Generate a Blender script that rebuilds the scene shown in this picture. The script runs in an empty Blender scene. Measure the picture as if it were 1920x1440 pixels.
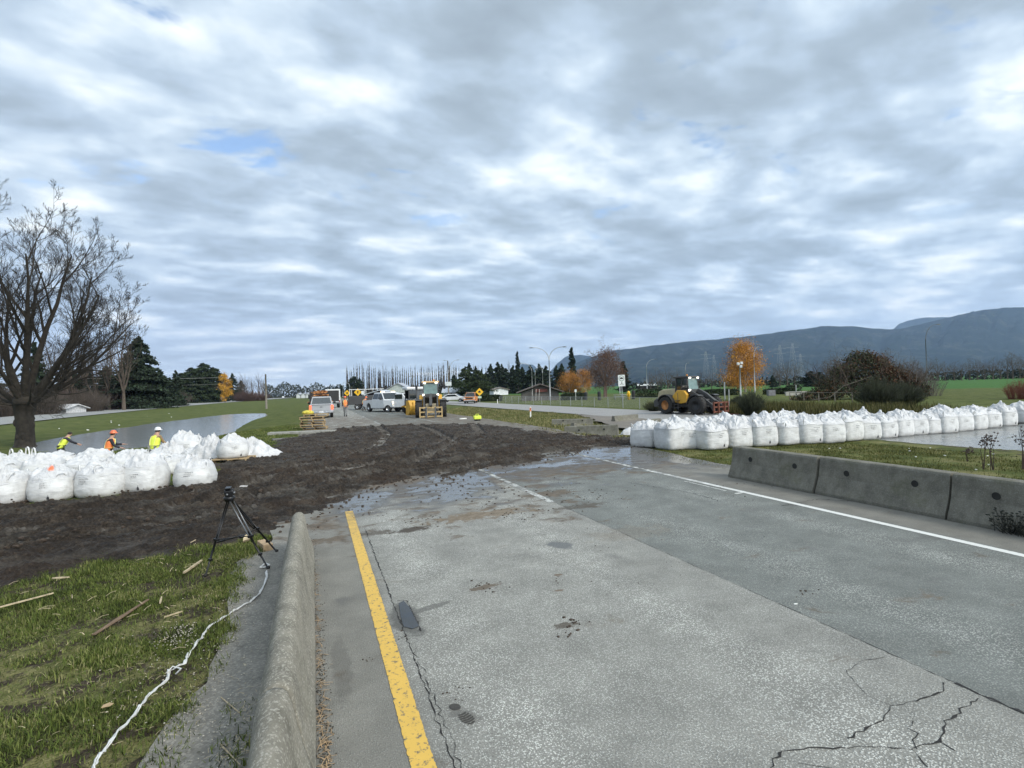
import bpy, math, random
import numpy as np
from mathutils import Vector, Matrix, noise as mn

# ------------------------------------------------------------------ camera, world, sun, exposure
S = bpy.context.scene
COL = S.collection
F, H = 1000.0, 2.05
YAW, PITCH, ROLL = math.atan(0.37), math.radians(0.52), math.radians(1.7)
fw = Vector((math.sin(YAW)*math.cos(PITCH), math.cos(YAW)*math.cos(PITCH), math.sin(PITCH)))
r0 = Vector((math.cos(YAW), -math.sin(YAW), 0)); u0 = r0.cross(fw)
RR = r0*math.cos(ROLL) - u0*math.sin(ROLL); UU = r0*math.sin(ROLL) + u0*math.cos(ROLL)
cd = bpy.data.cameras.new('camera'); cam = bpy.data.objects.new('camera', cd); COL.objects.link(cam)
cd.sensor_width = 36; cd.lens = 36*F/1920; cd.clip_end = 30000; cd.clip_start = 0.05
cam.matrix_world = Matrix(((RR.x, UU.x, -fw.x, 0), (RR.y, UU.y, -fw.y, 0), (RR.z, UU.z, -fw.z, H), (0, 0, 0, 1)))
S.camera = cam
S.view_settings.view_transform = 'Standard'; S.view_settings.look = 'None'
S.view_settings.gamma = 1; S.view_settings.exposure = 0.62
try: S.cycles.max_bounces = 5; S.cycles.volume_bounces = 1; S.cycles.use_denoising = True
except Exception: pass

SUN_EL, SUN_AZ = math.radians(36), math.radians(148)      # azimuth clockwise from +Y
sund = Vector((math.sin(SUN_AZ)*math.cos(SUN_EL), math.cos(SUN_AZ)*math.cos(SUN_EL), math.sin(SUN_EL)))
ld = bpy.data.lights.new('sun', 'SUN'); ld.energy = 1.5; ld.angle = math.radians(11); ld.color = (1, .93, .82)
lo = bpy.data.objects.new('sun', ld); COL.objects.link(lo); lo.rotation_euler = (-sund).to_track_quat('-Z', 'Y').to_euler()

class NT:
    """tiny node-tree builder"""
    def __init__(s, tree): s.t = tree; s.n = tree.nodes; s.l = tree.links
    def new(s, kind, **kw):
        n = s.n.new(kind)
        for k, v in kw.items(): setattr(n, k, v)
        return n
    def put(s, sock, v):
        if v is None: return
        if isinstance(v, bpy.types.NodeSocket): s.l.new(v, sock)
        else:
            if hasattr(sock, 'default_value'):
                try: sock.default_value = v
                except Exception: sock.default_value = tuple(v)+(1,) if len(v) == 3 else v
    def math(s, op, a, b=None, c=None, clamp=False):
        n = s.new('ShaderNodeMath', operation=op, use_clamp=clamp)
        s.put(n.inputs[0], a); s.put(n.inputs[1], b); s.put(n.inputs[2], c); return n.outputs[0]
    def vmath(s, op, a, b=None):
        n = s.new('ShaderNodeVectorMath', operation=op); s.put(n.inputs[0], a); s.put(n.inputs[1], b); return n.outputs[0]
    def noise(s, vec, scale, detail=4, rough=.55, dist=0.):
        n = s.new('ShaderNodeTexNoise'); s.put(n.inputs['Vector'], vec); n.inputs['Scale'].default_value = scale
        n.inputs['Detail'].default_value = detail; n.inputs['Roughness'].default_value = rough; n.inputs['Distortion'].default_value = dist
        return n.outputs[0]
    def voro(s, vec, scale, feature='F1', out=0, rnd=1.):
        n = s.new('ShaderNodeTexVoronoi', feature=feature); s.put(n.inputs['Vector'], vec); n.inputs['Scale'].default_value = scale
        n.inputs['Randomness'].default_value = rnd
        return n.outputs[out]
    def ramp(s, fac, stops, interp='LINEAR'):
        n = s.new('ShaderNodeValToRGB'); s.put(n.inputs[0], fac); e = n.color_ramp.elements; n.color_ramp.interpolation = interp
        while len(e) < len(stops): e.new(.5)
        for el, (p, c) in zip(e, stops):
            el.position = p; el.color = (c, c, c, 1) if isinstance(c, (int, float)) else (*c, 1)
        return n.outputs[0]
    def mix(s, fac, a, b, mode='MIX'):
        n = s.new('ShaderNodeMix', data_type='RGBA', blend_type=mode); s.put(n.inputs[0], fac)
        for i, v in ((6, a), (7, b)):
            s.put(n.inputs[i], (*v, 1) if isinstance(v, tuple) and len(v) == 3 else v)
        return n.outputs[2]
    def mapr(s, v, a, b, c=0., d=1., smooth=False):
        n = s.new('ShaderNodeMapRange', interpolation_type='SMOOTHSTEP' if smooth else 'LINEAR')
        s.put(n.inputs[0], v)
        for i, q in enumerate((a, b, c, d)): n.inputs[1+i].default_value = q
        return n.outputs[0]
    def sep(s, v): n = s.new('ShaderNodeSeparateXYZ'); s.put(n.inputs[0], v); return n.outputs
    def comb(s, x, y, z=0.):
        n = s.new('ShaderNodeCombineXYZ'); s.put(n.inputs[0], x); s.put(n.inputs[1], y); s.put(n.inputs[2], z); return n.outputs[0]
    def attr(s, name): return s.new('ShaderNodeAttribute', attribute_name=name).outputs['Fac']
    def bump(s, h, strength=.5, dist=.02):
        n = s.new('ShaderNodeBump'); s.put(n.inputs['Height'], h); n.inputs['Strength'].default_value = strength
        n.inputs['Distance'].default_value = dist; return n.outputs[0]

# --- world: physical sky behind a broken layer of cloud
W = bpy.data.worlds.new('World'); S.world = W; W.use_nodes = True
w = NT(W.node_tree)
bg = W.node_tree.nodes['Background']
sky = w.new('ShaderNodeTexSky', sky_type='NISHITA'); sky.sun_disc = False
sky.sun_elevation = SUN_EL; sky.sun_rotation = SUN_AZ
tc = w.new('ShaderNodeTexCoord').outputs['Generated']
dx, dy, dz = w.sep(tc)
zz = w.math('ADD', w.math('MAXIMUM', dz, 0.), .145)
cp = w.comb(w.math('DIVIDE', dx, zz), w.math('DIVIDE', dy, zz))
rot = w.new('ShaderNodeMapping'); w.put(rot.inputs[0], cp); rot.inputs['Rotation'].default_value = (0, 0, math.radians(-28)); rot.inputs['Scale'].default_value = (.85, 1.1, 1)
rot.inputs['Location'].default_value = (3.1, 1.7, 0)
cv = rot.outputs[0]
wisp = w.noise(cv, 1.0, 3, .5, .3)
puff = w.noise(cv, 3.5, 7, .52, .1)
fine = w.noise(cv, 10, 5, .5, .2)
den = w.math('ADD', w.math('MULTIPLY', wisp, .42), w.math('ADD', w.math('MULTIPLY', puff, .54), w.math('MULTIPLY', fine, .08)))
ccol = w.ramp(den, [(.36, (.25, .30, .345)), (.45, (.31, .375, .435)), (.51, (.385, .47, .56)), (.56, (.50, .59, .67)), (.615, (.69, .75, .775)), (.69, (.93, .94, .90))])
hole = w.mapr(w.noise(cv, 3.0, 7, .58, .3), .585, .70, smooth=True)
hole = w.math('MULTIPLY', hole, w.mapr(dz, .2, .35))
hor = w.mapr(dz, .0, .2, 1, 0, smooth=True)
ccol = w.mix(w.math('MULTIPLY', hor, .45), ccol, (.56, .62, .68))
gray = w.mapr(w.vmath('DOT_PRODUCT', tc, (0, 0, 1)), -.2, 0.)
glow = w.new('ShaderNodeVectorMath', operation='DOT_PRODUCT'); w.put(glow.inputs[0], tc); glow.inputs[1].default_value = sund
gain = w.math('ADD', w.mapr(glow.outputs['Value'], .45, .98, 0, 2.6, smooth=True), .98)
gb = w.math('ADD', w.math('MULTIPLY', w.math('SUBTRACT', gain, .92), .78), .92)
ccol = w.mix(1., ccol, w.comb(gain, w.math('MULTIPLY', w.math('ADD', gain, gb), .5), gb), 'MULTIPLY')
skyc = w.mix(1., sky.outputs[0], (.15, .15, .15), 'MULTIPLY')
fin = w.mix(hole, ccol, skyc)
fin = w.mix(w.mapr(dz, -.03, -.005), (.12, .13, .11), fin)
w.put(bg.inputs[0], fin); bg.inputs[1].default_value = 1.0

# ------------------------------------------------------------------ helpers
def G(px, py, z=0.):
    d = fw + RR*((px-960)/F) + UU*((720-py)/F); t = (z-H)/d.z
    return Vector((0, 0, H)) + d*t
def colm(px, D):
    """ground plan position of image column px at view depth D"""
    yh = 729 - (px-960)*.0297
    d = fw + RR*((px-960)/F) + UU*((720-yh)/F)
    return Vector((d.x*D, d.y*D, 0))
def sstep(a, b, x):
    t = np.clip((x-a)/(b-a), 0, 1); return t*t*(3-2*t)
_tab = np.random.RandomState(7).rand(256, 256)
def vnoise(x, y, s=0):
    x = np.asarray(x, float)+s*17.31; y = np.asarray(y, float)+s*9.17
    xi = np.floor(x).astype(int); yi = np.floor(y).astype(int); fx = x-xi; fy = y-yi
    fx = fx*fx*(3-2*fx); fy = fy*fy*(3-2*fy); a = xi & 255; b = yi & 255; a1 = (a+1) & 255; b1 = (b+1) & 255
    return (_tab[a, b]*(1-fx)+_tab[a1, b]*fx)*(1-fy)+(_tab[a, b1]*(1-fx)+_tab[a1, b1]*fx)*fy
def fbm(x, y, o=5, s=0, g=.5):
    v = 0; a = 1; t = 0
    for k in range(o):
        v = v+a*vnoise(x*2**k*1.0+k*3.7, y*2**k+k*1.3, s+k); t += a; a *= g
    return v/t
def poly_sd(P, poly):
    """signed distance, positive inside; P (N,2)"""
    poly = np.asarray(poly, float); n = len(poly); d = np.full(len(P), 1e9); ins = np.zeros(len(P), bool)
    for i in range(n):
        a = poly[i]; b = poly[(i+1) % n]; e = b-a; v = P-a
        t = np.clip((v@e)/max(e@e, 1e-9), 0, 1); q = v-np.outer(t, e); d = np.minimum(d, (q*q).sum(1))
        c = ((a[1] > P[:, 1]) != (b[1] > P[:, 1])); den_ = (b[1]-a[1]) if abs(b[1]-a[1]) > 1e-12 else 1e-12
        ins ^= c & (P[:, 0] < (b[0]-a[0])*(P[:, 1]-a[1])/den_+a[0])
    d = np.sqrt(d); return np.where(ins, d, -d)

POND = [G(x, y, -.6).to_2d() for x, y in [(118, 831), (160, 822), (230, 808), (330, 792), (400, 783), (445, 777), (478, 777), (490, 780), (470, 785), (446, 790), (436, 800), (420, 812), (385, 820), (330, 828), (250, 836), (160, 840)]]
POND = [tuple(p) for p in POND]
WORK = [(*colm(201, 23.5).xy, 2.0, .52), (*colm(287, 23.0).xy, 2.0, .46), (*colm(112, 27.).xy, 1.8, .50)]   # low spots the crew stands in
def ground_z(X, Y):
    X = np.atleast_1d(np.asarray(X, float)); Y = np.atleast_1d(np.asarray(Y, float))
    z = -.52*sstep(-2.5, -8, X)*sstep(14.5, 21, Y)*(1-.6*sstep(-20, -30, X))
    z = z - .30*sstep(13.5, 19, Y)*sstep(9.8, 13, X) - .22*sstep(17, 20, X)*(1-sstep(13.5, 19, Y))
    z = z - .12*np.exp(-((X-16)/2.2)**2)*sstep(14.5, 20, Y)
    z = z + .10*np.exp(-((X+1.6)/.9)**2)*sstep(26, 34, Y)*(1-sstep(60, 90, Y))
    for wx, wy, wr, wd_ in WORK: z = z-wd_*np.exp(-(((X-wx)**2+(Y-wy)**2)/wr**2)**2)
    P = np.stack([X.ravel(), Y.ravel()], 1); near = (P[:, 0] < 2) & (P[:, 0] > -45) & (P[:, 1] > 25) & (P[:, 1] < 110)
    dz_ = np.zeros(len(P))
    if near.any():
        sd = poly_sd(P[near], POND); dz_[near] = -.35*sstep(-3., 1.5, sd)
    z = z + dz_.reshape(X.shape)
    z = z + (fbm(X*.35, Y*.35, 3, 5)-.5)*.10*sstep(1., 4, np.maximum(-X-.2, X-9.8)) * (np.abs(Y) < 200)
    return z
def gz(x, y): return float(ground_z(x, y)[0])
def onG(px, py, n=6):
    z = 0.
    for _ in range(n):
        p = G(px, py, z); z = gz(p.x, p.y)
    return Vector((p.x, p.y, z))

MATS = {}
def mat(name, col=(.5, .5, .5), rough=.7, metal=0., var=.25, scale=3., bump=.0, bscale=40., col2=None, emit=None, island=0., spec=.5, grime=0.):
    if name in MATS: return MATS[name]
    m = bpy.data.materials.new(name); m.use_nodes = True; t = NT(m.node_tree); b = m.node_tree.nodes['Principled BSDF']
    oc = t.new('ShaderNodeTexCoord').outputs['Object']
    n = t.noise(oc, scale, 5, .6)
    dark = tuple(c*(1-var) for c in col); lite = tuple(min(1, c*(1+var)) for c in col) if col2 is None else col2
    c = t.ramp(n, [(.32, dark), (.68, lite)])
    if island:
        ri = t.new('ShaderNodeNewGeometry').outputs['Random Per Island']
        k = t.mapr(ri, 0, 1, 1-island, 1+island); c = t.mix(1., c, t.comb(k, k, k), 'MULTIPLY')
    if grime:
        g = t.mapr(t.noise(oc, scale*2.3, 6, .7), .5, .75); c = t.mix(t.math('MULTIPLY', g, grime), c, (.07, .055, .04))
    t.put(b.inputs['Base Color'], c); b.inputs['Roughness'].default_value = rough; b.inputs['Metallic'].default_value = metal
    b.inputs['Specular IOR Level'].default_value = spec
    if bump: t.put(b.inputs['Normal'], t.bump(t.noise(oc, bscale, 4, .6), bump, .02))
    if emit: b.inputs['Emission Color'].default_value = (*emit[:3], 1); b.inputs['Emission Strength'].default_value = emit[3]
    MATS[name] = m; return m

class MB:
    def __init__(s): s.v = []; s.f = []; s.n = 0
    def add(s, v, f):
        v = np.asarray(v, float).reshape(-1, 3); s.v.append(v); o = s.n
        s.f += [tuple(int(i)+o for i in q) for q in f]; s.n += len(v); return s
    def box(s, c, d, rz=0., R=None, taper=None):
        hx, hy, hz = d[0]/2, d[1]/2, d[2]/2
        V = np.array([(x*hx, y*hy, z*hz) for z in (-1, 1) for y in (-1, 1) for x in (-1, 1)], float)
        if taper: V[4:, 0] *= taper[0]; V[4:, 1] *= taper[1]
        if R is None: R = Matrix.Rotation(rz, 3, 'Z')
        V = V@np.array(R).T + np.array(c)
        return s.add(V, [(0, 2, 3, 1), (4, 5, 7, 6), (0, 1, 5, 4), (2, 6, 7, 3), (0, 4, 6, 2), (1, 3, 7, 5)])
    def bar(s, a, b, wd=.05, th=None, up=(0, 0, 1)):
        a = Vector(a); b = Vector(b); d = b-a; L = d.length; d.normalize(); up = Vector(up)
        if abs(d.dot(up)) > .98: up = Vector((0, 1, 0))
        x = d.cross(up).normalized(); z = x.cross(d)
        R = Matrix((x, d, z)).transposed(); return s.box((a+b)/2, (wd, L, th or wd), R=R)
    def tube(s, pts, r, n=6, caps=True, flat=None):
        P = np.asarray([tuple(p) for p in pts], float); m = len(P)
        r = np.full(m, r, float) if np.isscalar(r) else np.asarray(r, float)
        T = np.gradient(P, axis=0); T /= np.maximum(np.linalg.norm(T, axis=1, keepdims=True), 1e-9)
        ref = np.array((0, 0, 1.)) if abs(T[:, 2]).mean() < .8 else np.array((1., 0, 0))
        A = np.cross(T, ref); A /= np.maximum(np.linalg.norm(A, axis=1, keepdims=True), 1e-9); B = np.cross(T, A)
        an = np.arange(n)*2*math.pi/n; ca, sa = np.cos(an), np.sin(an)*(flat or 1)
        V = P[:, None]+r[:, None, None]*(A[:, None]*ca[None, :, None]+B[:, None]*sa[None, :, None])
        f = [(i*n+j, i*n+(j+1) % n, (i+1)*n+(j+1) % n, (i+1)*n+j) for i in range(m-1) for j in range(n)]
        if caps: f += [tuple(range(n)), tuple((m-1)*n+n-1-j for j in range(n))]
        return s.add(V, f)
    def cyl(s, a, b, r, r2=None, n=12): return s.tube([a, b], [r, r if r2 is None else r2], n)
    def lathe(s, prof, n=20, axis='Z', c=(0, 0, 0), caps=True):
        m = len(prof); V = []
        for r, h in prof:
            for j in range(n):
                a = 2*math.pi*j/n; p = (r*math.cos(a), r*math.sin(a), h)
                if axis == 'X': p = (h, p[0], p[1])
                V.append((p[0]+c[0], p[1]+c[1], p[2]+c[2]))
        f = [(i*n+j, i*n+(j+1) % n, (i+1)*n+(j+1) % n, (i+1)*n+j) for i in range(m-1) for j in range(n)]
        if caps: f += [tuple(range(n))[::-1], tuple((m-1)*n+j for j in range(n))]
        return s.add(V, f)
    def prism(s, prof, a, b, plane='YZ'):
        """extrude polygon prof; plane YZ extrudes along X from a to b; XY along Z; XZ along Y"""
        n = len(prof); V = []
        for k in (a, b):
            for p, q in prof: V.append({'YZ': (k, p, q), 'XY': (p, q, k), 'XZ': (p, k, q)}[plane])
        return s.add(V, [(i, (i+1) % n, n+(i+1) % n, n+i) for i in range(n)]+[tuple(range(n))[::-1], tuple(range(n, 2*n))])
    def ball(s, c, r, n=10, m=7):
        V = []; r = (r, r, r) if np.isscalar(r) else r
        for i in range(m+1):
            t = math.pi*i/m
            for j in range(n):
                a = 2*math.pi*j/n; V.append((c[0]+r[0]*math.sin(t)*math.cos(a), c[1]+r[1]*math.sin(t)*math.sin(a), c[2]+r[2]*math.cos(t)))
        return s.add(V, [(i*n+j, (i+1)*n+j, (i+1)*n+(j+1) % n, i*n+(j+1) % n) for i in range(m) for j in range(n)])
    def quad(s, a, b, c, d): return s.add([a, b, c, d], [(0, 1, 2, 3)])
    def build(s, name, m, parent=None, smooth=False, bevel=0., loc=None, rz=0.):
        me = bpy.data.meshes.new(name); V = np.concatenate(s.v) if s.v else np.zeros((0, 3))
        me.from_pydata(V.tolist(), [], s.f); me.materials.append(m)
        if smooth: me.polygons.foreach_set('use_smooth', [True]*len(me.polygons))
        me.update(); return link(name, me, parent, bevel, loc, rz)
def link(name, me, parent=None, bevel=0., loc=None, rz=0.):
    o = bpy.data.objects.new(name, me); COL.objects.link(o)
    if parent: o.parent = parent
    if loc is not None: o.location = loc
    o.rotation_euler.z = rz
    if bevel:
        b = o.modifiers.new('bevel', 'BEVEL'); b.width = bevel; b.segments = 2; b.limit_method = 'ANGLE'; b.angle_limit = .6
    return o
def arr_mesh(name, V, Fc, m, smooth=False, attrs=None):
    """fast mesh from (N,3) and (M,k) arrays"""
    me = bpy.data.meshes.new(name); V = np.asarray(V, np.float32); Fc = np.asarray(Fc, np.int32); k = Fc.shape[1]
    me.vertices.add(len(V)); me.vertices.foreach_set('co', V.ravel())
    me.loops.add(Fc.size); me.loops.foreach_set('vertex_index', Fc.ravel())
    me.polygons.add(len(Fc)); me.polygons.foreach_set('loop_start', np.arange(len(Fc), dtype=np.int32)*k)
    try: me.polygons.foreach_set('loop_total', np.full(len(Fc), k, np.int32))
    except Exception: pass
    if smooth: me.polygons.foreach_set('use_smooth', np.ones(len(Fc), bool))
    for an, av in (attrs or {}).items():
        at = me.attributes.new(an, 'FLOAT', 'POINT'); at.data.foreach_set('value', np.asarray(av, np.float32))
    me.update(calc_edges=True); me.validate(); me.materials.append(m); return me
def grid_faces(nx, ny):
    i = np.arange((nx-1)*(ny-1)); r = i//(nx-1); c = i % (nx-1); a = r*nx+c
    return np.stack([a, a+1, a+nx+1, a+nx], 1)
def tag(o, label=None, cat=None, group=None, kind=None):
    if label: o['label'] = label
    if cat: o['category'] = cat
    if group: o['group'] = group
    if kind: o['kind'] = kind
    return o
def thing(name, label, cat, loc=(0, 0, 0), rz=0., group=None):
    o = bpy.data.objects.new(name, None); COL.objects.link(o); o.location = loc; o.rotation_euler.z = rz; o.empty_display_size = .2
    return tag(o, label, cat, group)
def copy_tree(o, loc=None, rz=None, label=None, scale=None, parent=None):
    c = o.copy(); COL.objects.link(c); c.parent = parent
    if loc is not None: c.location = loc
    if rz is not None: c.rotation_euler.z = rz
    if scale is not None: c.scale = scale if hasattr(scale, '__len__') else (scale,)*3
    if label: c['label'] = label
    for ch in [k for k in KIDS.get(o.name, ())]: copy_tree(bpy.data.objects[ch], parent=c)
    return c
KIDS = {}
def index_kids():
    KIDS.clear()
    for o in bpy.data.objects:
        if o.parent: KIDS.setdefault(o.parent.name, []).append(o.name)
ORD = ['first', 'second', 'third', 'fourth', 'fifth', 'sixth', 'seventh', 'eighth', 'ninth', 'tenth', 'eleventh', 'twelfth', 'thirteenth', 'fourteenth',
       'fifteenth', 'sixteenth', 'seventeenth', 'eighteenth', 'nineteenth', 'twentieth', 'twenty-first', 'twenty-second', 'twenty-third', 'twenty-fourth']
# ------------------------------------------------------------------ the setting
def principled(name):
    m = bpy.data.materials.new(name); m.use_nodes = True; t = NT(m.node_tree); return m, t, m.node_tree.nodes['Principled BSDF']
def wpos(t): return t.new('ShaderNodeNewGeometry').outputs['Position']

# ground sheet
def mat_ground():
    m, t, b = principled('ground'); P = wpos(t)
    n1 = t.noise(P, .9, 6, .62); n2 = t.noise(P, .12, 4, .6); n3 = t.noise(P, 14, 5, .7)
    g = t.ramp(n1, [(.3, (.045, .058, .015)), (.5, (.080, .098, .024)), (.7, (.125, .130, .042))])
    dry = t.ramp(n3, [(.3, (.10, .10, .032)), (.7, (.24, .22, .10))])
    soil = t.ramp(n3, [(.3, (.022, .017, .012)), (.55, (.06, .047, .033)), (.75, (.13, .11, .08))])
    fld = t.ramp(n2, [(.3, (.040, .105, .022)), (.7, (.055, .13, .028))])
    dm = t.mapr(t.math('ADD', t.attr('dry'), t.math('MULTIPLY', t.math('SUBTRACT', n1, .5), 1.6)), .3, .7, smooth=True)
    sm = t.mapr(t.math('ADD', t.attr('soil'), t.math('MULTIPLY', t.math('SUBTRACT', t.noise(P, 3.2, 7, .7), .5), 2.4)), .4, .62, smooth=True)
    c = t.mix(dm, g, dry); c = t.mix(t.attr('field'), c, fld); c = t.mix(sm, c, soil); fn = t.mapr(t.noise(P, 75, 5, .75), .3, .7, .45, 1.5); c = t.mix(1., c, t.comb(fn, fn, fn), 'MULTIPLY')
    t.put(b.inputs['Base Color'], c); b.inputs['Roughness'].default_value = .95; b.inputs['Specular IOR Level'].default_value = .15
    t.put(b.inputs['Normal'], t.bump(t.math('ADD', n3, t.math('MULTIPLY', t.noise(P, 60, 4, .7), .4)), .8, .05)); return m
N = 620
sx = np.linspace(-1, 1, N); k = 9.0
gx = 9000*np.sinh(k*sx)/math.sinh(k)
sy = np.linspace(-.62, 1, N)
gy = 9000*np.sinh(k*sy)/math.sinh(k)+6
GX, GY = np.meshgrid(gx, gy); GZ = ground_z(GX.ravel(), GY.ravel())
fx, fy = GX.ravel(), GY.ravel(); PP = np.stack([fx, fy], 1)
GZ = GZ - .03
onroad = (fx > -.04) & (fx < 9.4+.045*np.clip(fy-13, 0, 40)) & (fy < 420)
GZ[onroad] -= .06
GZ += .02*(vnoise(fx*6, fy*6, 3)-.5)*(np.abs(fx) < 30)*(np.abs(fy) < 40)
# soil / dry / field masks
soil = np.zeros(len(fx)); dry = np.zeros(len(fx)); field = np.zeros(len(fx))
soil += .45*np.exp(-((fy-13.5)/3.2)**2)*(fx < 0)
soil += .30*np.exp(-(((fx+2)/2.4)**2+((fy-7.9)/1.0)**2))
soil += .9*np.exp(-(((fx+.38)/.28)**2))*(fy < 8)
soil += .55*sstep(14.5, 18.5, fx)*(fy < 13.5)*(fx < 22)*(1-.35*sstep(8, 12, fy)*(fx < 18))
dry += .42*(fx > 8.5)*(fx < 21)*(fy < 14)+.30*(fx > 9)*(fx < 20.6)*(fy > 14)
soil += .5*sstep(24, 18, fy)*(fx > 9)*(fx < 20)*(fy > 14.5)
soil += .35*np.exp(-((fx+1.2)/1.)**2)*(fy > 22)*(fy < 42)
dry += .62*(fx < -.3)*(fy < 9)*(fx > -9); soil += .46*(fx < -.5)*(fy < 9)
field += ((fx > 75) & (fx+.3*fy > 130))*1.0
mid = (fx > 29) & (field < .5); dry += .1*mid
soil += .75*((fx > 29) & (fx < 60) & (fy < 22))*1.0 + .3*((fx > 60) & (fx < 95) & (fy < 60))
soil += .8*(((fx < -46) & (fy > 60))*1.0)
gm = arr_mesh('ground', np.stack([fx, fy, GZ], 1), grid_faces(N, N), mat_ground(), True, dict(soil=np.clip(soil, 0, 1), dry=np.clip(dry, 0, 1), field=field))
tag(link('ground', gm), kind='structure')

# asphalt of the road the camera stands on
def mat_asphalt():
    m, t, b = principled('asphalt'); P = wpos(t); X, Y, Z = t.sep(P)
    v = t.voro(P, 88, 'F1', 1); vs = t.sep(v)[0]; vd = t.voro(P, 88, 'F1', 0)
    agg = t.math('MULTIPLY', t.mapr(vs, .28, .80), t.mapr(vd, .60, .34))
    n = t.noise(P, .7, 5, .6); nf = t.noise(P, 90, 4, .7); patch = t.noise(P, 2.2, 6, .6)
    base = t.ramp(nf, [(.3, (.115, .113, .100)), (.7, (.32, .315, .283))])
    shoulder = t.ramp(nf, [(.3, (.135, .130, .112)), (.7, (.235, .226, .198))])
    right = t.ramp(nf, [(.3, (.088, .095, .087)), (.7, (.190, .200, .184))])
    edge = t.math('ADD', X, t.math('MULTIPLY', t.math('SUBTRACT', t.noise(P, 5, 3), .5), .08))
    isR = t.mapr(edge, 3.95, 3.97); isS = t.mapr(edge, .62, .55); isRS = t.mapr(edge, 7.5, 7.6)
    # wheel paths of the near lane are polished to pale stone
    wear = t.math('ADD', t.math('MULTIPLY', t.math('POWER', t.math('MAXIMUM', t.math('COSINE', t.math('MULTIPLY', t.math('SUBTRACT', X, 2.95), 3.4)), 0.), 2.), .45), .50)
    wear = t.math('MULTIPLY', wear, t.mapr(n, .3, .6, .45, 1.2))
    a = t.math('MULTIPLY', agg, t.math('MULTIPLY', wear, t.mapr(isR, 0, 1, 1.35, .80)))
    col = t.mix(isR, base, right)
    col = t.mix(t.math('MULTIPLY', a, .88), col, (.60, .60, .55))
    col = t.mix(isS, col, t.mix(t.math('MULTIPLY', agg, .25), shoulder, (.4, .4, .36)))
    col = t.mix(isRS, col, shoulder)
    blot = t.mapr(patch, .35, .7, .80, 1.14); col = t.mix(1., col, t.comb(blot, blot, blot), 'MULTIPLY')
    # brown smears of mud, drying
    str_ = t.comb(t.math('MULTIPLY', X, .9), t.math('MULTIPLY', Y, 1.3))
    sm = t.noise(str_, 1.5, 8, .68, .6)
    bm = t.mapr(t.math('ADD', t.attr('brown'), t.math('MULTIPLY', t.math('SUBTRACT', sm, .5), 3.4)), .34, .78, smooth=True)
    brown = t.ramp(t.noise(P, 7, 6, .7), [(.3, (.045, .033, .022)), (.7, (.17, .13, .09))])
    col = t.mix(t.math('MULTIPLY', bm, .88), col, brown)
    wm = t.mapr(t.math('ADD', t.attr('wet'), t.math('MULTIPLY', t.math('SUBTRACT', t.noise(str_, 1.1, 7, .72, .5), .5), 3.8)), .74, .90, smooth=True)
    damp = t.mapr(t.math('ADD', t.attr('wet'), t.math('MULTIPLY', t.math('SUBTRACT', t.noise(str_, 1.1, 7, .72, .5), .5), 3.0)), .2, .75, smooth=True)
    col = t.mix(t.math('MULTIPLY', damp, .75), col, t.ramp(sm, [(.3, (.05, .045, .04)), (.7, (.10, .095, .088))]))
    def spot(px_, py_, rx, ry, rz_=0., amp=1.6, sc_=6.):
        c = G(px_, py_); mp = t.new('ShaderNodeMapping', vector_type='TEXTURE'); t.put(mp.inputs[0], P)
        mp.inputs['Location'].default_value = (c.x, c.y, 0); mp.inputs['Rotation'].default_value = (0, 0, rz_); mp.inputs['Scale'].default_value = (rx, ry, 1)
        ln = t.new('ShaderNodeVectorMath', operation='LENGTH'); t.put(ln.inputs[0], mp.outputs[0])
        return t.mapr(t.math('ADD', ln.outputs['Value'], t.math('MULTIPLY', t.math('SUBTRACT', t.noise(P, sc_, 6, .7), .5), amp*2)), 1.15, .75, smooth=True)
    tan = t.ramp(t.noise(P, 9, 6, .7), [(.3, (.09, .065, .04)), (.7, (.24, .19, .13))])
    for sp_, cc_, kk_ in [((775, 992, .30, .13, .2), (.045, .032, .02), .9), ((905, 965, .85, .26, .1, 2.2), tan, .9), ((905, 1102, .17, .05, .1, 2.), (.10, .07, .045), .8), ((1047, 1078, .05, .035, 0, 1.2, 14.), (.12, .08, .05), .8), ((1047, 1107, .05, .03, 0, 1.2, 14.), (.12, .08, .05), .8), ((1062, 1172, .12, .05, 0, 2., 12.), (.06, .045, .03), .8), ((1085, 950, .45, .16, .1, 2.4), (.07, .055, .04), .7),
                          ((760, 1160, .13, .42, .05, .9), (.075, .074, .068), .8), ((805, 1140, .20, .05, .3, 1.6), (.09, .088, .08), .7), ((1050, 1022, .13, .20, .3, 1.2), (.105, .112, .115), .8), ((868, 1340, .10, .06, -.9, 1.6, 16.), (.11, .105, .095), .6), ((640, 1250, .07, .5, 0, 1.2), (.10, .096, .085), .5), ((1180, 1000, .6, .3, 0, 2.), tan, .25), ((700, 1000, .3, .12, 0, 2.), (.06, .045, .03), .7)]:
        col = t.mix(t.math('MULTIPLY', spot(*sp_), kk_), col, cc_)
    t.put(b.inputs['Base Color'], col)
    t.put(b.inputs['Roughness'], t.mix(wm, t.mix(damp, (.85,)*3, (.5,)*3), (.07,)*3))
    b.inputs['Specular IOR Level'].default_value = .4
    hgt = t.math('ADD', t.math('MULTIPLY', agg, .8), t.math('MULTIPLY', nf, .8))
    bp = t.new('ShaderNodeBump'); t.put(bp.inputs['Height'], hgt); bp.inputs['Distance'].default_value = .006
    t.put(bp.inputs['Strength'], t.mapr(wm, 0, 1, .75, .03)); t.put(b.inputs['Normal'], bp.outputs[0]); return m
ax = np.linspace(-1.3, 12.6, 72); ay = np.concatenate([np.linspace(-6, 44, 300), np.linspace(44, 640, 90)[1:]])
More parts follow.
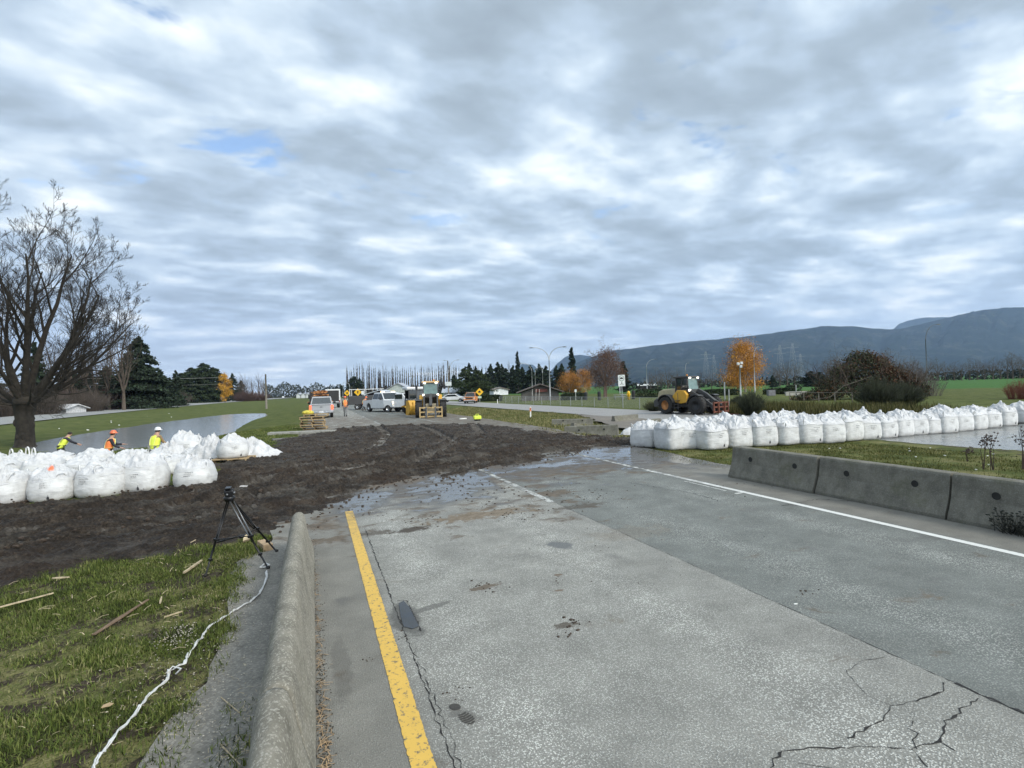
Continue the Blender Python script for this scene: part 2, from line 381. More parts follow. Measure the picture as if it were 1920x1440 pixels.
AX, AY = np.meshgrid(ax, ay); le = np.where(ay < 8.2, -.12, np.interp(ay, [8.2, 10, 20, 40, 640], [-.6, -.9, -1.1, -.6, -.6])); re = np.interp(ay, [-6, 9.2, 13, 25, 43, 640], [9.3, 9.5, 9.8, 11.2, 11.3, 11.3])
re = re+.25*(vnoise(ay*1.7, ay*0, 4)-.5); le = le+.2*(vnoise(ay*1.7, ay*0, 5)-.5)*(ay > 8.2)
s_ = (AX-ax[0])/(ax[-1]-ax[0]); AX = le[:, None]+s_*(re-le)[:, None]
x_, y_ = AX.ravel(), AY.ravel()
wet = .62*np.exp(-((y_-10.4-.1*x_)/1.5)**2)*(x_ < 3.6)*sstep(-.4, .4, x_)+.60*np.exp(-((y_-13.1-.12*(x_-4))/1.3)**2)*(x_ > 2.5)+.72*np.exp(-(((x_-9.3)/1.1)**2+((y_-12.2)/1.9)**2))+.3*np.exp(-((y_-11.5)/2.)**2)
wet -= .4*(y_ < 8.9)
wet += .62*np.exp(-(((x_-8.7)/2.4)**2+((y_-15.3)/1.9)**2))
brown = .40*np.exp(-((y_-8.8)/1.3)**2)*(x_ < 4.6)+.62*sstep(10, 14, y_)*(1-sstep(42, 60, y_))+.25*np.exp(-(((x_-4.6)/1.)**2+((y_-9.6)/.8)**2))-.25*(y_ < 6.9)+.0
brown += .60*np.exp(-((y_-11.5-.14*x_)/1.7)**2)*(x_ > .4)
brown += .18*np.exp(-(((x_-2.6)/.9)**2+((y_-5.6)/.35)**2))+.12*sstep(42, 60, y_)
brown += .25*np.exp(-((x_-.1)/.25)**2)*(y_ > 5)
rm = arr_mesh('road', np.stack([x_, y_, np.zeros(len(x_))], 1), grid_faces(72, len(ay)), mat_asphalt(), False, dict(wet=np.clip(wet, 0, 1), brown=np.clip(brown, 0, 1)))
tag(link('road', rm), kind='structure')

def plain_road(name, pts, z, col, var=.12, n2=.5, rough=.8):
    m, t, b = principled(name); P = wpos(t)
    n = t.noise(P, n2, 6, .65); nf = t.noise(P, 40, 4, .7)
    c = t.ramp(n, [(.3, tuple(q*(1-var) for q in col)), (.7, tuple(q*(1+var) for q in col))])
    c = t.mix(t.math('MULTIPLY', t.mapr(nf, .45, .7), .45), c, tuple(q*1.7 for q in col)); vv = t.sep(t.voro(P, 70, 'F1', 1))[0]; c = t.mix(t.math('MULTIPLY', t.mapr(vv, .6, .9), .35), c, tuple(q*2.6 for q in col))
    t.put(b.inputs['Base Color'], c); t.put(b.inputs['Roughness'], t.mapr(n, .42, .6, rough*.4 if rough < .8 else rough, rough))
    t.put(b.inputs['Normal'], t.bump(nf, .5, .01))
    mb = MB(); mb.add([(x, y, z) for x, y in pts], [tuple(range(len(pts)))]); return tag(mb.build(name, m), kind='structure')
def jag(pts, amp=.12, step=.3, seed=1):
    out = []; rg = random.Random(seed)
    for i in range(len(pts)):
        a = np.array(pts[i]); b = np.array(pts[(i+1) % len(pts)]); L = np.linalg.norm(b-a); n = max(1, int(L/step))
        for k_ in range(n): q = a+(b-a)*k_/n; out.append((q[0]+rg.uniform(-amp, amp), q[1]+rg.uniform(-amp, amp)))
    return out
# the other carriageway to the right, its apron, the road on the far left
ys = [-20, 0, 8, 13, 17, 20, 30, 60, 100, 200, 400, 640]
plain_road('far_carriageway', [(21.0, y) for y in ys]+[(28.4, y) for y in ys[::-1]], -.27, (.205, .20, .19))
plain_road('gravel_apron', jag([(14.5, 17.6), (21.1, 17.0), (21.1, 33), (20.8, 41), (18.5, 34), (15.5, 25)], .3, .8), -.262, (.125, .108, .088), .35)
plain_road('side_road', jag([(17.5, 12.4), (19.6, 9.4), (24, 7.6), (34, 4), (34, 14.6), (17.2, 14.6)], .15, .5, 4), -.215, (.15, .155, .15), .25, .8, .3)
lrN = [(0, 797.5), (130, 783), (300, 766), (400, 757), (470, 751.5), (540, 746.6)]; lrF = [(560, 744.2), (470, 748.4), (400, 752.4), (300, 759), (130, 771), (0, 783)]
pn = [G(x, y, -.2) for x, y in lrN]; pf = [G(x, y, -.2) for x, y in lrF]
pts = [(-30.5, 20)]+[(p.x, p.y) for p in pn]+[(p.x, p.y) for p in pf]+[(-44, 60), (-42, 20)]
ROADL = pts
plain_road('left_road', pts, -.14, (.20, .20, .19), .08)
# old paved strip behind the left barrier
pts = [(-.28, 2.), (-.28, 4.2), (-.28, 5), (-.3, 8.1), (-.75, 8.2), (-.95, 7.4), (-.93, 6.5), (-.80, 5.4), (-.78, 4.4), (-.98, 3.7), (-1.0, 2.)]
plain_road('paved_strip', jag(pts, .028, .22, 3), .012, (.15, .142, .122), .35, 3.)

# flooded ditch
m, t, b = principled('water'); P = wpos(t)
b.inputs['Base Color'].default_value = (.22, .225, .22, 1); b.inputs['Roughness'].default_value = .14
t.put(b.inputs['Normal'], t.bump(t.noise(P, 5, 5, .7), .3, .02))
mb = MB(); xs = [p[0] for p in POND]; ys2 = [p[1] for p in POND]
mb.add([(min(xs)-4, min(ys2)-4, -.585), (max(xs)+3, min(ys2)-4, -.585), (max(xs)+3, max(ys2)+6, -.585), (min(xs)-4, max(ys2)+6, -.585)], [(0, 1, 2, 3)])
tag(mb.build('water', m), kind='structure')

# painted lines, worn
def paint(name, col, wearlo=.60):
    m, t, b = principled(name); P = wpos(t)
    wn = t.mapr(t.noise(P, 22, 8, .75), wearlo, wearlo+.08); wn = t.math('MAXIMUM', wn, t.math('MULTIPLY', t.mapr(t.sep(P)[1], 7.5, 11.), t.mapr(t.noise(P, 4, 5, .7), .38, .55)))
    c = t.mix(t.noise(P, 5, 5, .6), tuple(q*.8 for q in col), col)
    c = t.mix(wn, c, (.10, .095, .08)); t.put(b.inputs['Base Color'], c); b.inputs['Roughness'].default_value = .6
    t.put(b.inputs['Normal'], t.bump(t.noise(P, 70, 3, .7), .4, .005)); return m
def stripe(name, x, y0, y1, wd, m, z=.004, seed=0, amp=.0035):
    rg = random.Random(seed); n = max(2, int((y1-y0)/.018)) if y1 < 30 else 12; V = []; j0 = j1 = 0
    for i in range(n+1):
        y = y0+(y1-y0)*i/n; tap = 1
        V += [(x-wd/2*tap+rg.uniform(-amp, amp), y, z), (x+wd/2*tap+rg.uniform(-amp, amp), y, z)]
    mb = MB(); mb.add(V, [(2*i, 2*i+1, 2*i+3, 2*i+2) for i in range(n)]); return tag(mb.build(name, m), kind='structure')
YP = paint('yellow_paint', (.68, .43, .08), .54); WP = paint('white_paint', (.72, .72, .68)); WP2 = paint('worn_white_paint', (.62, .62, .58), .5)
stripe('road_marking_yellow', .505, -1, 9.75, .13, YP, seed=1)
stripe('road_marking_white_edge', 7.44, -1, 12.2, .12, WP, seed=2, amp=.004)
stripe('road_marking_white_edge', 7.44, 12.2, 16.5, .12, WP2, seed=2)
stripe('road_marking_white_dash', 3.93, 8.75, 11.0, .13, WP2, seed=3, amp=.015)
stripe('road_marking_white_dash', 3.93, 11.0, 13.2, .12, WP2, seed=4, amp=.03)
for y in (36, 46, 56): stripe('road_marking_white_dash', 3.93, y, y+3.2, .15, WP2)
stripe('road_marking_white_edge', 7.44, 35, 120, .15, WP2); stripe('road_marking_yellow', .505, 24.2, 25.4, .14, YP)
# second, older white stripe seen beside the edge line
stripe('road_marking_white_edge', 7.25, 8.1, 9.3, .05, WP2, seed=9, amp=.02)

# dark tar seams and cracks
CR = mat('crack', (.018, .017, .016), .95, var=.3)
def crack(pts, wd, seed, jit=.02, step=.04, name='crack'):
    rg = random.Random(seed); Q = []
    for a, b in zip(pts[:-1], pts[1:]):
        a = Vector(a).to_2d(); b = Vector(b).to_2d(); n = max(1, int((b-a).length/step))
        Q += [a.lerp(b, i/n)+Vector((rg.gauss(0, jit), rg.gauss(0, jit))) for i in range(n)]
    Q.append(Vector(pts[-1]).to_2d()); V = []
    for i, q in enumerate(Q):
        d = (Q[min(i+1, len(Q)-1)]-Q[max(i-1, 0)]); d = d.normalized() if d.length else Vector((1, 0)); nrm = Vector((-d.y, d.x))
        h = wd*1.35*(.2+1.0*rg.random()**2)*(.5 if rg.random() < .25 else 1)
        V += [(q.x+nrm.x*h, q.y+nrm.y*h, .0025), (q.x-nrm.x*h, q.y-nrm.y*h, .0025)]
    mb = MB(); mb.add(V, [(2*i, 2*i+1, 2*i+3, 2*i+2) for i in range(len(Q)-1)]); return tag(mb.build(name, CR), kind='structure')
crack([(.66, -1), (.665, 4), (.66, 8.4)], .006, 1, .006)
crack([(.72, -1), (.70, 3.2), (.69, 4.4)], .003, 2, .01)
crack([(3.95, .5), (3.96, 3.1), (3.95, 5.5), (3.97, 8.6)], .0035, 3, .005)
crack([(3.95, .5), (3.96, 2.35)], .012, 4, .006)
def pxl(l): return [G(x, y) for x, y in l]
for i, (l, wd) in enumerate([([(1440, 1440), (1462, 1412), (1530, 1402), (1590, 1404), (1640, 1402), (1710, 1404), (1740, 1440)], .006), ([(1590, 1387), (1625, 1365), (1655, 1350), (1668, 1324), (1715, 1318), (1770, 1293), (1769, 1280)], .005),
        ([(1710, 1404), (1760, 1390), (1772, 1352), (1812, 1328), (1834, 1310)], .007), ([(1668, 1324), (1625, 1302), (1600, 1277), (1588, 1258), (1612, 1240), (1660, 1232)], .0025),
        ([(1715, 1402), (1722, 1378), (1700, 1366), (1712, 1352)], .004), ([(1500, 1432), (1560, 1440)], .004), ([(1760, 1390), (1790, 1408)], .006)]):
    crack(pxl(l), wd, 20+i, .008)
crack(pxl([(1470, 948), (1530, 936), (1590, 940), (1660, 938)]), .01, 40, .02)
crack(pxl([(1180, 905), (1300, 925), (1350, 940)]), .008, 41, .02)

# pothole puddle beside the yellow line, and stains of mud on the asphalt
def sheet(name, c, ax_, z, m, rz=0., seed=1, amp=.25, kind='structure', n=40, **kw):
    rg = random.Random(seed); ph = [rg.uniform(0, 6.28) for _ in range(6)]; V = [(c[0], c[1], z)]
    for i in range(n):
        a = 2*math.pi*i/n; k_ = 1+amp*sum(math.sin((j+2)*a+ph[j])/(j+1.5) for j in range(5)); x = ax_[0]*k_*math.cos(a); y = ax_[1]*k_*math.sin(a)
        V.append((c[0]+x*math.cos(rz)-y*math.sin(rz), c[1]+x*math.sin(rz)+y*math.cos(rz), z))
    mb = MB(); mb.add(V, [(0, i+1, (i+1) % n+1) for i in range(n)]); return tag(mb.build(name, m), kind=kind, **kw)
DAMP = mat('damp_asphalt', (.05, .05, .048), .45, var=.3, scale=12)
PUD = mat('puddle_water', (.035, .036, .036), .03, var=.05)
pc = G(762, 1158)
mb = MB(); mb.add([(*tuple(G(x, y))[:2], .0056) for x, y in [(748, 1132), (757, 1127), (768, 1140), (778, 1160), (786, 1175), (774, 1180), (757, 1176), (751, 1155)]], [tuple(range(8))])
tag(mb.build('puddle', PUD), kind='structure')
crack(pxl([(745, 1126), (762, 1126), (775, 1150), (790, 1184)]), .007, 50, .004, .02)
# muddy shoe print: a heel and a lugged sole
m = mat('shoe_print_mud', (.045, .042, .036), .8, var=.3, scale=60)
h0 = G(853, 1326); h1 = G(874, 1346)
mb = MB()
def ell(c, a, b_, rz, mb, z=.003, n=18, cut=None):
    V = [(c.x, c.y, z)]+[(c.x+a*math.cos(i*2*math.pi/n)*math.cos(rz)-b_*math.sin(i*2*math.pi/n)*math.sin(rz), c.y+a*math.cos(i*2*math.pi/n)*math.sin(rz)+b_*math.sin(i*2*math.pi/n)*math.cos(rz), z) for i in range(n)]
    mb.add(V, [(0, i+1, (i+1) % n+1) for i in range(n)])
ang = -.95
ell(h0, .042, .033, ang, mb)
dv = (h1-h0).normalized(); pv = Vector((-dv.y, dv.x, 0))
for i in range(6):
    wdt = [.028, .036, .04, .041, .036, .024][i]; c0 = h0+dv*(.085+i*.0225)
    bow = dv*.008
    mb.add([c0-pv*wdt+Vector((0, 0, .003)), c0+bow+Vector((0, 0, .003)), c0+pv*wdt+Vector((0, 0, .003)), c0+pv*wdt+dv*.015+Vector((0, 0, .003)), c0+bow+dv*.015+Vector((0, 0, .003)), c0-pv*wdt+dv*.015+Vector((0, 0, .003))], [(0, 1, 4, 5), (1, 2, 3, 4)])
tag(mb.build('shoe_print', m), kind='structure')
MUDM = mat('mud_clod', (.05, .035, .024), .9, var=.4, scale=8, bump=.6)
rg = random.Random(5); mb = MB()
def clod(mb, p, r, rg):
    n = 7; mb.ball((p[0], p[1], r*.25), (r*rg.uniform(.7, 1.4), r*rg.uniform(.6, 1.2), r*.5), n, 4)
for (x, y, sx_, sy_, cnt, r) in [(1075, 1168, 24, 14, 16, .011), (1055, 1190, 18, 6, 8, .010), (905, 1102, 32, 8, 20, .009), (1150, 1098, 30, 10, 8, .006), (1510, 1110, 22, 6, 10, .009), (790, 975, 40, 14, 40, .012), (960, 960, 60, 18, 60, .011), (690, 1238, 16, 6, 6, .007), (860, 1290, 20, 14, 14, .006), (1050, 1085, 8, 16, 8, .007), (760, 1200, 20, 12, 14, .006), (1000, 1000, 200, 50, 50, .006), (1300, 1050, 220, 60, 24, .005), (680, 960, 40, 10, 30, .01), (1100, 925, 70, 18, 60, .012), (1400, 920, 60, 20, 20, .01), (900, 920, 150, 20, 120, .016)]:
    for _ in range(cnt):
        p = G(x+rg.gauss(0, sx_/1.6), y+rg.gauss(0, sy_/1.6)); clod(mb, p, r*rg.uniform(.4, 1.5), rg)
o = mb.build('mud_crumbs', MUDM, smooth=True); tag(o, 'dark crumbs of dried mud scattered over the asphalt lanes', 'mud crumbs', kind='stuff')

# churned mud across the road
MUDP = [(-60, 950), (0, 938), (90, 940), (170, 934), (250, 922), (330, 914), (410, 900), (418, 866), (470, 858), (512, 843), (545, 824), (600, 811), (660, 801), (780, 797), (900, 797), (970, 806), (1060, 817), (1185, 822), (1195, 833), (1105, 841), (1015, 851), (965, 868), (900, 879), (850, 889), (770, 902), (700, 912), (640, 932), (590, 948), (545, 985), (430, 1012), (300, 1022), (160, 1034), (80, 1058), (0, 1080), (-80, 1100)]
MP = [tuple(G(x, y).to_2d()) for x, y in MUDP]
MP = MP[1:-1]; MP = [(-11, 14.6)]+MP+[(-4.6, 8.1), (-11, 10)]
def track_z(X, Y, pts, halfw, depth, lug=.17, ph=0.):
    """rut pressed by a wheel along a polyline, with tread marks across it"""
    P = np.stack([X, Y], 1); best = np.full(len(P), 9.); sA = np.zeros(len(P)); sg = np.zeros(len(P)); acc = 0
    for a, b in zip(pts[:-1], pts[1:]):
        a = np.array(a); b = np.array(b); e = b-a; L = np.linalg.norm(e); t_ = np.clip(((P-a)@e)/(L*L), 0, 1); q = P-a-np.outer(t_, e)
        d = np.hypot(q[:, 0], q[:, 1]); s2 = np.sign(q[:, 0]*e[1]-q[:, 1]*e[0]); u = d < best; best[u] = d[u]; sA[u] = (acc+t_*L)[u]; sg[u] = s2[u]; acc += L
    ins = 1-sstep(halfw*.75, halfw, best); rim = np.exp(-((best-halfw*1.25)/(halfw*.25))**2)
    tread = np.sin((sA+best*.55)*2*math.pi/lug+ph); tread = sstep(-.2, .5, tread)*ins
    fade = .4+.6*vnoise(sA*.6, sA*0+ph, 3)
    return (-depth*ins+depth*.9*rim*fade+.06*tread*fade), ins*fade*(.45+.55*tread)
nx_, ny_ = 720, 620
mx = np.concatenate([np.linspace(-11, -1, 420), np.linspace(-1, 12.8, 521)[1:]]); my = np.concatenate([np.linspace(7.6, 17, 460), np.linspace(17, 37, 301)[1:]])
MX, MY = np.meshgrid(mx, my); X_, Y_ = MX.ravel(), MY.ravel()
sd = poly_sd(np.stack([X_, Y_], 1), MP)
sd += (fbm(X_*1.1, Y_*1.1, 5, 11, .6)-.5)*2.4
flow = fbm((X_*.9+Y_*.35)*.9, (Y_-X_*.1)*3.4, 5, 21, .62)
clods = np.abs(fbm(X_*5, Y_*6, 5, 31, .65)-.5)*2
hz = np.clip(sd*.16, -.12, .09)+(flow-.5)*.20*sstep(-.2, .8, sd)+(clods-.35)*.10*sstep(-.3, .5, sd)+.040*(vnoise(X_*13, Y_*13, 8)-.5)*sstep(-.3, .5, sd)+.035*(vnoise(X_*27, Y_*27, 9)-.5)*sstep(-.3, .5, sd)*(Y_ < 20)
tk = 0
gt = [tuple(G(x, y).to_2d()) for x, y in [(-120, 1022), (60, 1003), (220, 975), (400, 935), (560, 893), (800, 858)]]; gt2 = [tuple(G(x, y).to_2d()) for x, y in [(-100, 985), (120, 968), (300, 943), (520, 900), (700, 870)]]
tracks = [(gt, .2, .07, 0.), (gt2, .2, .06, 2.), ([(-11, 10.6), (-5, 10.4), (-2.5, 11.3), (0, 12.6), (3, 14.2), (7, 16.2), (12, 18.5)], .24, .07, 0.), ([(-11, 12.6), (-5, 12.2), (-2, 13.3), (1, 15), (4, 17), (8, 19.8), (12, 21.)], .26, .07, 1.3),
          ([(-3, 13.6), (0, 16.5), (2, 20), (3.2, 26), (3.6, 38)], .25, .06, 2.), ([(-1, 11.6), (2.6, 15), (5, 20), (5.6, 27), (5.8, 38)], .25, .06, .7), ([(-11, 9.6), (-4, 9.5), (0, 11.0), (4, 13.8), (9, 16.4)], .2, .05, 4.), ([(12, 17.5), (7, 19), (4, 24), (2, 30), (1.5, 38)], .25, .05, 3.), ([(-3, 15.6), (2, 17.7), (7, 23), (8.6, 30)], .24, .05, 5.)]
trk = np.zeros(len(X_))
for p, hw, dp, ph in tracks:
    a_, b2 = track_z(X_, Y_, p, hw, dp*1.5, ph=ph); hz = hz+a_*sstep(-.4, .4, sd); trk = np.maximum(trk, b2)
# lumps pushed up along the near edge on the left
hz += .16*np.exp(-((Y_-(8.75+.18*(X_+3.5)))/.22)**2)*(X_ < -1.6)*np.clip(fbm(X_*1.4, Y_*1.4, 3, 9)*2-.75, 0, 1)
base = np.where(X_ < -.3, np.maximum(ground_z(X_, Y_), -.5), 0.)
hz = hz+base
keep = (hz > base-.045).reshape(len(my), len(mx))
fcs = grid_faces(len(mx), len(my)); kf = keep.ravel()[fcs].any(1); fcs = fcs[kf]
used = np.unique(fcs); remap = -np.ones(len(X_), int); remap[used] = np.arange(len(used))
def mat_mud():
    m, t, b = principled('mud'); P = wpos(t)
    n = t.math('ADD', t.math('MULTIPLY', t.noise(P, 3, 6, .7), .4), t.math('MULTIPLY', t.noise(P, 26, 7, .75), .6)); st = t.comb(t.math('MULTIPLY', t.sep(P)[0], .7), t.math('MULTIPLY', t.sep(P)[1], 2.))
    c = t.ramp(n, [(.38, (.008, .006, .004)), (.5, (.036, .026, .018)), (.62, (.110, .084, .060))])
    c = t.mix(t.mapr(t.noise(st, .9, 6, .65, .5), .52, .70), c, t.ramp(n, [(.3, (.05, .045, .038)), (.7, (.17, .155, .13))]))
    c = t.mix(t.math('MULTIPLY', t.attr('track'), t.mapr(t.noise(P, 3, 5, .7), .35, .60, .35, 1.)), c, t.ramp(t.noise(P, 18, 5, .7), [(.3, (.09, .08, .068)), (.7, (.30, .275, .24))]))
    red = t.mapr(t.noise(P, .45, 3), .50, .68); c = t.mix(t.math('MULTIPLY', red, .3), c, (.058, .032, .018))
    t.put(b.inputs['Base Color'], c)
    t.put(b.inputs['Roughness'], t.mapr(t.noise(st, 1.3, 7, .7, .4), .40, .64, .92, .42))
    b.inputs['Specular IOR Level'].default_value = .35
    t.put(b.inputs['Normal'], t.bump(t.math('ADD', t.noise(P, 40, 6, .75), t.math('MULTIPLY', n, 1.2)), 1., .08)); return m
mm = arr_mesh('mud', np.stack([X_[used], Y_[used], hz[used]], 1), remap[fcs], mat_mud(), True, dict(track=trk[used]))
tag(link('mud', mm), kind='structure')

rg_ = np.random.RandomState(77); q = np.stack([rg_.uniform(-9, 12, 90000), rg_.uniform(7.8, 24, 90000)], 1); sdq = poly_sd(q, MP)+(fbm(q[:, 0]*1.1, q[:, 1]*1.1, 5, 11, .6)-.5)*2.4
pk_ = rg_.rand(len(q)) < np.where(sdq < 0, .22*np.exp(sdq/.30), .05*(fbm(q[:, 0]*2, q[:, 1]*2, 3, 5) > .5)); q = q[pk_ & (sdq > -1.5) & ((q[:, 0] > .1) | (q[:, 1] > 8.6))]; mb = MB(); rgc = random.Random(8); gq = np.where(q[:, 0] < -.3, ground_z(q[:, 0], q[:, 1]), 0.)
for (x, y), z, sdd in zip(q, gq, poly_sd(q, MP)):
    rr_ = rgc.uniform(.008, .032)*(1.3 if sdd > 0 else 1); zt = z+(.10 if sdd > .3 else .0)
    mb.ball((x, y, zt+rr_*.3), (rr_*rgc.uniform(.7, 1.4), rr_*rgc.uniform(.7, 1.3), rr_*rgc.uniform(.5, .9)), 5, 3)
print('clods', len(q))
o = mb.build('mud_clods', MUDM); tag(o, 'loose clods of dark mud scattered round the edge of the churned earth', 'mud clods', kind='stuff')

# mountains across the valley
def mat_hill():
    m, t, b = principled('forest_slope'); P = wpos(t)
    n = t.noise(P, .0035, 10, .72); f = t.noise(P, .02, 6, .75)
    c = t.ramp(n, [(.38, (.006, .010, .012)), (.5, (.016, .024, .024)), (.62, (.062, .064, .052))])
    c = t.mix(t.mapr(f, .42, .62), c, (.012, .018, .014)); t.put(b.inputs['Base Color'], c); b.inputs['Roughness'].default_value = 1; b.inputs['Specular IOR Level'].default_value = 0
    t.put(b.inputs['Normal'], t.bump(n, 1., 60)); return m
HM = mat_hill()
def mountain(prof, D, depth, seed, name='mountain'):
    xs = np.arange(prof[0][0], prof[-1][0]+1, 5.); ysp = np.interp(xs, [p[0] for p in prof], [p[1] for p in prof]); ysp = ysp+1.6*(fbm(xs*.06, xs*0, 4, seed)-.5)*2
    nv = 70; V = []
    for x, y in zip(xs, ysp):
        yh = 729-(x-960)*.0297; c = colm(x, D); zc = (yh-y)*D/F; dirv = Vector((c.x, c.y)).normalized()
        for j in range(nv):
            s = j/(nv-1); q = 1-s
            rel = fbm(np.array([x*.035+s*1.2]), np.array([s*2.2]), 7, seed, .6)[0]-.5
            zz_ = zc*(q**1.15)*(1+rel*1.5*s*q*2.6)
            rr_ = -depth*s+rel*depth*.55*s
            V.append((c.x+dirv.x*rr_, c.y+dirv.y*rr_, zz_-4*s-1))
    me = arr_mesh(name, V, grid_faces(nv, len(xs)), HM, True); tag(link(name, me), kind='structure')
mountain([(1010, 726), (1045, 700), (1075, 682), (1100, 672), (1150, 657), (1280, 641), (1400, 630), (1480, 620), (1545, 611), (1600, 611), (1650, 616), (1685, 617), (1720, 610), (1760, 600), (1800, 590), (1840, 582), (1890, 576), (1930, 575), (2000, 566), (2150, 556), (2500, 560), (2900, 600)], 6200, 3000, 3)
mountain([(1640, 660), (1672, 622), (1690, 607), (1710, 600), (1740, 594), (1775, 594), (1830, 600), (1900, 620)], 9500, 3000, 8)
mountain([(1000, 730), (1030, 700), (1045, 682), (1062, 668), (1090, 665), (1130, 672), (1200, 700)], 9000, 2500, 12)
mountain([(930, 735), (960, 700), (980, 682), (1000, 684), (1020, 700), (1040, 720)], 10500, 2500, 15)
# ------------------------------------------------------------------ concrete barriers
def mat_conc(name, col, moss, aggr=.3):
    m, t, b = principled(name); P = t.new('ShaderNodeTexCoord').outputs['Object']; W_ = wpos(t)
    n = t.noise(P, 3.5, 7, .68); f = t.noise(P, 120, 3, .7); v = t.sep(t.voro(P, 95, 'F1', 1))[0]
    c = t.ramp(n, [(.3, tuple(q*.62 for q in col)), (.5, col), (.72, tuple(q*1.35 for q in col))])
    c = t.mix(t.math('MULTIPLY', t.mapr(f, .4, .7), .35), c, tuple(q*.45 for q in col))
    c = t.mix(t.math('MULTIPLY', t.mapr(v, .7, .9), aggr), c, (.55, .53, .46))
    str_ = t.new('ShaderNodeMapping'); t.put(str_.inputs[0], P); str_.inputs['Scale'].default_value = (6, 6, 1)
    drip = t.mapr(t.noise(str_.outputs[0], 1.5, 6, .7), .5, .72)
    c = t.mix(t.math('MULTIPLY', drip, .45), c, tuple(q*.45 for q in col))
    ms = t.mapr(t.noise(P, 2., 7, .72), .52, .7); c = t.mix(t.math('MULTIPLY', ms, moss), c, (.09, .095, .045))
    t.put(b.inputs['Base Color'], c); b.inputs['Roughness'].default_value = .92; b.inputs['Specular IOR Level'].default_value = .25
    t.put(b.inputs['Normal'], t.bump(t.math('ADD', f, t.math('MULTIPLY', n, 1.2)), .8, .012)); return m
CONC = mat_conc('weathered_concrete', (.18, .172, .142), .5, .12); CONCM = mat_conc('mossy_concrete', (.245, .228, .185), .14, .45)
HOLE = mat('hole_dark', (.02, .02, .018), .9)
def long_loft(prof, L, n=24, holes=(), wob=.004, seed=1, endfun=None):
    """profile (x,z) swept along Y from 0 to L with slight wear"""
    V = []; m = len(prof); rg = random.Random(seed)
    for i in range(n+1):
        y = L*i/n
        for x, z in prof:
            dz = (mn.noise((x*3+seed, y*2.3, z*3)))*wob
            k_ = endfun(y, x, z) if endfun else (x, z)
            V.append((k_[0]+dz, y, k_[1]+dz*.6))
    mb = MB(); mb.add(V, [(i*m+j, i*m+(j+1) % m, (i+1)*m+(j+1) % m, (i+1)*m+j) for i in range(n) for j in range(m)]+[tuple(range(m))[::-1], tuple(n*m+j for j in range(m))]); return mb
# right-hand row: steep face towards the lane, small toe, lifting holes through the face
PR = [(-.02, 0), (-.02, .05), (.03, .17), (.085, .33), (.115, .52), (.125, .615), (.14, .645), (.17, .655), (.31, .655), (.335, .645), (.35, .615), (.36, .52), (.39, .33), (.445, .17), (.49, .05), (.49, 0)]
def barrier_r(y0, y1, x, label, seed):
    L = y1-y0; t_ = thing('concrete_barrier', label, 'concrete barrier', (x, y0, 0), 0, 'concrete barriers along the right edge line')
    o = long_loft(PR, L-.02, 30, seed=seed).build('barrier_body', CONC, t_, bevel=.006)
    for yy in (L*.22, L*.74):
        c = MB(); c.cyl((-.2, yy, .43), (.9, yy, .43), .042, n=20); co = c.build('cutter', HOLE, t_)
        bm_ = o.modifiers.new('hole', 'BOOLEAN'); bm_.object = co; bm_.solver = 'EXACT'; CUT.append((o, co))
        h = MB(); h.lathe([(.050, 0), (.052, .004), (.043, .006), (.041, .10)], 24, 'X'); 
        lin = h.build('lifting_hole', HOLE, t_); lin.location = (.093, yy, .43)
    return t_
CUT = []
for i, (a, b_) in enumerate([(7.18, 9.28), (5.03, 7.16), (2.88, 5.01), (.73, 2.86)]):
    barrier_r(a, b_, 8.38+.02*(i % 2), ['grey concrete barrier at the far end of the right-hand row, nearest the bulk bags', 'second grey concrete barrier from the far end of the right-hand row', 'grey concrete barrier with a dark weed at its foot, third in the right-hand row', 'grey concrete barrier nearest the camera at the right edge of the road'][i], 3+i)
# bake the holes so no helper object is left behind
dg = bpy.context.evaluated_depsgraph_get()
for o in {c[0] for c in CUT}:
    me = bpy.data.meshes.new_from_object(o.evaluated_get(dg)); o.modifiers.clear(); o.data = me
for _, c in CUT: bpy.data.objects.remove(c)
# left-hand row: low barrier with rounded, worn crown
PL = [(-.20, 0), (-.20, .13), (-.17, .16), (-.125, .20), (-.115, .40), (-.105, .50), (-.08, .555), (-.045, .585), (0, .592), (.04, .582), (.07, .555), (.09, .50), (.115, .38), (.15, .24), (.19, .14), (.205, .07), (.205, 0)]
def bl(y0, y1, label, seed, taper=0):
    L = y1-y0; t_ = thing('mossy_barrier', label, 'concrete barrier', (-.215, y0, 0), math.radians(.15), 'mossy barriers beside the yellow line'); t_.scale = (.84, 1, 1)
    def ef(y, x, z):
        if not taper: return x, z
        s = min(1, max(0, (L-y)/.5)); k_ = .55+.45*math.sin(s*math.pi/2); return x*(.72+.28*math.sin(s*math.pi/2)), z*(k_ if z > .2 else 1)
    long_loft(PL, L, 90, wob=.012, seed=seed, endfun=ef).build('barrier_body', CONCM, t_, smooth=True)
    return t_
t_ = bl(2.96, 7.66, 'mossy grey barrier with rounded crown ending beside the tripod', 3, 1)
rg = random.Random(3)
c = MB(); V = []
for i in range(41):
    u = i/40; j = u*(len(PL)-5)+2; a = int(j); fr = j-a; p = (PL[a][0]*(1-fr)+PL[min(a+1, 16)][0]*fr, PL[a][1]*(1-fr)+PL[min(a+1, 16)][1]*fr)
    yy = .02+rg.uniform(-.006, .006)-abs(u-.45)*.1; hw = .004+.006*rg.random(); V += [(p[0]*1.02, yy-hw, p[1]+.006), (p[0]*1.02, yy+hw, p[1]+.006)]
t_ = bl(.3, 2.945, 'mossy grey barrier nearest the camera, bottom left of the yellow line', 9)

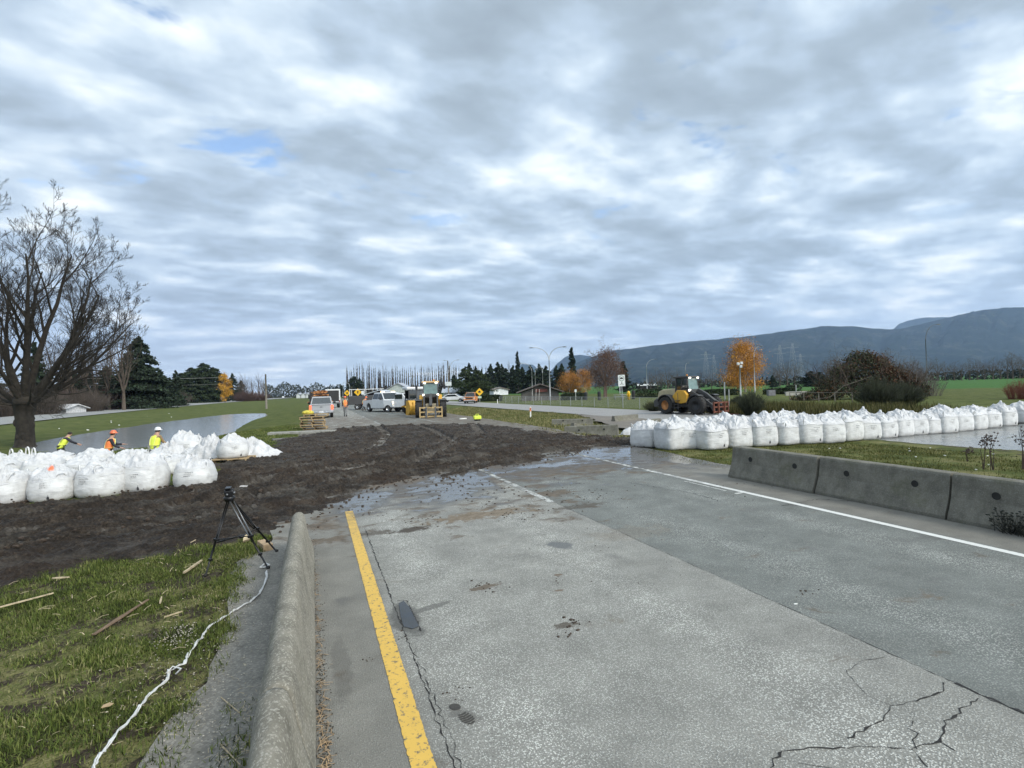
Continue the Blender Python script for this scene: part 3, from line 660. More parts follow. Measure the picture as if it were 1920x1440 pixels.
# collapsed barriers lying in the median
def barrier_m(px, py, L, rz, tilt, label, ht=.7):
    p = onG(px, py); t_ = thing('old_barrier', label, 'concrete barrier', (p.x, p.y, p.z-.05), rz, 'old barriers dumped in the median')
    k_ = ht/.655; o = long_loft([(x-.24, z*k_) for x, z in PR], L, 14, seed=int(px)).build('barrier_body', CONC, t_, bevel=.008); o.rotation_euler = tilt
    for yy in (L*.25, L*.72):
        h = MB(); h.lathe([(.045, 0), (.05, .006), (.03, .008)], 14, 'X'); ho = h.build('lifting_hole', HOLE, o); ho.location = (-.15, yy, .4)
    return t_
R_ = math.radians
barrier_m(1160, 817, 2.6, R_(52), (R_(-2), 0, 0), 'old grey barrier lying nearest in the median beside the loose white cloth', .60)
barrier_m(1196, 812, 2.5, R_(-60), (0, R_(3), 0), 'old grey barrier running behind the end bag of the right row', .66)
barrier_m(1072, 808, 1.7, R_(-66), (R_(-13), 0, R_(4)), 'short broken barrier tipped down into the median grass', .5)
barrier_m(1112, 798, 2.6, R_(60), (0, 0, 0), 'weathered dark barrier lying furthest back in the median', .5)
barrier_m(1150, 793, 2.4, R_(-72), (0, 0, 0), 'dark grey barrier behind the others in the median near the apron', .5)
# low kerb slab and concrete strip at the left edge of the far road
SLAB = mat('slab_concrete', (.27, .265, .235), .9, var=.25, scale=6, bump=.4)
p = G(590, 812)
tag(MB().box((0, 0, .07), (3.4, .55, .14), rz=-.05).build('concrete_slab', SLAB, bevel=.02, loc=(p.x-.6, p.y, 0), rz=R_(-10)), 'long pale concrete slab on the ground before the pallet stack', 'slab')
p = G(560, 822)
tag(MB().box((0, 0, .03), (1.9, .5, .09), rz=-.05).build('asphalt_slab', mat('broken_asphalt', (.13, .125, .11), .9, var=.3, scale=8, bump=.6), bevel=.02, loc=(p.x-.2, p.y, -.02), rz=R_(12)), 'broken grey slab edge half buried at the muddy verge', 'slab')

# ------------------------------------------------------------------ bulk bags
def mat_bag(name, col, bs=.6, st=1.):
    m, t, b = principled(name); P = t.new('ShaderNodeTexCoord').outputs['Object']
    n = t.noise(P, 2.5, 5, .6); g = t.noise(P, 6, 6, .7)
    c = t.ramp(n, [(.3, tuple(q*.80 for q in col)), (.6, col)])
    c = t.mix(t.math('MULTIPLY', t.mapr(t.noise(P, 4, 6, .7), .52, .66), .45), c, (.36, .35, .33)); z = t.sep(P)[2]; dirt = t.math('MULTIPLY', t.mapr(t.math('ADD', z, t.math('MULTIPLY', g, .3)), .32, .14), t.mapr(g, .38, .62))
    c = t.mix(t.math('MULTIPLY', dirt, .65), c, (.17, .135, .10)); t.put(b.inputs['Base Color'], c)
    b.inputs['Roughness'].default_value = .55; b.inputs['Specular IOR Level'].default_value = .3
    mp = t.new('ShaderNodeMapping'); t.put(mp.inputs[0], P); mp.inputs['Scale'].default_value = (1, 1, st); wv = t.noise(mp.outputs[0], 20, 5, .6, .5); t.put(b.inputs['Normal'], t.bump(t.math('ADD', wv, t.math('MULTIPLY', t.noise(mp.outputs[0], 6, 4, .6), 1.6)), bs, .03))
    return m
BAG = mat_bag('woven_bag_fabric', (.66, .66, .645), .32, 3.); FILM = mat_bag('bag_liner_fabric', (.60, .60, .60), .7)
INK = mat('printed_ink', (.05, .05, .055), .7)
def se(a, n):
    c, s = math.cos(a), math.sin(a); return 1/((abs(c)**n+abs(s)**n)**(1/n))
class BagShape:
    def __init__(s, w, d, h, n, seed, bulge=.06): s.w, s.d, s.h, s.n, s.seed, s.b = w/2, d/2, h, n, seed, bulge
    def p(s, a, t, off=0.):
        r = se(a, s.n); bl_ = 1+s.b*math.sin(math.pi*min(1, t*1.05))-.12*(1-min(1, t/.14))**2*(.5+.5*mn.noise((a*1.3, s.seed, 0)))
        wr = .014*mn.noise((a*2.2, t*9+s.seed, s.seed))+.009*mn.noise((a*5+3, t*22, s.seed))+.02*mn.noise((a*1.1, t*2.3, s.seed+5))
        r *= bl_+wr*1.6; hh = s.h*(1+.07*mn.noise((math.cos(a)*1.5, math.sin(a)*1.5, s.seed)))
        x, y = s.w*r*math.cos(a), s.d*r*math.sin(a); L = math.hypot(x, y); return (x*(1+off/L), y*(1+off/L), hh*t+.0)
def make_bag(seed, style, label, cat='bulk bag', group=None):
    rg = random.Random(seed); rd = style == 'round'
    w_, d_, h_ = (.90, .90, .60) if rd else (.90, .90, .62)
    w_ *= rg.uniform(.96, 1.05); h_ *= rg.uniform(.93, 1.06)
    B = BagShape(w_, d_, h_, 2.7 if rd else 5.2, seed, .10 if rd else .045)
    t_ = thing('bulk_bag', label, cat, (0, 0, 0), 0, group)
    na, nt = 72, 15; V = [B.p(2*math.pi*i/na, j/(nt-1)) for j in range(nt) for i in range(na)]
    f = [(j*na+i, j*na+(i+1) % na, (j+1)*na+(i+1) % na, (j+1)*na+i) for j in range(nt-1) for i in range(na)]; f.append(tuple(range(na))[::-1])
    MB().add(V, f).build('bag_body', BAG, t_, smooth=True)
    # gathered, crumpled top with folds running to the tie
    nr = 30; V = []; pk = [(rg.uniform(-.3, .3), rg.uniform(-.3, .3), rg.uniform(.05, .15), rg.uniform(.10, .18)) for _ in range(6)]
    drape = .10 if rd else .035; ph = rg.uniform(0, 9); H_ = rg.uniform(.15, .25); cx, cy = rg.uniform(-.14, .14), rg.uniform(-.14, .14)
    for j in range(nr):
        s = j/(nr-1)                      # 0 rim .. 1 centre
        for i in range(na):
            a = 2*math.pi*i/na; q = B.p(a, 1.0)
            out = 1.03 if s == 0 else 1.03-.03*min(1, s*8); k_ = (1-s)**.9
            x = q[0]*out*k_+cx*s; y = q[1]*out*k_+cy*s
            low = -drape*(.6+.9*max(0, mn.noise((a*2+ph, 1, 2))))*max(0, 1-s*9)
            z = q[2]*1.0+low+H_*(s**.85)
            fold = 1-abs(mn.noise((math.cos(a)*3.6*(1-.5*s), math.sin(a)*3.6*(1-.5*s), ph+s*.8)))*2
            fold2 = 1-abs(mn.noise((x*9+ph, y*9, z*2)))*2.2; fold3 = mn.noise((x*19, y*19, ph))
            env = min(1, s*6)*(1-.3*s)
            z += env*(.060*fold+.055*fold2+.030*fold3)
            for (px_, py_, ph_, pr_) in pk: z += env*ph_*math.exp(-((x-px_)**2+(y-py_)**2)/(pr_*pr_*.5))
            x += .03*mn.noise((x*7, y*7, ph+3))*env; y += .03*mn.noise((x*7, y*7, ph+8))*env
            V.append((x, y, z))
    f = [(j*na+i, j*na+(i+1) % na, (j+1)*na+(i+1) % na, (j+1)*na+i) for j in range(nr-1) for i in range(na)]; f.append(tuple((nr-1)*na+i for i in range(na)))
    MB().add(V, f).build('crumpled_top', FILM, t_, smooth=True)
    for q in range(4):
        if rg.random() < .18: continue
        a = math.pi/4+q*math.pi/2; x, y, z = B.p(a, 1.0); x *= .82; y *= .82
        an = rg.uniform(0, math.pi); sp = rg.uniform(.06, .11); hh = rg.uniform(.13, .27); ln = Vector((rg.uniform(-.12, .12), rg.uniform(-.12, .12), 0))
        P_ = [Vector((x, y, z-.05))+Vector((math.cos(an)*sp*c_, math.sin(an)*sp*c_, 0))+ln*(s_**1)+Vector((0, 0, hh*s_)) for c_, s_ in [(-1, 0), (-1.05, .4), (-.85, .78), (-.4, .98), (.1, 1.02), (.55, .9), (.95, .6), (1, .25), (1, 0)]]
        MB().tube(P_, .021, 5, flat=.45).build('lifting_loop', BAG, t_, smooth=True)
    # printed lines and a small printed block near the bottom of the face (front is -Y)
    if rg.random() < (.8 if not rd else 1.):
        mb = MB(); a0 = -math.pi/2+rg.uniform(-.30, .05); t0 = .80 if rd else .80
        for ln_ in range(3):
            mb = MB(); a = a0; tt = t0-ln_*.085
            while a < a0+.46-.1*ln_:
                wl = rg.uniform(.03, .075)
                for k_ in range(max(1, int(wl/.018))):
                    aa = a+k_*.018; mb.add([B.p(aa, tt, .006), B.p(aa+.012, tt, .006), B.p(aa+.012, tt+.030, .006), B.p(aa, tt+.030, .006)], [(0, 1, 2, 3)])
                a += wl+.02
            mb.build('lettering', INK, t_)
    if rg.random() < .75:
        mb = MB(); a0 = -math.pi/2+rg.uniform(.1, .42); t0 = .12
        def q_(a1, a2, t1, t2): mb.add([B.p(a1, t1, .007), B.p(a2, t1, .007), B.p(a2, t2, .007), B.p(a1, t2, .007)], [(0, 1, 2, 3)])
        q_(a0-.055, a0+.055, t0, t0+.09); q_(a0-.04, a0+.04, t0+.09, t0+.13); q_(a0-.012, a0+.012, t0+.15, t0+.185)
        mb.build('print', INK, t_)
    return t_
square = [make_bag(100+i, 'square', 'x') for i in range(8)]
rounds = [make_bag(200+i, 'round', 'x') for i in range(7)]
index_kids()
usedbag = set()
def put_bag(src, x, y, z, rz, label, group, sc=1.):
    if src.name not in usedbag:
        usedbag.add(src.name); o = src; o.location = (x, y, z); o.rotation_euler.z = rz; o.scale = (sc,)*3 if not hasattr(sc, '__len__') else sc; o['label'] = label
    else: o = copy_tree(src, (x, y, z), rz, label, sc)
    o['group'] = group; return o
# right row, front line: pixel centre and base line
RB = [(1214, 838), (1262, 843), (1301, 841), (1349, 842), (1397, 838), (1444, 836), (1490, 833), (1532, 831), (1571, 830), (1606, 826), (1640, 824), (1673, 821), (1703, 818), (1731, 816), (1759, 813), (1787, 811), (1816, 808), (1844, 806), (1870, 803), (1900, 799), (1934, 793), (1975, 790)]
lastx = None
for i, (x, y) in enumerate(RB):
    xg = onG(x, y); rz = R_(-4)+.12*math.sin(i*2.3)
    if i == 0: rz = R_(28)
    vdir = Vector((xg.x, xg.y)).normalized(); c = Vector((xg.x, xg.y))+Vector((0, .45)) if i > 1 else Vector((xg.x, xg.y))+vdir*.48
    lab = {0: 'white bulk bag at the left end of the right-hand row, beside the muddy asphalt', 1: 'white bulk bag with a torn sandy hole at its foot, second in the right-hand row'}.get(i) or f'white square bulk bag, {ORD[i]} from the left in the front of the right-hand row'
    put_bag(square[(i*3+1) % 8], c.x, c.y, gz(c.x, c.y)-.01 if c.x < 20 else -.215, rz, lab, 'front line of bulk bags in the right-hand row', (1, 1, 1+.06*math.sin(i*1.7)))
bagx = [(1238, 836), (1285, 832), (1338, 829), (1384, 828), (1442, 826), (1482, 824), (1530, 822), (1585, 818), (1655, 812), (1745, 806), (1805, 801), (1862, 796)]
for i, (x, y) in enumerate(bagx):
    xg = G(x, y+2, -.05); c = (xg.x+.25, 14.75+.1*math.sin(i))
    put_bag(square[(i*5+2) % 8], c[0], c[1], gz(*c)-.02 if c[0] < 17 else -.215, .15*math.sin(i*3.1), f'white bulk bag standing behind the front line, {ORD[i]} from the left of the right-hand row', 'rear line of bulk bags in the right-hand row', (1, 1, 1.02+.10*abs(math.sin(i*2.1))))
# brown torn hole on the second bag
p = G(1251, 838); tag(MB().lathe([(0, .02), (.10, .015), (.13, 0), (.10, -.01), (0, -.01)], 16).build('sand_spill', mat('wet_sand', (.28, .22, .14), .95, var=.3, scale=20, bump=.5), loc=(p.x-.02, p.y-.02, .02)), 'small heap of brown sand leaking from a torn bag foot', 'sand spill')
# left rows
def bagL(i, x, y, lab, src, sc=1., dz=0., D=None, rz=0.):
    g = G(x, y, -.03+dz); v = Vector((g.x, g.y)).normalized(); c = Vector((g.x, g.y))+v*.46
    return put_bag(rounds[src], c.x, c.y, -.05+dz, rz-R_(18)+i*.3, lab, 'bulk bags in the left-hand rows', sc)
L1 = [(16, 946), (104, 939), (192, 932), (275, 922), (367, 914)]
for i, (x, y) in enumerate(L1):
    bagL(0, x, y, ['white bulk bag cut by the left edge, front of the left-hand rows', 'plain white bulk bag, second in the front of the left-hand rows', 'white bulk bag with printed lines, third in the front of the left-hand rows', 'white bulk bag with printed lines and black block, fourth in left front row', 'white bulk bag at the right end of the left front row, behind the tripod'][i], i, (.89, .95, [.86, .82, .86, .92, .80][i]), rz=.2*math.sin(i*2))
g = G(-75, 952); put_bag(rounds[5], g.x, g.y+.3, -.05, .3, 'white bulk bag beyond the left picture edge', 'bulk bags in the left-hand rows')
rowsL = [([(5, 905), (85, 902), (160, 899), (238, 894), (312, 890)], 'middle'), ([(-20, 880), (45, 879), (112, 877), (180, 875), (248, 872), (312, 869), (372, 866)], 'back')]
for r_, (lst, nm) in enumerate(rowsL):
    for i, (x, y) in enumerate(lst):
        bagL(1, x, y, f'white crumpled bulk bag, {ORD[i]} from the left in the {nm} of the left-hand rows', (i*2+r_*3+1) % 7, (1.03, 1.02, [.72, .58][r_]+.06*math.sin(i*2.7+r_)), rz=.6*math.sin(i*3+r_))
# two bags stacked further back, and a slumped empty one
bagL(0, 352, 858, 'white bulk bag heaped high behind the right end of the left rows', 4, (1.15, 1.1, 1.02), rz=.4)
WOODP = mat('pallet_wood', (.36, .26, .14), .8, var=.35, scale=7, bump=.3)
def pallet(name, label, loc, rz, group=None, sz=(1.15, 1.0)):
    t_ = thing(name, label, 'pallet', loc, rz, group); W2, D2 = sz
    for y in np.linspace(-D2/2+.05, D2/2-.05, 6): MB().box((0, y, .135), (W2, .1, .022)).build('deck_board', WOODP, t_)
    for x in (-W2/2+.04, 0, W2/2-.04): MB().box((x, 0, .073), (.045, D2, .10)).build('stringer', WOODP, t_)
    for y in (-D2/2+.06, 0, D2/2-.06): MB().box((0, y, .011), (W2, .1, .02)).build('bottom_board', WOODP, t_)
    return t_
g = G(436, 868); pallet('wooden_pallet', 'light wooden pallet under the loop-topped bag at the end of the left rows', (g.x, g.y+.45, -.02), R_(-14), sz=(1.1, .95))
put_bag(rounds[6], g.x-.05, g.y+.5, .13, .3, 'white bulk bag with tall loops standing on a wooden pallet', 'bulk bags in the left-hand rows', (.98, .9, .80))
for k_, (dx_, h_) in enumerate([(-.32, .42), (-.05, .36), (.14, .50), (.30, .44)]):
    P_ = [Vector((dx_+c_*.07, -.1+.1*k_*.5, (.62+h_*s_)*1.1)) for c_, s_ in [(-1, 0), (-.9, .5), (-.5, .95), (0, 1.05), (.5, .93), (.9, .5), (1, 0)]]
    MB().tube(P_, .028, 6, flat=.4).build('lifting_loop', BAG, rounds[6], smooth=True)
def slump(x, y, w_, d_, h_, seed, label, z0=0., rz=0.):
    g = G(x, y, z0); n = 44; V = []; rg = random.Random(seed)
    for j in range(n):
        for i in range(n):
            u, v = i/(n-1)*2-1, j/(n-1)*2-1; r = math.hypot(u, v); a = math.atan2(v, u)
            lim = 1+.28*mn.noise((math.cos(a)*1.6, math.sin(a)*1.6, seed)); q = max(0, 1-r/lim)
            fold = 1-abs(mn.noise((u*3+seed, v*3, 2)))*2; f2 = 1-abs(mn.noise((u*8, v*8, seed)))*2
            z = h_*(q**.7)*(.65+.45*fold+.2*f2)*(1-.35*u) if q > 0 else -.03
            V.append((u*w_, v*d_, z))
    me = arr_mesh('empty_bag', V, grid_faces(n, n), FILM, True); o = link('empty_bag', me, None, 0, (g.x, g.y, z0), rz)
    return tag(o, label, 'bulk bag', 'slumped empty bags')
slump(474, 857, 1.0, .8, .60, 4, 'slumped empty white bag spilling off the pallet towards the road', 0, -.3)
slump(404, 862, .7, .5, .75, 17, 'crumpled white bag slumped against the left side of the loop-topped bag', 0)
slump(326, 864, .7, .6, .62, 7, 'crumpled white bag piled among the back left bags', .0)
slump(1182, 812, .55, .3, .25, 9, 'loose white cloth against the old median barrier', -.1, .4)
slump(452, 913, .22, .05, .03, 12, 'scrap of white plastic trodden into the mud behind the tripod', .06, .1)
OP = mat('orange_spray_paint', (.85, .22, .10), .6)
# ------------------------------------------------------------------ vegetation
def leafquads(C, size, rg, flat=0., droop=None):
    """random small quads at points C (N,3)"""
    n = len(C); A = rg.normal(size=(n, 3)); 
    if flat: A[:, 2] *= (1-flat)
    A /= np.linalg.norm(A, axis=1, keepdims=True); Bv = rg.normal(size=(n, 3)); Bv -= (Bv*A).sum(1, keepdims=True)*A; Bv /= np.linalg.norm(Bv, axis=1, keepdims=True)
    s = (size if not np.isscalar(size) else np.full(n, size))*rg.uniform(.6, 1.3, n); s = s[:, None]
    V = np.stack([C-A*s-Bv*s*.5, C+A*s-Bv*s*.5, C+A*s*.8+Bv*s*.6, C-A*s*.8+Bv*s*.6], 1).reshape(-1, 3)
    return V, np.arange(4*n).reshape(n, 4)
def branches(seed, base, dirv, length, rad, levels, rg=None, spread=.6, up=.15, kids=(3, 5), n=5, ratio=.68, curve=.25, lens=None, twigr=.006, start=.3):
    """recursive limbs; returns list of (points, radii, level)"""
    rg = rg or random.Random(seed); out = []; stack = [(Vector(base), Vector(dirv).normalized(), length, rad, 0)]
    while stack:
        p, d, L, r, lv = stack.pop(); m = 6 if lv < 2 else 4; P = [p.copy()]; Rr = [r]; q = p.copy(); dd = d.copy()
        for i in range(m):
            dd = (dd+Vector((rg.gauss(0, curve), rg.gauss(0, curve), rg.gauss(0, curve)))*.45+Vector((0, 0, up))*.35).normalized(); q = q+dd*(L/m); P.append(q.copy())
            Rr.append(max(twigr*.5, r*(1-(i+1)/m*(.80 if lv < levels else .85))))
        out.append((P, Rr, lv))
        if lv < levels:
            nk = rg.randint(*kids) if lv else kids[1]+1
            for k_ in range(nk):
                f = start+(1-start)*(k_+rg.random())/nk; i = min(m-1, int(f*m)); pt = P[i].lerp(P[i+1], f*m-i)
                ax_ = (P[i+1]-P[i]).normalized(); side = ax_.orthogonal(); side.rotate(Matrix.Rotation(rg.uniform(0, 6.283), 3, ax_))
                nd = (ax_*(1-spread*rg.uniform(.6, 1.1))+side*spread*rg.uniform(.7, 1.3)).normalized()
                stack.append((pt, nd, L*ratio*rg.uniform(.7, 1.15)*(1.15-.5*f), max(twigr*.6, Rr[i]*rg.uniform(.45, .62)), lv+1))
    return out
def tube_np(lists, nside=(7, 5, 4, 3, 3, 3, 3)):
    mb = MB()
    for P, Rr, lv in lists: mb.tube(P, Rr, nside[min(lv, 6)], caps=False)
    return mb
BARK = mat('dark_bark', (.030, .025, .019), .95, var=.45, scale=4, bump=.9, bscale=14); BARKG = mat('grey_bark', (.11, .095, .078), .95, var=.3, scale=3)
TWIGR = mat('reddish_twigs', (.105, .07, .055), .95, var=.3); PALEB = mat('pale_bark', (.36, .33, .28), .9, var=.3, scale=6); TWIG = mat('brown_twigs', (.085, .066, .050), .95, var=.3)
# the big bare tree on the left
bp = onG(47, 838); T = thing('bare_tree', 'large leafless tree with dark spreading limbs at the left edge beside the flooded ditch', 'tree', bp)
rg = random.Random(12)
mb = MB(); tr = [Vector((0, 0, -.2)), Vector((.0, 0, .15)), Vector((.03, 0, 1.0)), Vector((0, 0, 1.9)), Vector((.02, 0, 2.6))]
mb.tube(tr, [.68, .50, .43, .46, .56], 18); mb.ball((.05, 0, 2.75), (.62, .5, .5), 12, 8)
for k_ in range(9):
    a = k_*.7; mb.ball((math.cos(a)*.40, math.sin(a)*.40, rg.uniform(.3, 2.4)), (.12, .12, rg.uniform(.1, .3)), 7, 5)
o = mb.build('trunk', BARK, T, smooth=True)
VR = Vector((math.cos(YAW), -math.sin(YAW), 0)); VF = Vector((math.sin(YAW), math.cos(YAW), 0))   # picture-right and away
L_ = []
for sx_, sz_, dep, ln, rr_ in [(-.75, .9, .1, 6.0, .24), (-.35, 1., .5, 7.2, .26), (-.1, 1., -.3, 7.6, .24), (.15, 1., .3, 7.4, .26), (.38, .95, -.35, 7.0, .24), (.7, .85, .3, 6.6, .24), (1.0, .62, -.2, 6.3, .24), (1.1, .38, .35, 5.6, .18), (1.15, .2, -.4, 4.9, .15), (-1., .5, -.3, 5.2, .2), (-1.1, .25, .2, 4.4, .16), (.05, .8, 1., 5.6, .18), (.05, .8, -1., 5.2, .17), (.9, .5, .8, 5.2, .16), (.8, .1, -.7, 3.6, .10), (-.8, .05, -.6, 3.2, .09)]:
    d = VR*sx_+VF*dep+Vector((0, 0, sz_)); L_ += branches(0, Vector((0, 0, 2.5))+VR*sx_*.25, d+Vector((0, 0, .35 if sz_ > .3 else 0)), ln*1.32, rr_*.82, 5 if ln > 5.5 else 4, rg, spread=.36, up=.24, kids=(4, 5), ratio=.56, curve=.13, twigr=.012, start=.15)
tube_np(L_, (9, 6, 4, 3, 3, 3)).build('crown', BARK, T, smooth=True)
print('big tree limbs', len(L_))
# generic makers --------------------------------------------------
def tree_bare(seed, h, label, m=BARKG, levels=3, spread=.5, up=.2, slim=1., name='bare_tree', fine=True, cat='tree', group=None, tr=None):
    T = thing(name, label, cat, (0, 0, 0), 0, group); rg = random.Random(seed); tr = tr or h*.016
    mb = MB(); mb.tube([(0, 0, -.3), (0, 0, h*.15), (rg.uniform(-.02, .02)*h, 0, h*.35)], [tr*1.3, tr, tr*.8], 6); mb.build('trunk', m, T, smooth=True)
    L = []
    for k_ in range(7):
        a = k_*2.4; L += branches(0, (0, 0, h*(.14+.035*k_)), (math.cos(a)*slim, math.sin(a)*slim, 1.1), h*.44, tr*.6, levels, rg, spread=spread, up=up, kids=(3, 4), ratio=.6, twigr=h*.0016)
    L += branches(0, (0, 0, h*.3), (0, 0, 1), h*.6, tr*.75, levels, rg, spread=spread, up=up, kids=(3, 5), ratio=.5, twigr=h*.0016)
    tube_np(L, (5, 4, 3, 3, 3)).build('crown', m, T); return T
LEAFD = mat('dark_needles', (.014, .026, .011), .9, var=.5, scale=.6, island=.55); LEAFM = mat('cedar_green', (.028, .044, .012), .9, var=.45, scale=.7, island=.5)
LEAFY = mat('yellow_leaves', (.50, .27, .03), .85, var=.35, scale=.8, island=.45); LEAFO = mat('orange_leaves', (.38, .17, .03), .85, var=.35, scale=.8, island=.5)
LEAFB = mat('olive_leaves', (.050, .055, .018), .9, var=.5, scale=2., island=.6); LEAFR = mat('rusty_leaves', (.10, .05, .025), .9, var=.4, scale=2., island=.5)
LEAFK = mat('box_hedge_leaves', (.022, .034, .012), .9, var=.4, scale=2., island=.5)
def conifer(seed, h, r, label, m=LEAFD, n=2600, lsz=.03, shape=1.0, name='conifer', skirt=.06, group=None, gap=.35, stem=True):
    T = thing(name, label, 'tree', (0, 0, 0), 0, group); rg = np.random.RandomState(seed)
    if stem: MB().tube([(0, 0, -.3), (0, 0, h*.5), (0, 0, h*.97)], [h*.018, h*.012, h*.002], 6).build('trunk', BARK, T)
    nb = int(40+h*3); C = []
    for i in range(nb):
        f = (i+rg.rand())/nb; z = h*(skirt+(1-skirt)*f); R = r*((1-f)**shape)*(1+gap*(rg.rand()-.55))+.02*r; a = rg.rand()*6.283
        k_ = max(6, int(n/nb*(R/r+.12)*1.8)); s = rg.rand(k_)**.6
        x = np.cos(a)*R*s+rg.normal(size=k_)*R*.13*(.3+s); y = np.sin(a)*R*s+rg.normal(size=k_)*R*.13*(.3+s)
        zz_ = z-R*.28*s**1.5+rg.normal(size=k_)*h*.010; C.append(np.stack([x, y, zz_], 1))
    C.append(np.stack([rg.normal(size=12)*h*.004, rg.normal(size=12)*h*.004, h*(1-rg.rand(12)*.06)], 1))
    C = np.concatenate(C); V, Fc = leafquads(C, h*lsz, rg, .2); me = arr_mesh('crown', V, Fc, m); o = link('crown', me, T); return T
def leafy(seed, h, r, label, m, n=3000, lsz=.018, name='tree', clumps=40, trunkm=BARKG, z0=.12, group=None, cat='tree', egg=1.0, limbs=True, m2=None):
    T = thing(name, label, cat, (0, 0, 0), 0, group); rg = np.random.RandomState(seed); rr_ = random.Random(seed)
    if limbs:
        MB().tube([(0, 0, -.3), (0, 0, h*.3), (0, 0, h*.6)], [h*.02, h*.015, h*.006], 6).build('trunk', trunkm, T, smooth=True)
        L = []
        for k_ in range(8): a = k_*2.4; L += branches(0, (0, 0, h*(.1+.04*k_)), (math.cos(a)*.7, math.sin(a)*.7, 1.1), h*.45, h*.008, 2, rr_, spread=.5, up=.2, ratio=.55, twigr=h*.001)
        tube_np(L, (4, 3, 3)).build('limbs', trunkm, T)
    C = []
    for i in range(clumps):
        u = rg.normal(size=3); u /= np.linalg.norm(u); u *= rg.rand()**.4; zc = z0+(1-z0)*(u[2]*.5+.5); wz = (math.sin(math.pi*min(.98, max(.05, (zc-z0)/(1-z0)*.85+.12)))**.7*egg) if egg > 0 else (1-zc)**.55*1.15+.04
        c = np.array([u[0]*r*wz, u[1]*r*wz, zc*h]); k_ = n//clumps; s = r*rg.uniform(.12, .26); C.append(c+rg.normal(size=(k_, 3))*np.array([s, s, s*.8]))
    C = np.concatenate(C); C = C[C[:, 2] > .02]; V, Fc = leafquads(C, h*lsz, rg); o = link('crown' if limbs else 'foliage', arr_mesh('crown', V, Fc, m), T)
    if m2:
        k_ = rg.rand(len(C)) < .3; V, Fc = leafquads(C[k_]*1.03, h*lsz, rg); link('dead_leaves', arr_mesh('dead_leaves', V, Fc, m2), T)
    return T
def put(o, px, D, sc=1., rz=0., zoff=0.):
    c = colm(px, D); o.location = (c.x, c.y, gz(c.x, c.y)+zoff); o.rotation_euler.z = rz
    if sc != 1.: o.scale = (sc,)*3 if not hasattr(sc, '__len__') else sc
    return o
def cp(o, px, D, sc, label, rz=0.): c = copy_tree(o, label=label, rz=rz); return put(c, px, D, sc, rz)

GB = 'dark conifers along the left road'
c1 = put(conifer(1, 18, 8.2, 'tall broad dark conifer behind the big bare tree, beside the left road', n=19000, shape=.75, lsz=.016, group=GB), 263, 135)
c2 = put(conifer(2, 11, 3.2, 'small ragged dark conifer between the tall conifer and the cedar clump', n=2500, lsz=.022, shape=.8, group=GB), 330, 165)
c3 = put(conifer(3, 14, 4.5, 'dark green conifer seen through the limbs of the big bare tree', n=5000, shape=.8, lsz=.018, group=GB), 68, 105)
c4 = put(conifer(4, 16, 4, 'narrow dark conifer at the far left edge behind the bare tree', n=3000, shape=.8, lsz=.018, group=GB), -20, 115)
index_kids()
cp(c1, 298, 160, (.75, .75, .62), 'dark conifer shoulder right of the tall broad one', 2.); cp(c1, 236, 158, (.7, .7, .7), 'dark conifer shoulder left of the tall broad one', 4.); cp(c1, 130, 135, (.8, .8, .62), 'dark evergreen mass behind the white shed and big tree', 1.); cp(c1, 168, 150, (.8, .8, .60), 'dark evergreen behind the reddish thicket, left of the slender bare trees', 5.); cp(c1, 200, 155, (.8, .8, .68), 'dark evergreen between the reddish thicket and the tall broad conifer', 3.5); cp(c2, 318, 160, (1.1, 1.1, .78), 'short dark conifer between the tall broad one and the cedars'); cp(c2, 205, 150, (1.3, 1.3, .9), 'dark conifer left of the tall broad one, low behind brown shrubs')
GC = 'tall cedars by the left road'
CEDM = mat('cedar_hedge_needles', (.020, .034, .010), .9, var=.45, scale=.7, island=.5)
d1 = put(conifer(5, 18.5, 6.2, 'tallest rounded green cedar of the clump by the left road', m=CEDM, n=14000, shape=.32, lsz=.015, group=GC, gap=.2), 384, 250)
index_kids()
cp(d1, 362, 245, (1., 1., .88), 'green cedar on the left shoulder of the cedar clump'); cp(d1, 402, 255, (.95, .95, .90), 'green cedar at the right shoulder of the cedar clump'); cp(d1, 343, 240, (.9, .9, .74), 'shortest green cedar at the left end of the cedar clump')
put(leafy(6, 13.5, 2.7, 'bright yellow tree glowing beside the cedar clump', LEAFY, n=6500, lsz=.012, clumps=60, name='yellow_tree', z0=.02), 422, 235)
e1 = put(conifer(7, 15, 4., 'dark pine behind the yellow tree', n=3500, shape=.6, lsz=.02, group=GB), 436, 290); index_kids()
cp(e1, 452, 320, (1.1, 1.1, .8), 'low dark pine right of the yellow tree')
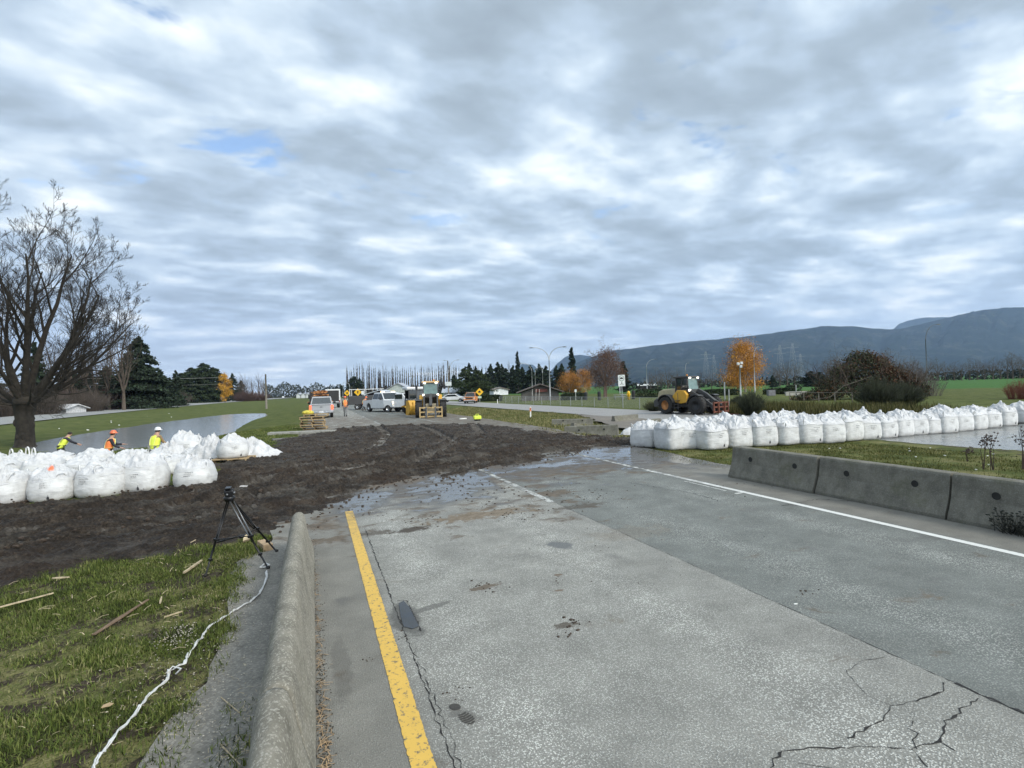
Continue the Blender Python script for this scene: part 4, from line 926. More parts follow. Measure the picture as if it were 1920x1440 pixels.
# brown brush along the far side of the left road
BR = mat('brown_brush', (.075, .060, .048), .95, var=.35, island=.3); BRR = mat('reddish_brush', (.085, .050, .042), .95, var=.35, island=.3)
def brush(seed, w_, h_, label, m=BR, n=300, name='brush', group=None, cat='shrub', d_=None):
    rg = random.Random(seed); mb = MB()
    for i in range(n):
        a = rg.uniform(0, 6.28); s = rg.random()**.5; x = math.cos(a)*s*w_*.35; y = math.sin(a)*s*(d_ or w_)*.35; ht = h_*(1-.45*s*s)*rg.uniform(.6, 1.05)
        ex = math.cos(a)*w_*.18*s+rg.gauss(0, .08)*w_*.5; ey = math.sin(a)*w_*.15*s+rg.gauss(0, .08)*w_*.5
        P0 = (x, y, -.1); P1 = (x+ex*.4, y+ey*.4, ht*.5); P2 = (x+ex+rg.gauss(0, .05)*h_, y+ey, ht); r = h_*.0055
        mb.tube([P0, P1, P2], [r, r*.8, r*.3], 3, caps=False)
        for k_ in range(4):
            f = rg.uniform(.35, .95); q = Vector(P0).lerp(Vector(P2), f)+Vector((ex*.2*(1-f), 0, 0)); e = q+Vector((rg.gauss(0, .11)*h_, rg.gauss(0, .11)*h_, abs(rg.gauss(.1, .1))*h_)); mb.tube([q, e], [r*.6, r*.25], 3, caps=False)
    o = mb.build(name, m); return tag(o, label, cat, group)
GR = 'bare brown shrubs along the far side of the left road'
b1 = put(brush(1, 11, 5.5, 'rounded thicket of bare brown twigs straight behind the big tree trunk', n=520, group=GR), 150, 115)
b2 = put(brush(2, 12, 6.5, 'broad reddish bare thicket beyond the left road, left of the tall conifer', BRR, n=520, group=GR), 215, 135)
def cpo(o, px, D, sc, label, rz=0.): c = o.copy(); COL.objects.link(c); c['label'] = label; return put(c, px, D, sc, rz)
cpo(b1, 60, 100, (1, 1, 1.1), 'bare brown thicket between the big trunk and the left edge', 1.); cpo(b1, 5, 95, (1.1, 1, 1.2), 'bare brown thicket cut by the left edge of the picture', 2.)
cpo(b1, 325, 180, (1, 1, .95), 'pale brown rounded shrub at the foot of the small conifer', .5); cpo(b2, 262, 140, (1, 1, .8), 'brown shrub at the foot of the tall broad conifer', 3.); cpo(b2, 108, 125, (1, 1, 1.0), 'bare reddish thicket behind the dumped white heap', 1.6)
cpo(b2, 460, 270, (1.2, 1, .9), 'reddish bare shrub line right of the yellow tree', 1.2); cpo(b2, 482, 285, (1.2, 1, .8), 'reddish bare shrub nearest the wooden utility pole', 2.2)
for i, (px_, D_, h_) in enumerate([(130, 125, 17), (178, 128, 20), (232, 122, 21), (155, 140, 22), (205, 130, 19), (95, 120, 18), (252, 145, 20)]):
    if i == 0: t0_ = put(tree_bare(30, 20, 'slender bare tree rising behind the big tree, first from the left', slim=.35, spread=.32, up=.35, levels=2, group='slender bare trees behind the big tree', m=TWIG), px_, D_, h_/20); index_kids()
    else: cp(t0_, px_, D_, h_/20, f'slender bare tree behind the big tree, {["", "above the reddish thicket", "left of the tall conifer top", "just right of the big trunk", "between two thin stems", "directly above the white heap", "nearest the tall broad conifer"][i]}', i*1.1)
t1_ = put(tree_bare(31, 13.5, 'tall thin leafless tree beyond the yellow tree', slim=.4, spread=.35, levels=2, group='thin bare trees near the utility pole', m=TWIG), 446, 300, 1.1); index_kids()
for i, (px_, D_, s_) in enumerate([(456, 310, 1.2), (473, 330, 1.1), (486, 330, 1.25), (464, 350, 1.0), (493, 360, 1.1)]): cp(t1_, px_, D_, s_, ['thin leafless tree with a forked top beyond the yellow tree', 'thin leafless tree midway between the yellow tree and utility pole', 'tall thin leafless tree just left of the utility pole', 'shorter thin leafless tree among the group by the pole', 'faint leafless tree closest to the utility pole'][i], i*.9)
# distant hedgerow that reads as one mass
def treeline(name, label, a, b_, Da, Db, h_, seed, m, n=900, lsz=.9):
    rg = np.random.RandomState(seed); px_ = rg.uniform(a, b_, n); f = (px_-a)/(b_-a); D_ = Da+(Db-Da)*f; C = []
    hh = h_*(.35+.65*fbm(px_*.12, px_*0, 3, seed)*1.3)
    for x, d_, q in zip(px_, D_, hh): c = colm(x, d_+rg.uniform(-6, 6)); C.append((c.x, c.y, -.3+q*rg.rand()))
    V, Fc = leafquads(np.array(C), lsz, rg); o = link(name, arr_mesh(name, V, Fc, m)); return tag(o, label, 'trees', kind='stuff')
treeline('far_woods', 'faint grey woods on the skyline beyond the utility pole', 495, 645, 520, 620, 17, 3, mat('far_woods', (.045, .055, .045), .95, island=.5), 4200, .7)
treeline('far_woods', 'dark line of woods low on the skyline behind the right field', 1560, 2000, 300, 270, 6, 5, mat('far_dark_woods', (.03, .035, .026), .95, island=.5), 2600, .6)
treeline('far_woods', 'low dark woods behind the poplars and the houses', 640, 900, 440, 420, 8, 6, mat('far_dark_woods', (.03, .035, .026), .95, island=.5), 2600, .7)
treeline('far_woods', 'low woods on the valley floor beyond the playing field', 1170, 1560, 300, 290, 5, 8, mat('far_dark_woods', (.03, .035, .026), .95, island=.5), 2200, .6)
# poplars
def poplar(seed, h=24.):
    rg = random.Random(seed); T = thing('poplar', 'tall thin leafless poplar in the long dense row behind the houses', 'tree', (0, 0, 0), 0, 'row of leafless poplars')
    MB().tube([(0, 0, -.3), (0, 0, h*.5), (rg.uniform(-.3, .3), 0, h)], [.42, .30, .05], 5).build('trunk', TWIG, T)
    mb = MB()
    for i in range(80):
        f = rg.uniform(.08, .9)**1.2; a = rg.uniform(0, 6.28); L = h*.15*(1.1-f); r = 1.0*(1-f*.7); z = h*f
        mb.tube([(0, 0, z), (math.cos(a)*r*.55, math.sin(a)*r*.55, z+L*.4), (math.cos(a)*r*.65, math.sin(a)*r*.65, z+L)], [.17, .12, .03], 3, caps=False)
    mb.build('crown', mat('dark_twigs', (.05, .042, .036), .95), T); return T
pops = [poplar(i) for i in range(4)]; index_kids(); rg = random.Random(8); k_ = 0; x = 650
while x < 862:
    o = pops[k_] if k_ < 4 else copy_tree(pops[k_ % 4]); D_ = 425+rg.uniform(-5, 5)
    put(o, x+rg.uniform(-.8, .8), D_, (rg.uniform(.8, 1.3), 1, rg.uniform(.84, 1.08)*(1+.06*math.sin(x*.03))), rg.uniform(0, 6)); k_ += 1; x += rg.uniform(2.3, 5.0)
for x in (889, 897, 905, 912, 920, 932, 936, 954, 957):
    o = copy_tree(pops[k_ % 4]); o['label'] = 'faint leafless poplar showing above the dark conifers'; o['group'] = 'poplars above the conifers'; put(o, x, 430, (1, 1, rg.uniform(.85, 1.0)*(1.1 if x > 950 else 1))); k_ += 1
# dark trees in the middle
GD = 'dark conifers around the picnic ground'
k1 = put(conifer(41, 15, 4.2, 'dark conifer behind the mossy pyramid cedars, left peak', n=3000, shape=.7, lsz=.024, group=GD), 881, 255); index_kids()
for i, (x, D_, sz_, sxy, lab) in enumerate([(893, 262, .92, .8, 'dark conifer second from the left of the conifer bank'), (904, 250, .78, .8, 'shorter dark conifer in a dip of the conifer bank'), (921, 255, .95, 1.1, 'broad dark conifer above the white gabled house'), (934, 260, 1.02, 1.2, 'tallest broad dark conifer of the bank, right of the white house'), (942, 268, .98, 1., 'dark conifer overlapping the tallest in the conifer bank'), (950, 262, .82, 1.2, 'dark rounded conifer left of the light poles'), (963, 265, .92, 1.1, 'dark conifer just left of the thin spire tree'), (980, 262, .85, 1.1, 'dark conifer right of the thin spire tree'),
        (995, 258, .88, 1.2, 'dark conifer behind the first light pole'), (1012, 262, .93, 1.3, 'broad dark conifer behind the curved light pole'), (1025, 268, .88, 1.2, 'dark conifer left of the double-armed lamp'), (1044, 240, .80, .9, 'dark conifer right of the double-armed lamp'), (1054, 235, .84, .95, 'dark conifer left of the orange birch'), (912, 262, .7, 1.2, 'low dark conifer filling the gap above the houses'), (970, 270, .75, 1.2, 'low dark conifer behind the thin spire tree')]):
    cp(k1, x, D_, (sxy, sxy, sz_), lab, i*1.3)
s1 = put(conifer(42, 19.5, 1.7, 'very thin spire-shaped tree rising above the conifer bank', n=900, shape=.5, lsz=.022, group=GD, gap=.8), 972, 250); index_kids()
cp(s1, 1074, 215, (1.2, 1.2, .93), 'tall narrow dark spire tree behind the orange birch'); cp(k1, 1076, 214, (.6, .6, .75), 'dark conifer base under the tall narrow spire tree')
cp(s1, 1170, 190, (1.3, 1.3, .56), 'narrow dark cypress just right of the bare brown tree')
GP = 'mossy pyramid cedars beside the right road'
p1 = put(conifer(43, 9.6, 6.2, 'mossy green pyramid-shaped cedar, larger of the two beside the road', m=LEAFM, n=7000, shape=.7, lsz=.018, name='pyramid_cedar', group=GP, gap=.15, stem=False, skirt=.0), 873, 165); index_kids()
cp(p1, 899, 160, (.98, .98, .86), 'mossy green pyramid-shaped cedar, smaller and to the right', 2.)
put(conifer(44, 12, 5., 'dark clump of evergreen below the left end of the poplars', n=4500, shape=.42, lsz=.024, group=GD), 664, 300)
cp(k1, 675, 290, (1., 1., .70), 'dark evergreen right of the clump below the poplars'); cp(k1, 852, 230, (.9, .9, .6), 'dark evergreen beside the pale roofed house')
for x, D_, s_ in [(612, 480, .55), (632, 470, .62), (625, 500, .6), (640, 460, .66)]: cp(k1, x, D_, (.9, .9, s_), f'small far conifer on the skyline over the {["", "truck load", "walking worker", "gap by the truck", "road bend"][[612, 632, 625, 640].index(x)+1]}')
# autumn trees
put(leafy(51, 7.6, 4.2, 'small orange birch drooping left of the bare brown tree', LEAFO, n=8500, lsz=.0115, name='orange_birch', clumps=46, trunkm=PALEB, z0=.03), 1068, 180)
put(leafy(52, 8.2, 3.6, 'orange-brown birch close behind the bare brown tree', LEAFO, n=8000, lsz=.0115, name='orange_birch', clumps=40, trunkm=PALEB, z0=.03), 1098, 175)
put(leafy(153, 10.9, 4.4, 'reddish-brown twiggy tree filling in behind the bare weeping tree', mat('russet_twigs', (.13, .070, .045), .9, var=.3, island=.4), n=9000, lsz=.0085, name='russet_tree', clumps=70, trunkm=TWIGR, z0=.12), 1136, 116)
bt = put(tree_bare(53, 12.2, 'bare reddish-brown weeping tree left of the white sign', m=TWIGR, levels=4, spread=.5, up=.05, slim=.65, name='bare_tree', group='bare trees on the picnic ground'), 1133, 112); index_kids()
put(leafy(54, 12.2, 4.9, 'bright orange autumn birch with pale stems behind the right loader', mat('amber_leaves', (.44, .20, .025), .85, var=.35, scale=.8, island=.5), n=21000, lsz=.0078, name='orange_birch', clumps=110, trunkm=PALEB, z0=.02, egg=-1.), 1397, 124)
cp(bt, 1383, 128, (.8, .8, 1.08), 'thin bare tree top showing behind the orange birch')
# bare trees behind the right loader and on the right
bb = put(tree_bare(55, 9.5, 'rounded bare grey tree left of the right loader', m=TWIG, levels=3, spread=.6, up=.05, slim=1.1, group='rounded bare trees behind the right loader'), 1233, 190); index_kids()
for i, (x, D_, s_) in enumerate([(1252, 185, 1.05), (1270, 195, .95), (1312, 190, .8), (1334, 188, .9), (1350, 186, .85), (1220, 210, .9)]): cp(bb, x, D_, s_, ['rounded bare tree between two light poles left of the right loader', 'bare grey tree directly behind the right loader hood', 'low bare tree behind the loader cab', 'bare tree between the loader and the orange birch', 'bare grey tree touching the orange birch', 'small bare tree behind the right hedge'][i], i)
tt_ = put(tree_bare(56, 11.5, 'bare tree at the left end of the right field tree line', m=TWIG, levels=3, spread=.5, up=.15, slim=.7, group='bare trees lining the far side of the green field'), 1758, 255); index_kids()
for i, x in enumerate([1772, 1789, 1803, 1818, 1833, 1846, 1862, 1876, 1889, 1899, 1912, 1926, 1945]): cp(tt_, x, 250+8*math.sin(i*2.), (.9, .9, [.85, .9, .75, .95, 1.0, .8, .95, .9, 1.15, 1.2, 1.1, .95, 1.][i]), f'leafless tree beyond the green field, {ORD[i+1]} from the left in its line', i*1.1)
for i, (x, D_, s_) in enumerate([(1462, 220, .9), (1476, 215, 1.0), (1490, 225, .95), (1452, 230, .8), (1555, 210, .9), (1563, 200, 1.)]): cp(tt_, x, D_, s_, ['faint bare tree near the left lattice pylon', 'bare tree right of the orange birch beside the pylons', 'bare tree between the pylons and the thicket', 'small bare tree just right of the orange birch', 'bare tree peeping left of the overgrown thicket', 'bare tree directly behind the thicket crest'][i], i*1.4)
cp(k1, 1522, 190, (1.3, 1.3, .36), 'low dark green evergreen clump left of the thicket'); cp(k1, 1537, 195, (1.2, 1.2, .34), 'low dark evergreen touching the thicket'); cp(k1, 1449, 200, (.5, .5, .3), 'tiny dark evergreen right of the orange birch')
# overgrown thicket: mound of briar and ivy with dead limbs poking out
c = colm(1612, 62); T = thing('overgrown_thicket', 'big mound of ivy and briar with dead branches beside the grey lamp post', 'thicket', (c.x, c.y, gz(c.x, c.y))); T.scale = (1.18, 1.18, 1.22)
rg2 = np.random.RandomState(4); C = []
for i in range(330):
    u = rg2.uniform(-1, 1); hgt_ = (1-abs(u-.10)**1.5)*(.95 if u > -.3 else .95+(u+.3)*.85); z = 4.6*hgt_*rg2.rand()**.6; dpt = rg2.uniform(-1, 1)*2.4*max(.2, hgt_-z/5)
    cc = VR*(u*6.2)+VF*dpt; C.append(np.array([cc.x, cc.y, max(.1, z)])+rg2.normal(size=(85, 3))*np.array([.35, .35, .22]))
C = np.concatenate(C); C = C[C[:, 2] > 0]; lr = rg2.rand(len(C)) < .28+.5*(C@np.array(VR) > 1.)*(C[:, 2] > 1.5)
V, Fc = leafquads(C[~lr], .075, rg2); link('ivy_leaves', arr_mesh('ivy_leaves', V, Fc, mat('ivy_leaves', (.040, .046, .018), .8, var=.5, scale=2., island=.75)), T)
V, Fc = leafquads(C[lr], .07, rg2); link('dead_leaves', arr_mesh('dead_leaves', V, Fc, LEAFR), T)
rgp = random.Random(3); L_ = []
for i in range(70):
    u = rgp.uniform(-.7, 1.15); b0 = VR*(u*5.)+VF*rgp.uniform(-1.5, 1.5)+Vector((0, 0, rgp.uniform(.3, 3.)*(1-abs(u-.1)*.6))); d = Vector((0, 0, 1))+VR*rgp.uniform(-.6, .6+.5*u)+VF*rgp.uniform(-.5, .5)
    L_ += branches(0, b0, d, rgp.uniform(1.6, 3.1), .05, 2, rgp, spread=.6, up=.1, kids=(2, 4), ratio=.6, twigr=.012)
tube_np(L_, (5, 4, 3)).build('dead_branches', TWIG, T)
mb = MB(); mb.tube([VR*-6.2+VF*-2.5+Vector((0, 0, .1)), VR*-4.5+VF*-2.6+Vector((0, 0, .35)), VR*-3.2+VF*-2.5+Vector((0, 0, 1.3)), VR*-.3+VF*-2.2+Vector((0, 0, 2.1))], [.03, .03, .028, .015], 6); mb.build('fallen_limb', BARKG, T)
put(brush(11, 5.5, 4.6, 'tangle of grey bare branches between the thicket and the grey lamp post', mat('grey_twigs', (.10, .085, .075), .95), n=170, name='bare_shrub'), 1700, 64)
put(brush(12, 4.5, 2.8, 'lower bare tangle right of the grey lamp post', mat('grey_twigs', (.10, .085, .075), .95), n=110, name='bare_shrub'), 1736, 66)
BROOM = mat('broom_green', (.024, .030, .012), .9, var=.4, scale=2, island=.5)
def broom(seed, w_, h_, label, n=900):
    rg = random.Random(seed); mb = MB()
    for i in range(n):
        a = rg.uniform(0, 6.28); s = rg.random()**.6; x = math.cos(a)*s*w_*.16; y = math.sin(a)*s*w_*.16; e = (x*3.1+rg.gauss(0, .07)*w_, y*3.1+rg.gauss(0, .07)*w_, h_*(1-.35*s)*rg.uniform(.45, 1.03))
        mdl = (x+(e[0]-x)*.35, y+(e[1]-y)*.35, e[2]*.6); mb.tube([(x, y, -.05), mdl, e], [.012, .011, .005], 3, caps=False)
        for k_ in range(3):
            f = rg.uniform(.4, 1); q = Vector(mdl).lerp(Vector(e), f); mb.tube([q, q+Vector((rg.gauss(0, .07), rg.gauss(0, .07), rg.uniform(.05, .3)))], [.009, .004], 3, caps=False)
    return tag(mb.build('broom_bush', BROOM), label, 'shrub', 'dark green broom bushes')
put(broom(1, 3.0, 2.7, 'dark green broom bush, left of the pair before the thicket'), 1645, 36.5); put(broom(2, 2.7, 2.2, 'dark green broom bush, right of the pair before the thicket'), 1692, 37.5)
put(broom(3, 1.9, 1.75, 'dark green broom bush between the right loader fork and the orange birch'), 1406, 37); put(broom(4, 1.3, 1.2, 'low dark broom bush overlapping the foot of the floodlight pole'), 1384, 44); put(broom(5, 2.0, .8, 'small straggly bush on the verge left of the right loader', 300), 1225, 47)
# clipped hedges
def hedge(px_, D_, w_, d_, h_, label, seed, rz=None):
    rg = np.random.RandomState(seed); n = int(3200*w_/5); C = rg.uniform(-1, 1, (n, 3)); ax_ = rg.randint(0, 3, n); ax_ = np.where(ax_ == 0, 2, ax_); s = np.abs(C).max(1)
    k_ = np.where(rg.rand(n) < .5, 2, 1); C[np.arange(n), k_] = np.sign(C[np.arange(n), k_])*rg.uniform(.82, 1, n); C[:, 2] = C[:, 2]*.5+.5
    rnd = 1-.25*(np.abs(C[:, 0])**6)*(C[:, 2] > .7); P_ = np.stack([C[:, 0]*w_/2, C[:, 1]*d_/2, C[:, 2]*h_*rnd], 1)+rg.normal(size=(n, 3))*.05
    V, Fc = leafquads(P_, .10, rg); o = link('hedge', arr_mesh('hedge', V, Fc, LEAFK)); tag(o, label, 'hedge'); put(o, px_, D_); o.rotation_euler.z = -YAW if rz is None else rz; return o
hedge(1217, 101, 5.4, 1.4, 1.5, 'long low clipped dark hedge left of the right loader', 1); hedge(1075, 97, 4.6, 1.2, 1.2, 'clipped dark hedge just right of the picnic shelter', 2); hedge(1460, 95, 5.2, 1.4, 1.0, 'low dark hedge right of the floodlight pole', 3)
hedge(1487, 92, 2.0, 1.8, 1.5, 'rounded dark bush at the end of the low hedge', 4); hedge(1350, 98, 6.5, 1.3, 1.1, 'low dark hedge behind the right loader arms', 5); hedge(885, 110, 5.5, 1.5, .9, 'low dark hedge behind the orange and white pickup', 6)
hedge(917, 108, 5.2, .4, 1.2, 'grey-green clipped screen right of the diamond sign', 7)
# rust-red shrub at the right edge, weeds behind the barrier
put(brush(21, 3.0, 2.0, 'rust red leafy shrub at the right edge before the green field', mat('rust_leaves', (.13, .035, .02), .9), n=300), 1916, 50)
def weed(px_, py_, h_, seed, label):
    p = onG(px_, py_); rg = random.Random(seed); mb = MB()
    for i in range(4):
        P_ = [(rg.uniform(-.05, .05), 0, 0), (rg.uniform(-.1, .1), 0, h_*.5), (rg.uniform(-.22, .22), rg.uniform(-.1, .1), h_*rg.uniform(.75, 1))]; mb.tube(P_, [.008, .006, .004], 4)
        for k_ in range(7):
            q = Vector(P_[1]).lerp(Vector(P_[2]), rg.uniform(.3, 1.)); mb.ball(q+Vector((rg.gauss(0, .04), rg.gauss(0, .04), rg.gauss(0, .03))), (.022, .018, .016), 5, 4)
    tag(mb.build('dead_weed', mat('dead_stalk', (.05, .035, .028), .9), loc=p), label, 'weed', 'dead weeds behind the right barrier')
weed(1845, 880, .85, 1, 'tall dead weed stalk against the wet pavement, left one'); weed(1860, 882, .8, 2, 'tall dead weed stalk just right of its twin'); weed(1918, 880, .9, 3, 'dead weed stalk at the right picture edge'); weed(1815, 865, .35, 4, 'short bent dead weed before the wet pavement')
# dark weed growing at the foot of the barrier
rg = random.Random(9); mb = MB(); n_ = 90
for i in range(n_):
    a = rg.uniform(-1.2, 1.2); b0 = Vector((rg.gauss(0, .05), rg.gauss(0, .10), 0)); e = b0+Vector((-abs(rg.gauss(.05, .04)), rg.gauss(0, .12), rg.uniform(.08, .30))); mb.tube([b0, e], [.004, .002], 3, caps=False); mb.ball(e, (.012, .02, .010), 4, 3)
tag(mb.build('barrier_weed', mat('dark_weed', (.018, .020, .014), .9), loc=(8.36, 4.2, 0)), 'dark dried weed clump at the foot of the third right-hand barrier', 'weed')

# grass
def blades(name, label, sampler, n, h_, wd, seed, cols, lean=.6, hz_=None):
    rg = np.random.RandomState(seed); P_ = sampler(rg, n); n = len(P_); z = ground_z(P_[:, 0], P_[:, 1])-.03+.04*((P_[:, 0] > -1.05) & (P_[:, 0] < 0) & (P_[:, 1] < 8.3))
    a = rg.rand(n)*6.283; le_ = rg.rand(n)*lean; hh = h_*rg.uniform(.4, 1.3, n)*(1 if hz_ is None else hz_(P_)); w2 = wd*rg.uniform(.6, 1.4, n)
    dx_, dy_ = np.cos(a), np.sin(a); b0 = np.stack([P_[:, 0], P_[:, 1], z], 1); sd_ = np.stack([-dy_, dx_, np.zeros(n)], 1)*w2[:, None]
    dl = np.stack([dx_*np.sin(le_*1.5), dy_*np.sin(le_*1.5), np.cos(le_*1.3)], 1)*hh[:, None]; mid_ = b0+dl*.55+np.stack([0*z, 0*z, hh*.12], 1)
    tip = b0+dl; V = np.stack([b0-sd_, b0+sd_, mid_+sd_*.7, mid_-sd_*.7, tip+sd_*.15, tip-sd_*.15], 1).reshape(-1, 3); i = np.arange(n)*6
    Fc = np.concatenate([np.stack([i, i+1, i+2, i+3], 1), np.stack([i+3, i+2, i+4, i+5], 1)]); o = link(name, arr_mesh(name, V, Fc, cols)); return tag(o, label, 'grass', kind='stuff')
def mat_blade(name, stops):
    m, t, b = principled(name); ri = t.new('ShaderNodeNewGeometry').outputs['Random Per Island']; n = t.noise(wpos(t), 1.3, 4, .6)
    t.put(b.inputs['Base Color'], t.ramp(t.math('ADD', t.math('MULTIPLY', ri, .62), t.math('MULTIPLY', t.math('SUBTRACT', n, .32), 1.0)), stops)); b.inputs['Roughness'].default_value = .8; b.inputs['Specular IOR Level'].default_value = .2; return m
GM1 = mat_blade('grass_blades', [(.05, (.018, .020, .008)), (.28, (.042, .058, .013)), (.50, (.085, .118, .022)), (.74, (.15, .165, .045)), (.95, (.36, .31, .18))])
GM2 = mat_blade('dry_grass_blades', [(.1, (.05, .06, .015)), (.4, (.12, .13, .04)), (.7, (.24, .21, .10)), (.95, (.38, .32, .19))])
def smp_fore(rg, n):
    P_ = np.stack([rg.uniform(-6.2, -.32, n), 2.0+6.9*rg.rand(n)], 1)
    ok = (P_[:, 0] < -.98+.42*fbm(P_[:, 1]*3.5, P_[:, 0]*3.5, 4, 3)**1.2+.10*(rg.rand(n)**3)) | ((P_[:, 0] > -.62) & (P_[:, 1] < 4.) & (rg.rand(n) < .35)) 
    den_ = fbm(P_[:, 0]*1.9, P_[:, 1]*1.9, 5, 41, .65); ok &= rg.rand(n) < np.clip((den_-.38)*6, .16, 1); ok &= poly_sd(P_, MP) < -.02+.3*(den_-.5); return P_[ok]
blades('grass', 'matted green and straw grass in the lower left foreground', smp_fore, 450000, .042, .0030, 1, GM1, 1.35, hz_=lambda P_: .25+1.9*fbm(P_[:, 0]*2.6, P_[:, 1]*2.6, 4, 51)**1.3)
def smp_med(rg, n):
    P_ = np.stack([rg.uniform(9.8, 20.5, n), 17.5+55*rg.rand(n)**1.6], 1); ok = (poly_sd(P_, [(14.3, 17), (21.1, 17.0), (21.1, 33), (20.8, 41), (18.5, 34), (15.3, 25)]) < 0) & (P_[:, 0] > 9.9+.045*np.clip(P_[:, 1]-13, 0, 40)) & (poly_sd(P_, MP) < 0); return P_[ok]
blades('grass', 'dry tufted grass on the median behind the mud', smp_med, 60000, .22, .014, 2, GM2, .5, hz_=lambda P_: .2+1.5*np.clip(fbm(P_[:, 0]*.5, P_[:, 1]*.5, 3, 71)-.25, 0, 1))
def smp_r(rg, n):
    P_ = np.stack([rg.uniform(9.0, 20.5, n), 3+11.5*rg.rand(n)], 1); d_ = fbm(P_[:, 0]*1.2, P_[:, 1]*1.2, 4, 44); return P_[(rg.rand(n) < np.clip((d_-.3)*4, .08, 1)) & ~((P_[:, 0] > 16.5) & (P_[:, 1] > 8.2+.0*P_[:, 0]) )]
blades('grass', 'short mossy grass between the right barriers and the bulk bags', smp_r, 150000, .045, .005, 3, mat_blade('moss_grass', [(.1, (.03, .035, .012)), (.4, (.075, .085, .02)), (.7, (.13, .13, .035)), (.95, (.24, .20, .09))]), .9)
def smp_v(rg, n):
    P_ = np.stack([28.8+rg.rand(n)*7, 18+rg.rand(n)*26], 1); return P_[fbm(P_[:, 0]*.4, P_[:, 1]*.4, 3, 45) > .42]
blades('grass', 'tall dry grass on the far verge right of the loader', smp_v, 26000, .75, .015, 4, mat_blade('verge_grass', [(.1, (.03, .035, .01)), (.5, (.075, .075, .022)), (.9, (.17, .14, .06))]), .35)
def smp_l(rg, n):
    P_ = np.stack([-14+rg.rand(n)*13.2, 14.8+rg.rand(n)*24], 1); return P_[(poly_sd(P_, MP) < 0) & (poly_sd(P_, POND) < -1.2)]
blades('grass', 'short green grass on the bank beyond the left bags', smp_l, 90000, .05, .009, 5, GM1, .8)
# ------------------------------------------------------------------ tripod, tape, litter near the camera
BLK = mat('black_metal', (.012, .012, .013), .35, .3, var=.2); RUB = mat('tyre_rubber', (.022, .021, .020), .85, var=.35, scale=6, bump=.3, grime=.35); GRYM = mat('grey_metal', (.16, .165, .17), .35, .6); CHR = mat('bright_metal', (.55, .56, .57), .25, .9)
A, B_, C_ = [Vector((*onG(x, y).to_2d(), .01)) for x, y in [(385, 1082), (503, 1068), (519, 1036)]]
cen = (A+B_+C_)/3; dA = 1000/colm(420, 1).length
# apex sits on the ray of image point (430, 935)
d = fw+RR*((430-960)/F)+UU*((720-932)/F); tt0 = (cen.xy.length)/d.xy.length; apex = Vector((0, 0, H))+d*tt0
T = thing('camera_tripod', 'black video tripod standing on the grass beside the mossy barrier', 'tripod', (cen.x, cen.y, 0)); O_ = Vector((cen.x, cen.y, 0))
for foot, two in ((A, 0), (B_, 1), (C_, 0)):
    a = apex-O_; f = foot-O_; mid_ = a.lerp(f, .55); side = (f-a).cross(Vector((0, 0, 1))).normalized(); g = MB()
    if two or True:
        wd = .034 if two else .020
        for s in (-1, 1): g.cyl(a+side*wd*s, mid_+side*wd*s*.8, .008, n=8)
    leg = g.build('leg', BLK if not two else GRYM, T, smooth=True)
    g = MB(); g.cyl(mid_.lerp(a, .12), f.lerp(mid_, .04), .010, n=8); g.cyl(mid_.lerp(a, .06)+side*.016, f.lerp(mid_, .35)+side*.012, .007, n=8); g.build('lower_leg', BLK, leg, smooth=True)
    MB().box(mid_, (.075, .035, .03), rz=math.atan2(side.y, side.x)).build('clamp', BLK, leg, bevel=.004); MB().box(f.lerp(mid_, .45), (.05, .03, .026), rz=math.atan2(side.y, side.x)).build('clamp', BLK, leg, bevel=.004)
    g = MB(); g.ball(f+Vector((0, 0, .012)), (.022, .022, .022), 8, 5); g.build('rubber_foot', RUB, leg, smooth=True)
ml = [(apex-O_).lerp(p-O_, .55) for p in (A, B_, C_)]; hub = (ml[0]+ml[1]+ml[2])/3+Vector((0, 0, -.02)); g = MB(); g.ball(hub, (.035, .035, .022), 10, 6)
for p in ml: g.cyl(hub, hub.lerp(p, .98), .007, n=6)
g.build('spreader', BLK, T, smooth=True)
a = apex-O_; g = MB(); g.lathe([(.02, -.06), (.05, -.045), (.062, -.02), (.062, .0), (.05, .012)], 20, c=tuple(a)); g.build('bowl', BLK, T, smooth=True)
g = MB(); g.box(a+Vector((0, 0, .045)), (.085, .075, .07)); g.lathe([(.02, -.05), (.038, -.048), (.038, .048), (.02, .05)], 18, 'X', c=(a.x, a.y, a.z+.06)); hd = g.build('fluid_head', BLK, T, bevel=.008)
g = MB(); g.box(a+Vector((-.01, .01, .108)), (.06, .14, .016)); g.build('camera_plate', BLK, T, bevel=.003)
g = MB(); g.lathe([(.01, 0), (.018, .002), (.018, .02), (.006, .022)], 12, 'X', c=(a.x+.045, a.y-.02, a.z+.05)); g.ball(a+Vector((-.02, -.03, .035)), (.016, .016, .016), 8, 5); g.build('head_knob', GRYM, T, smooth=True)
hv = (O_*0); g = MB(); e = hub+VR*-.30+Vector((0, 0, -.06)); g.cyl(hub+VR*-.02, e, .008, n=8); g.cyl(e+VR*.10+Vector((0, 0, .02)), e, .013, n=8); g.build('pan_handle', BLK, T, smooth=True)
g = MB(); g.tube([a+VR*.02, a.lerp(C_-O_, .3)+VR*-.05, a.lerp(C_-O_, .5)+Vector((0, 0, -.05)), a.lerp(C_-O_, .65)], .012, 5, flat=.3); g.build('carry_strap', BLK, T, smooth=True)
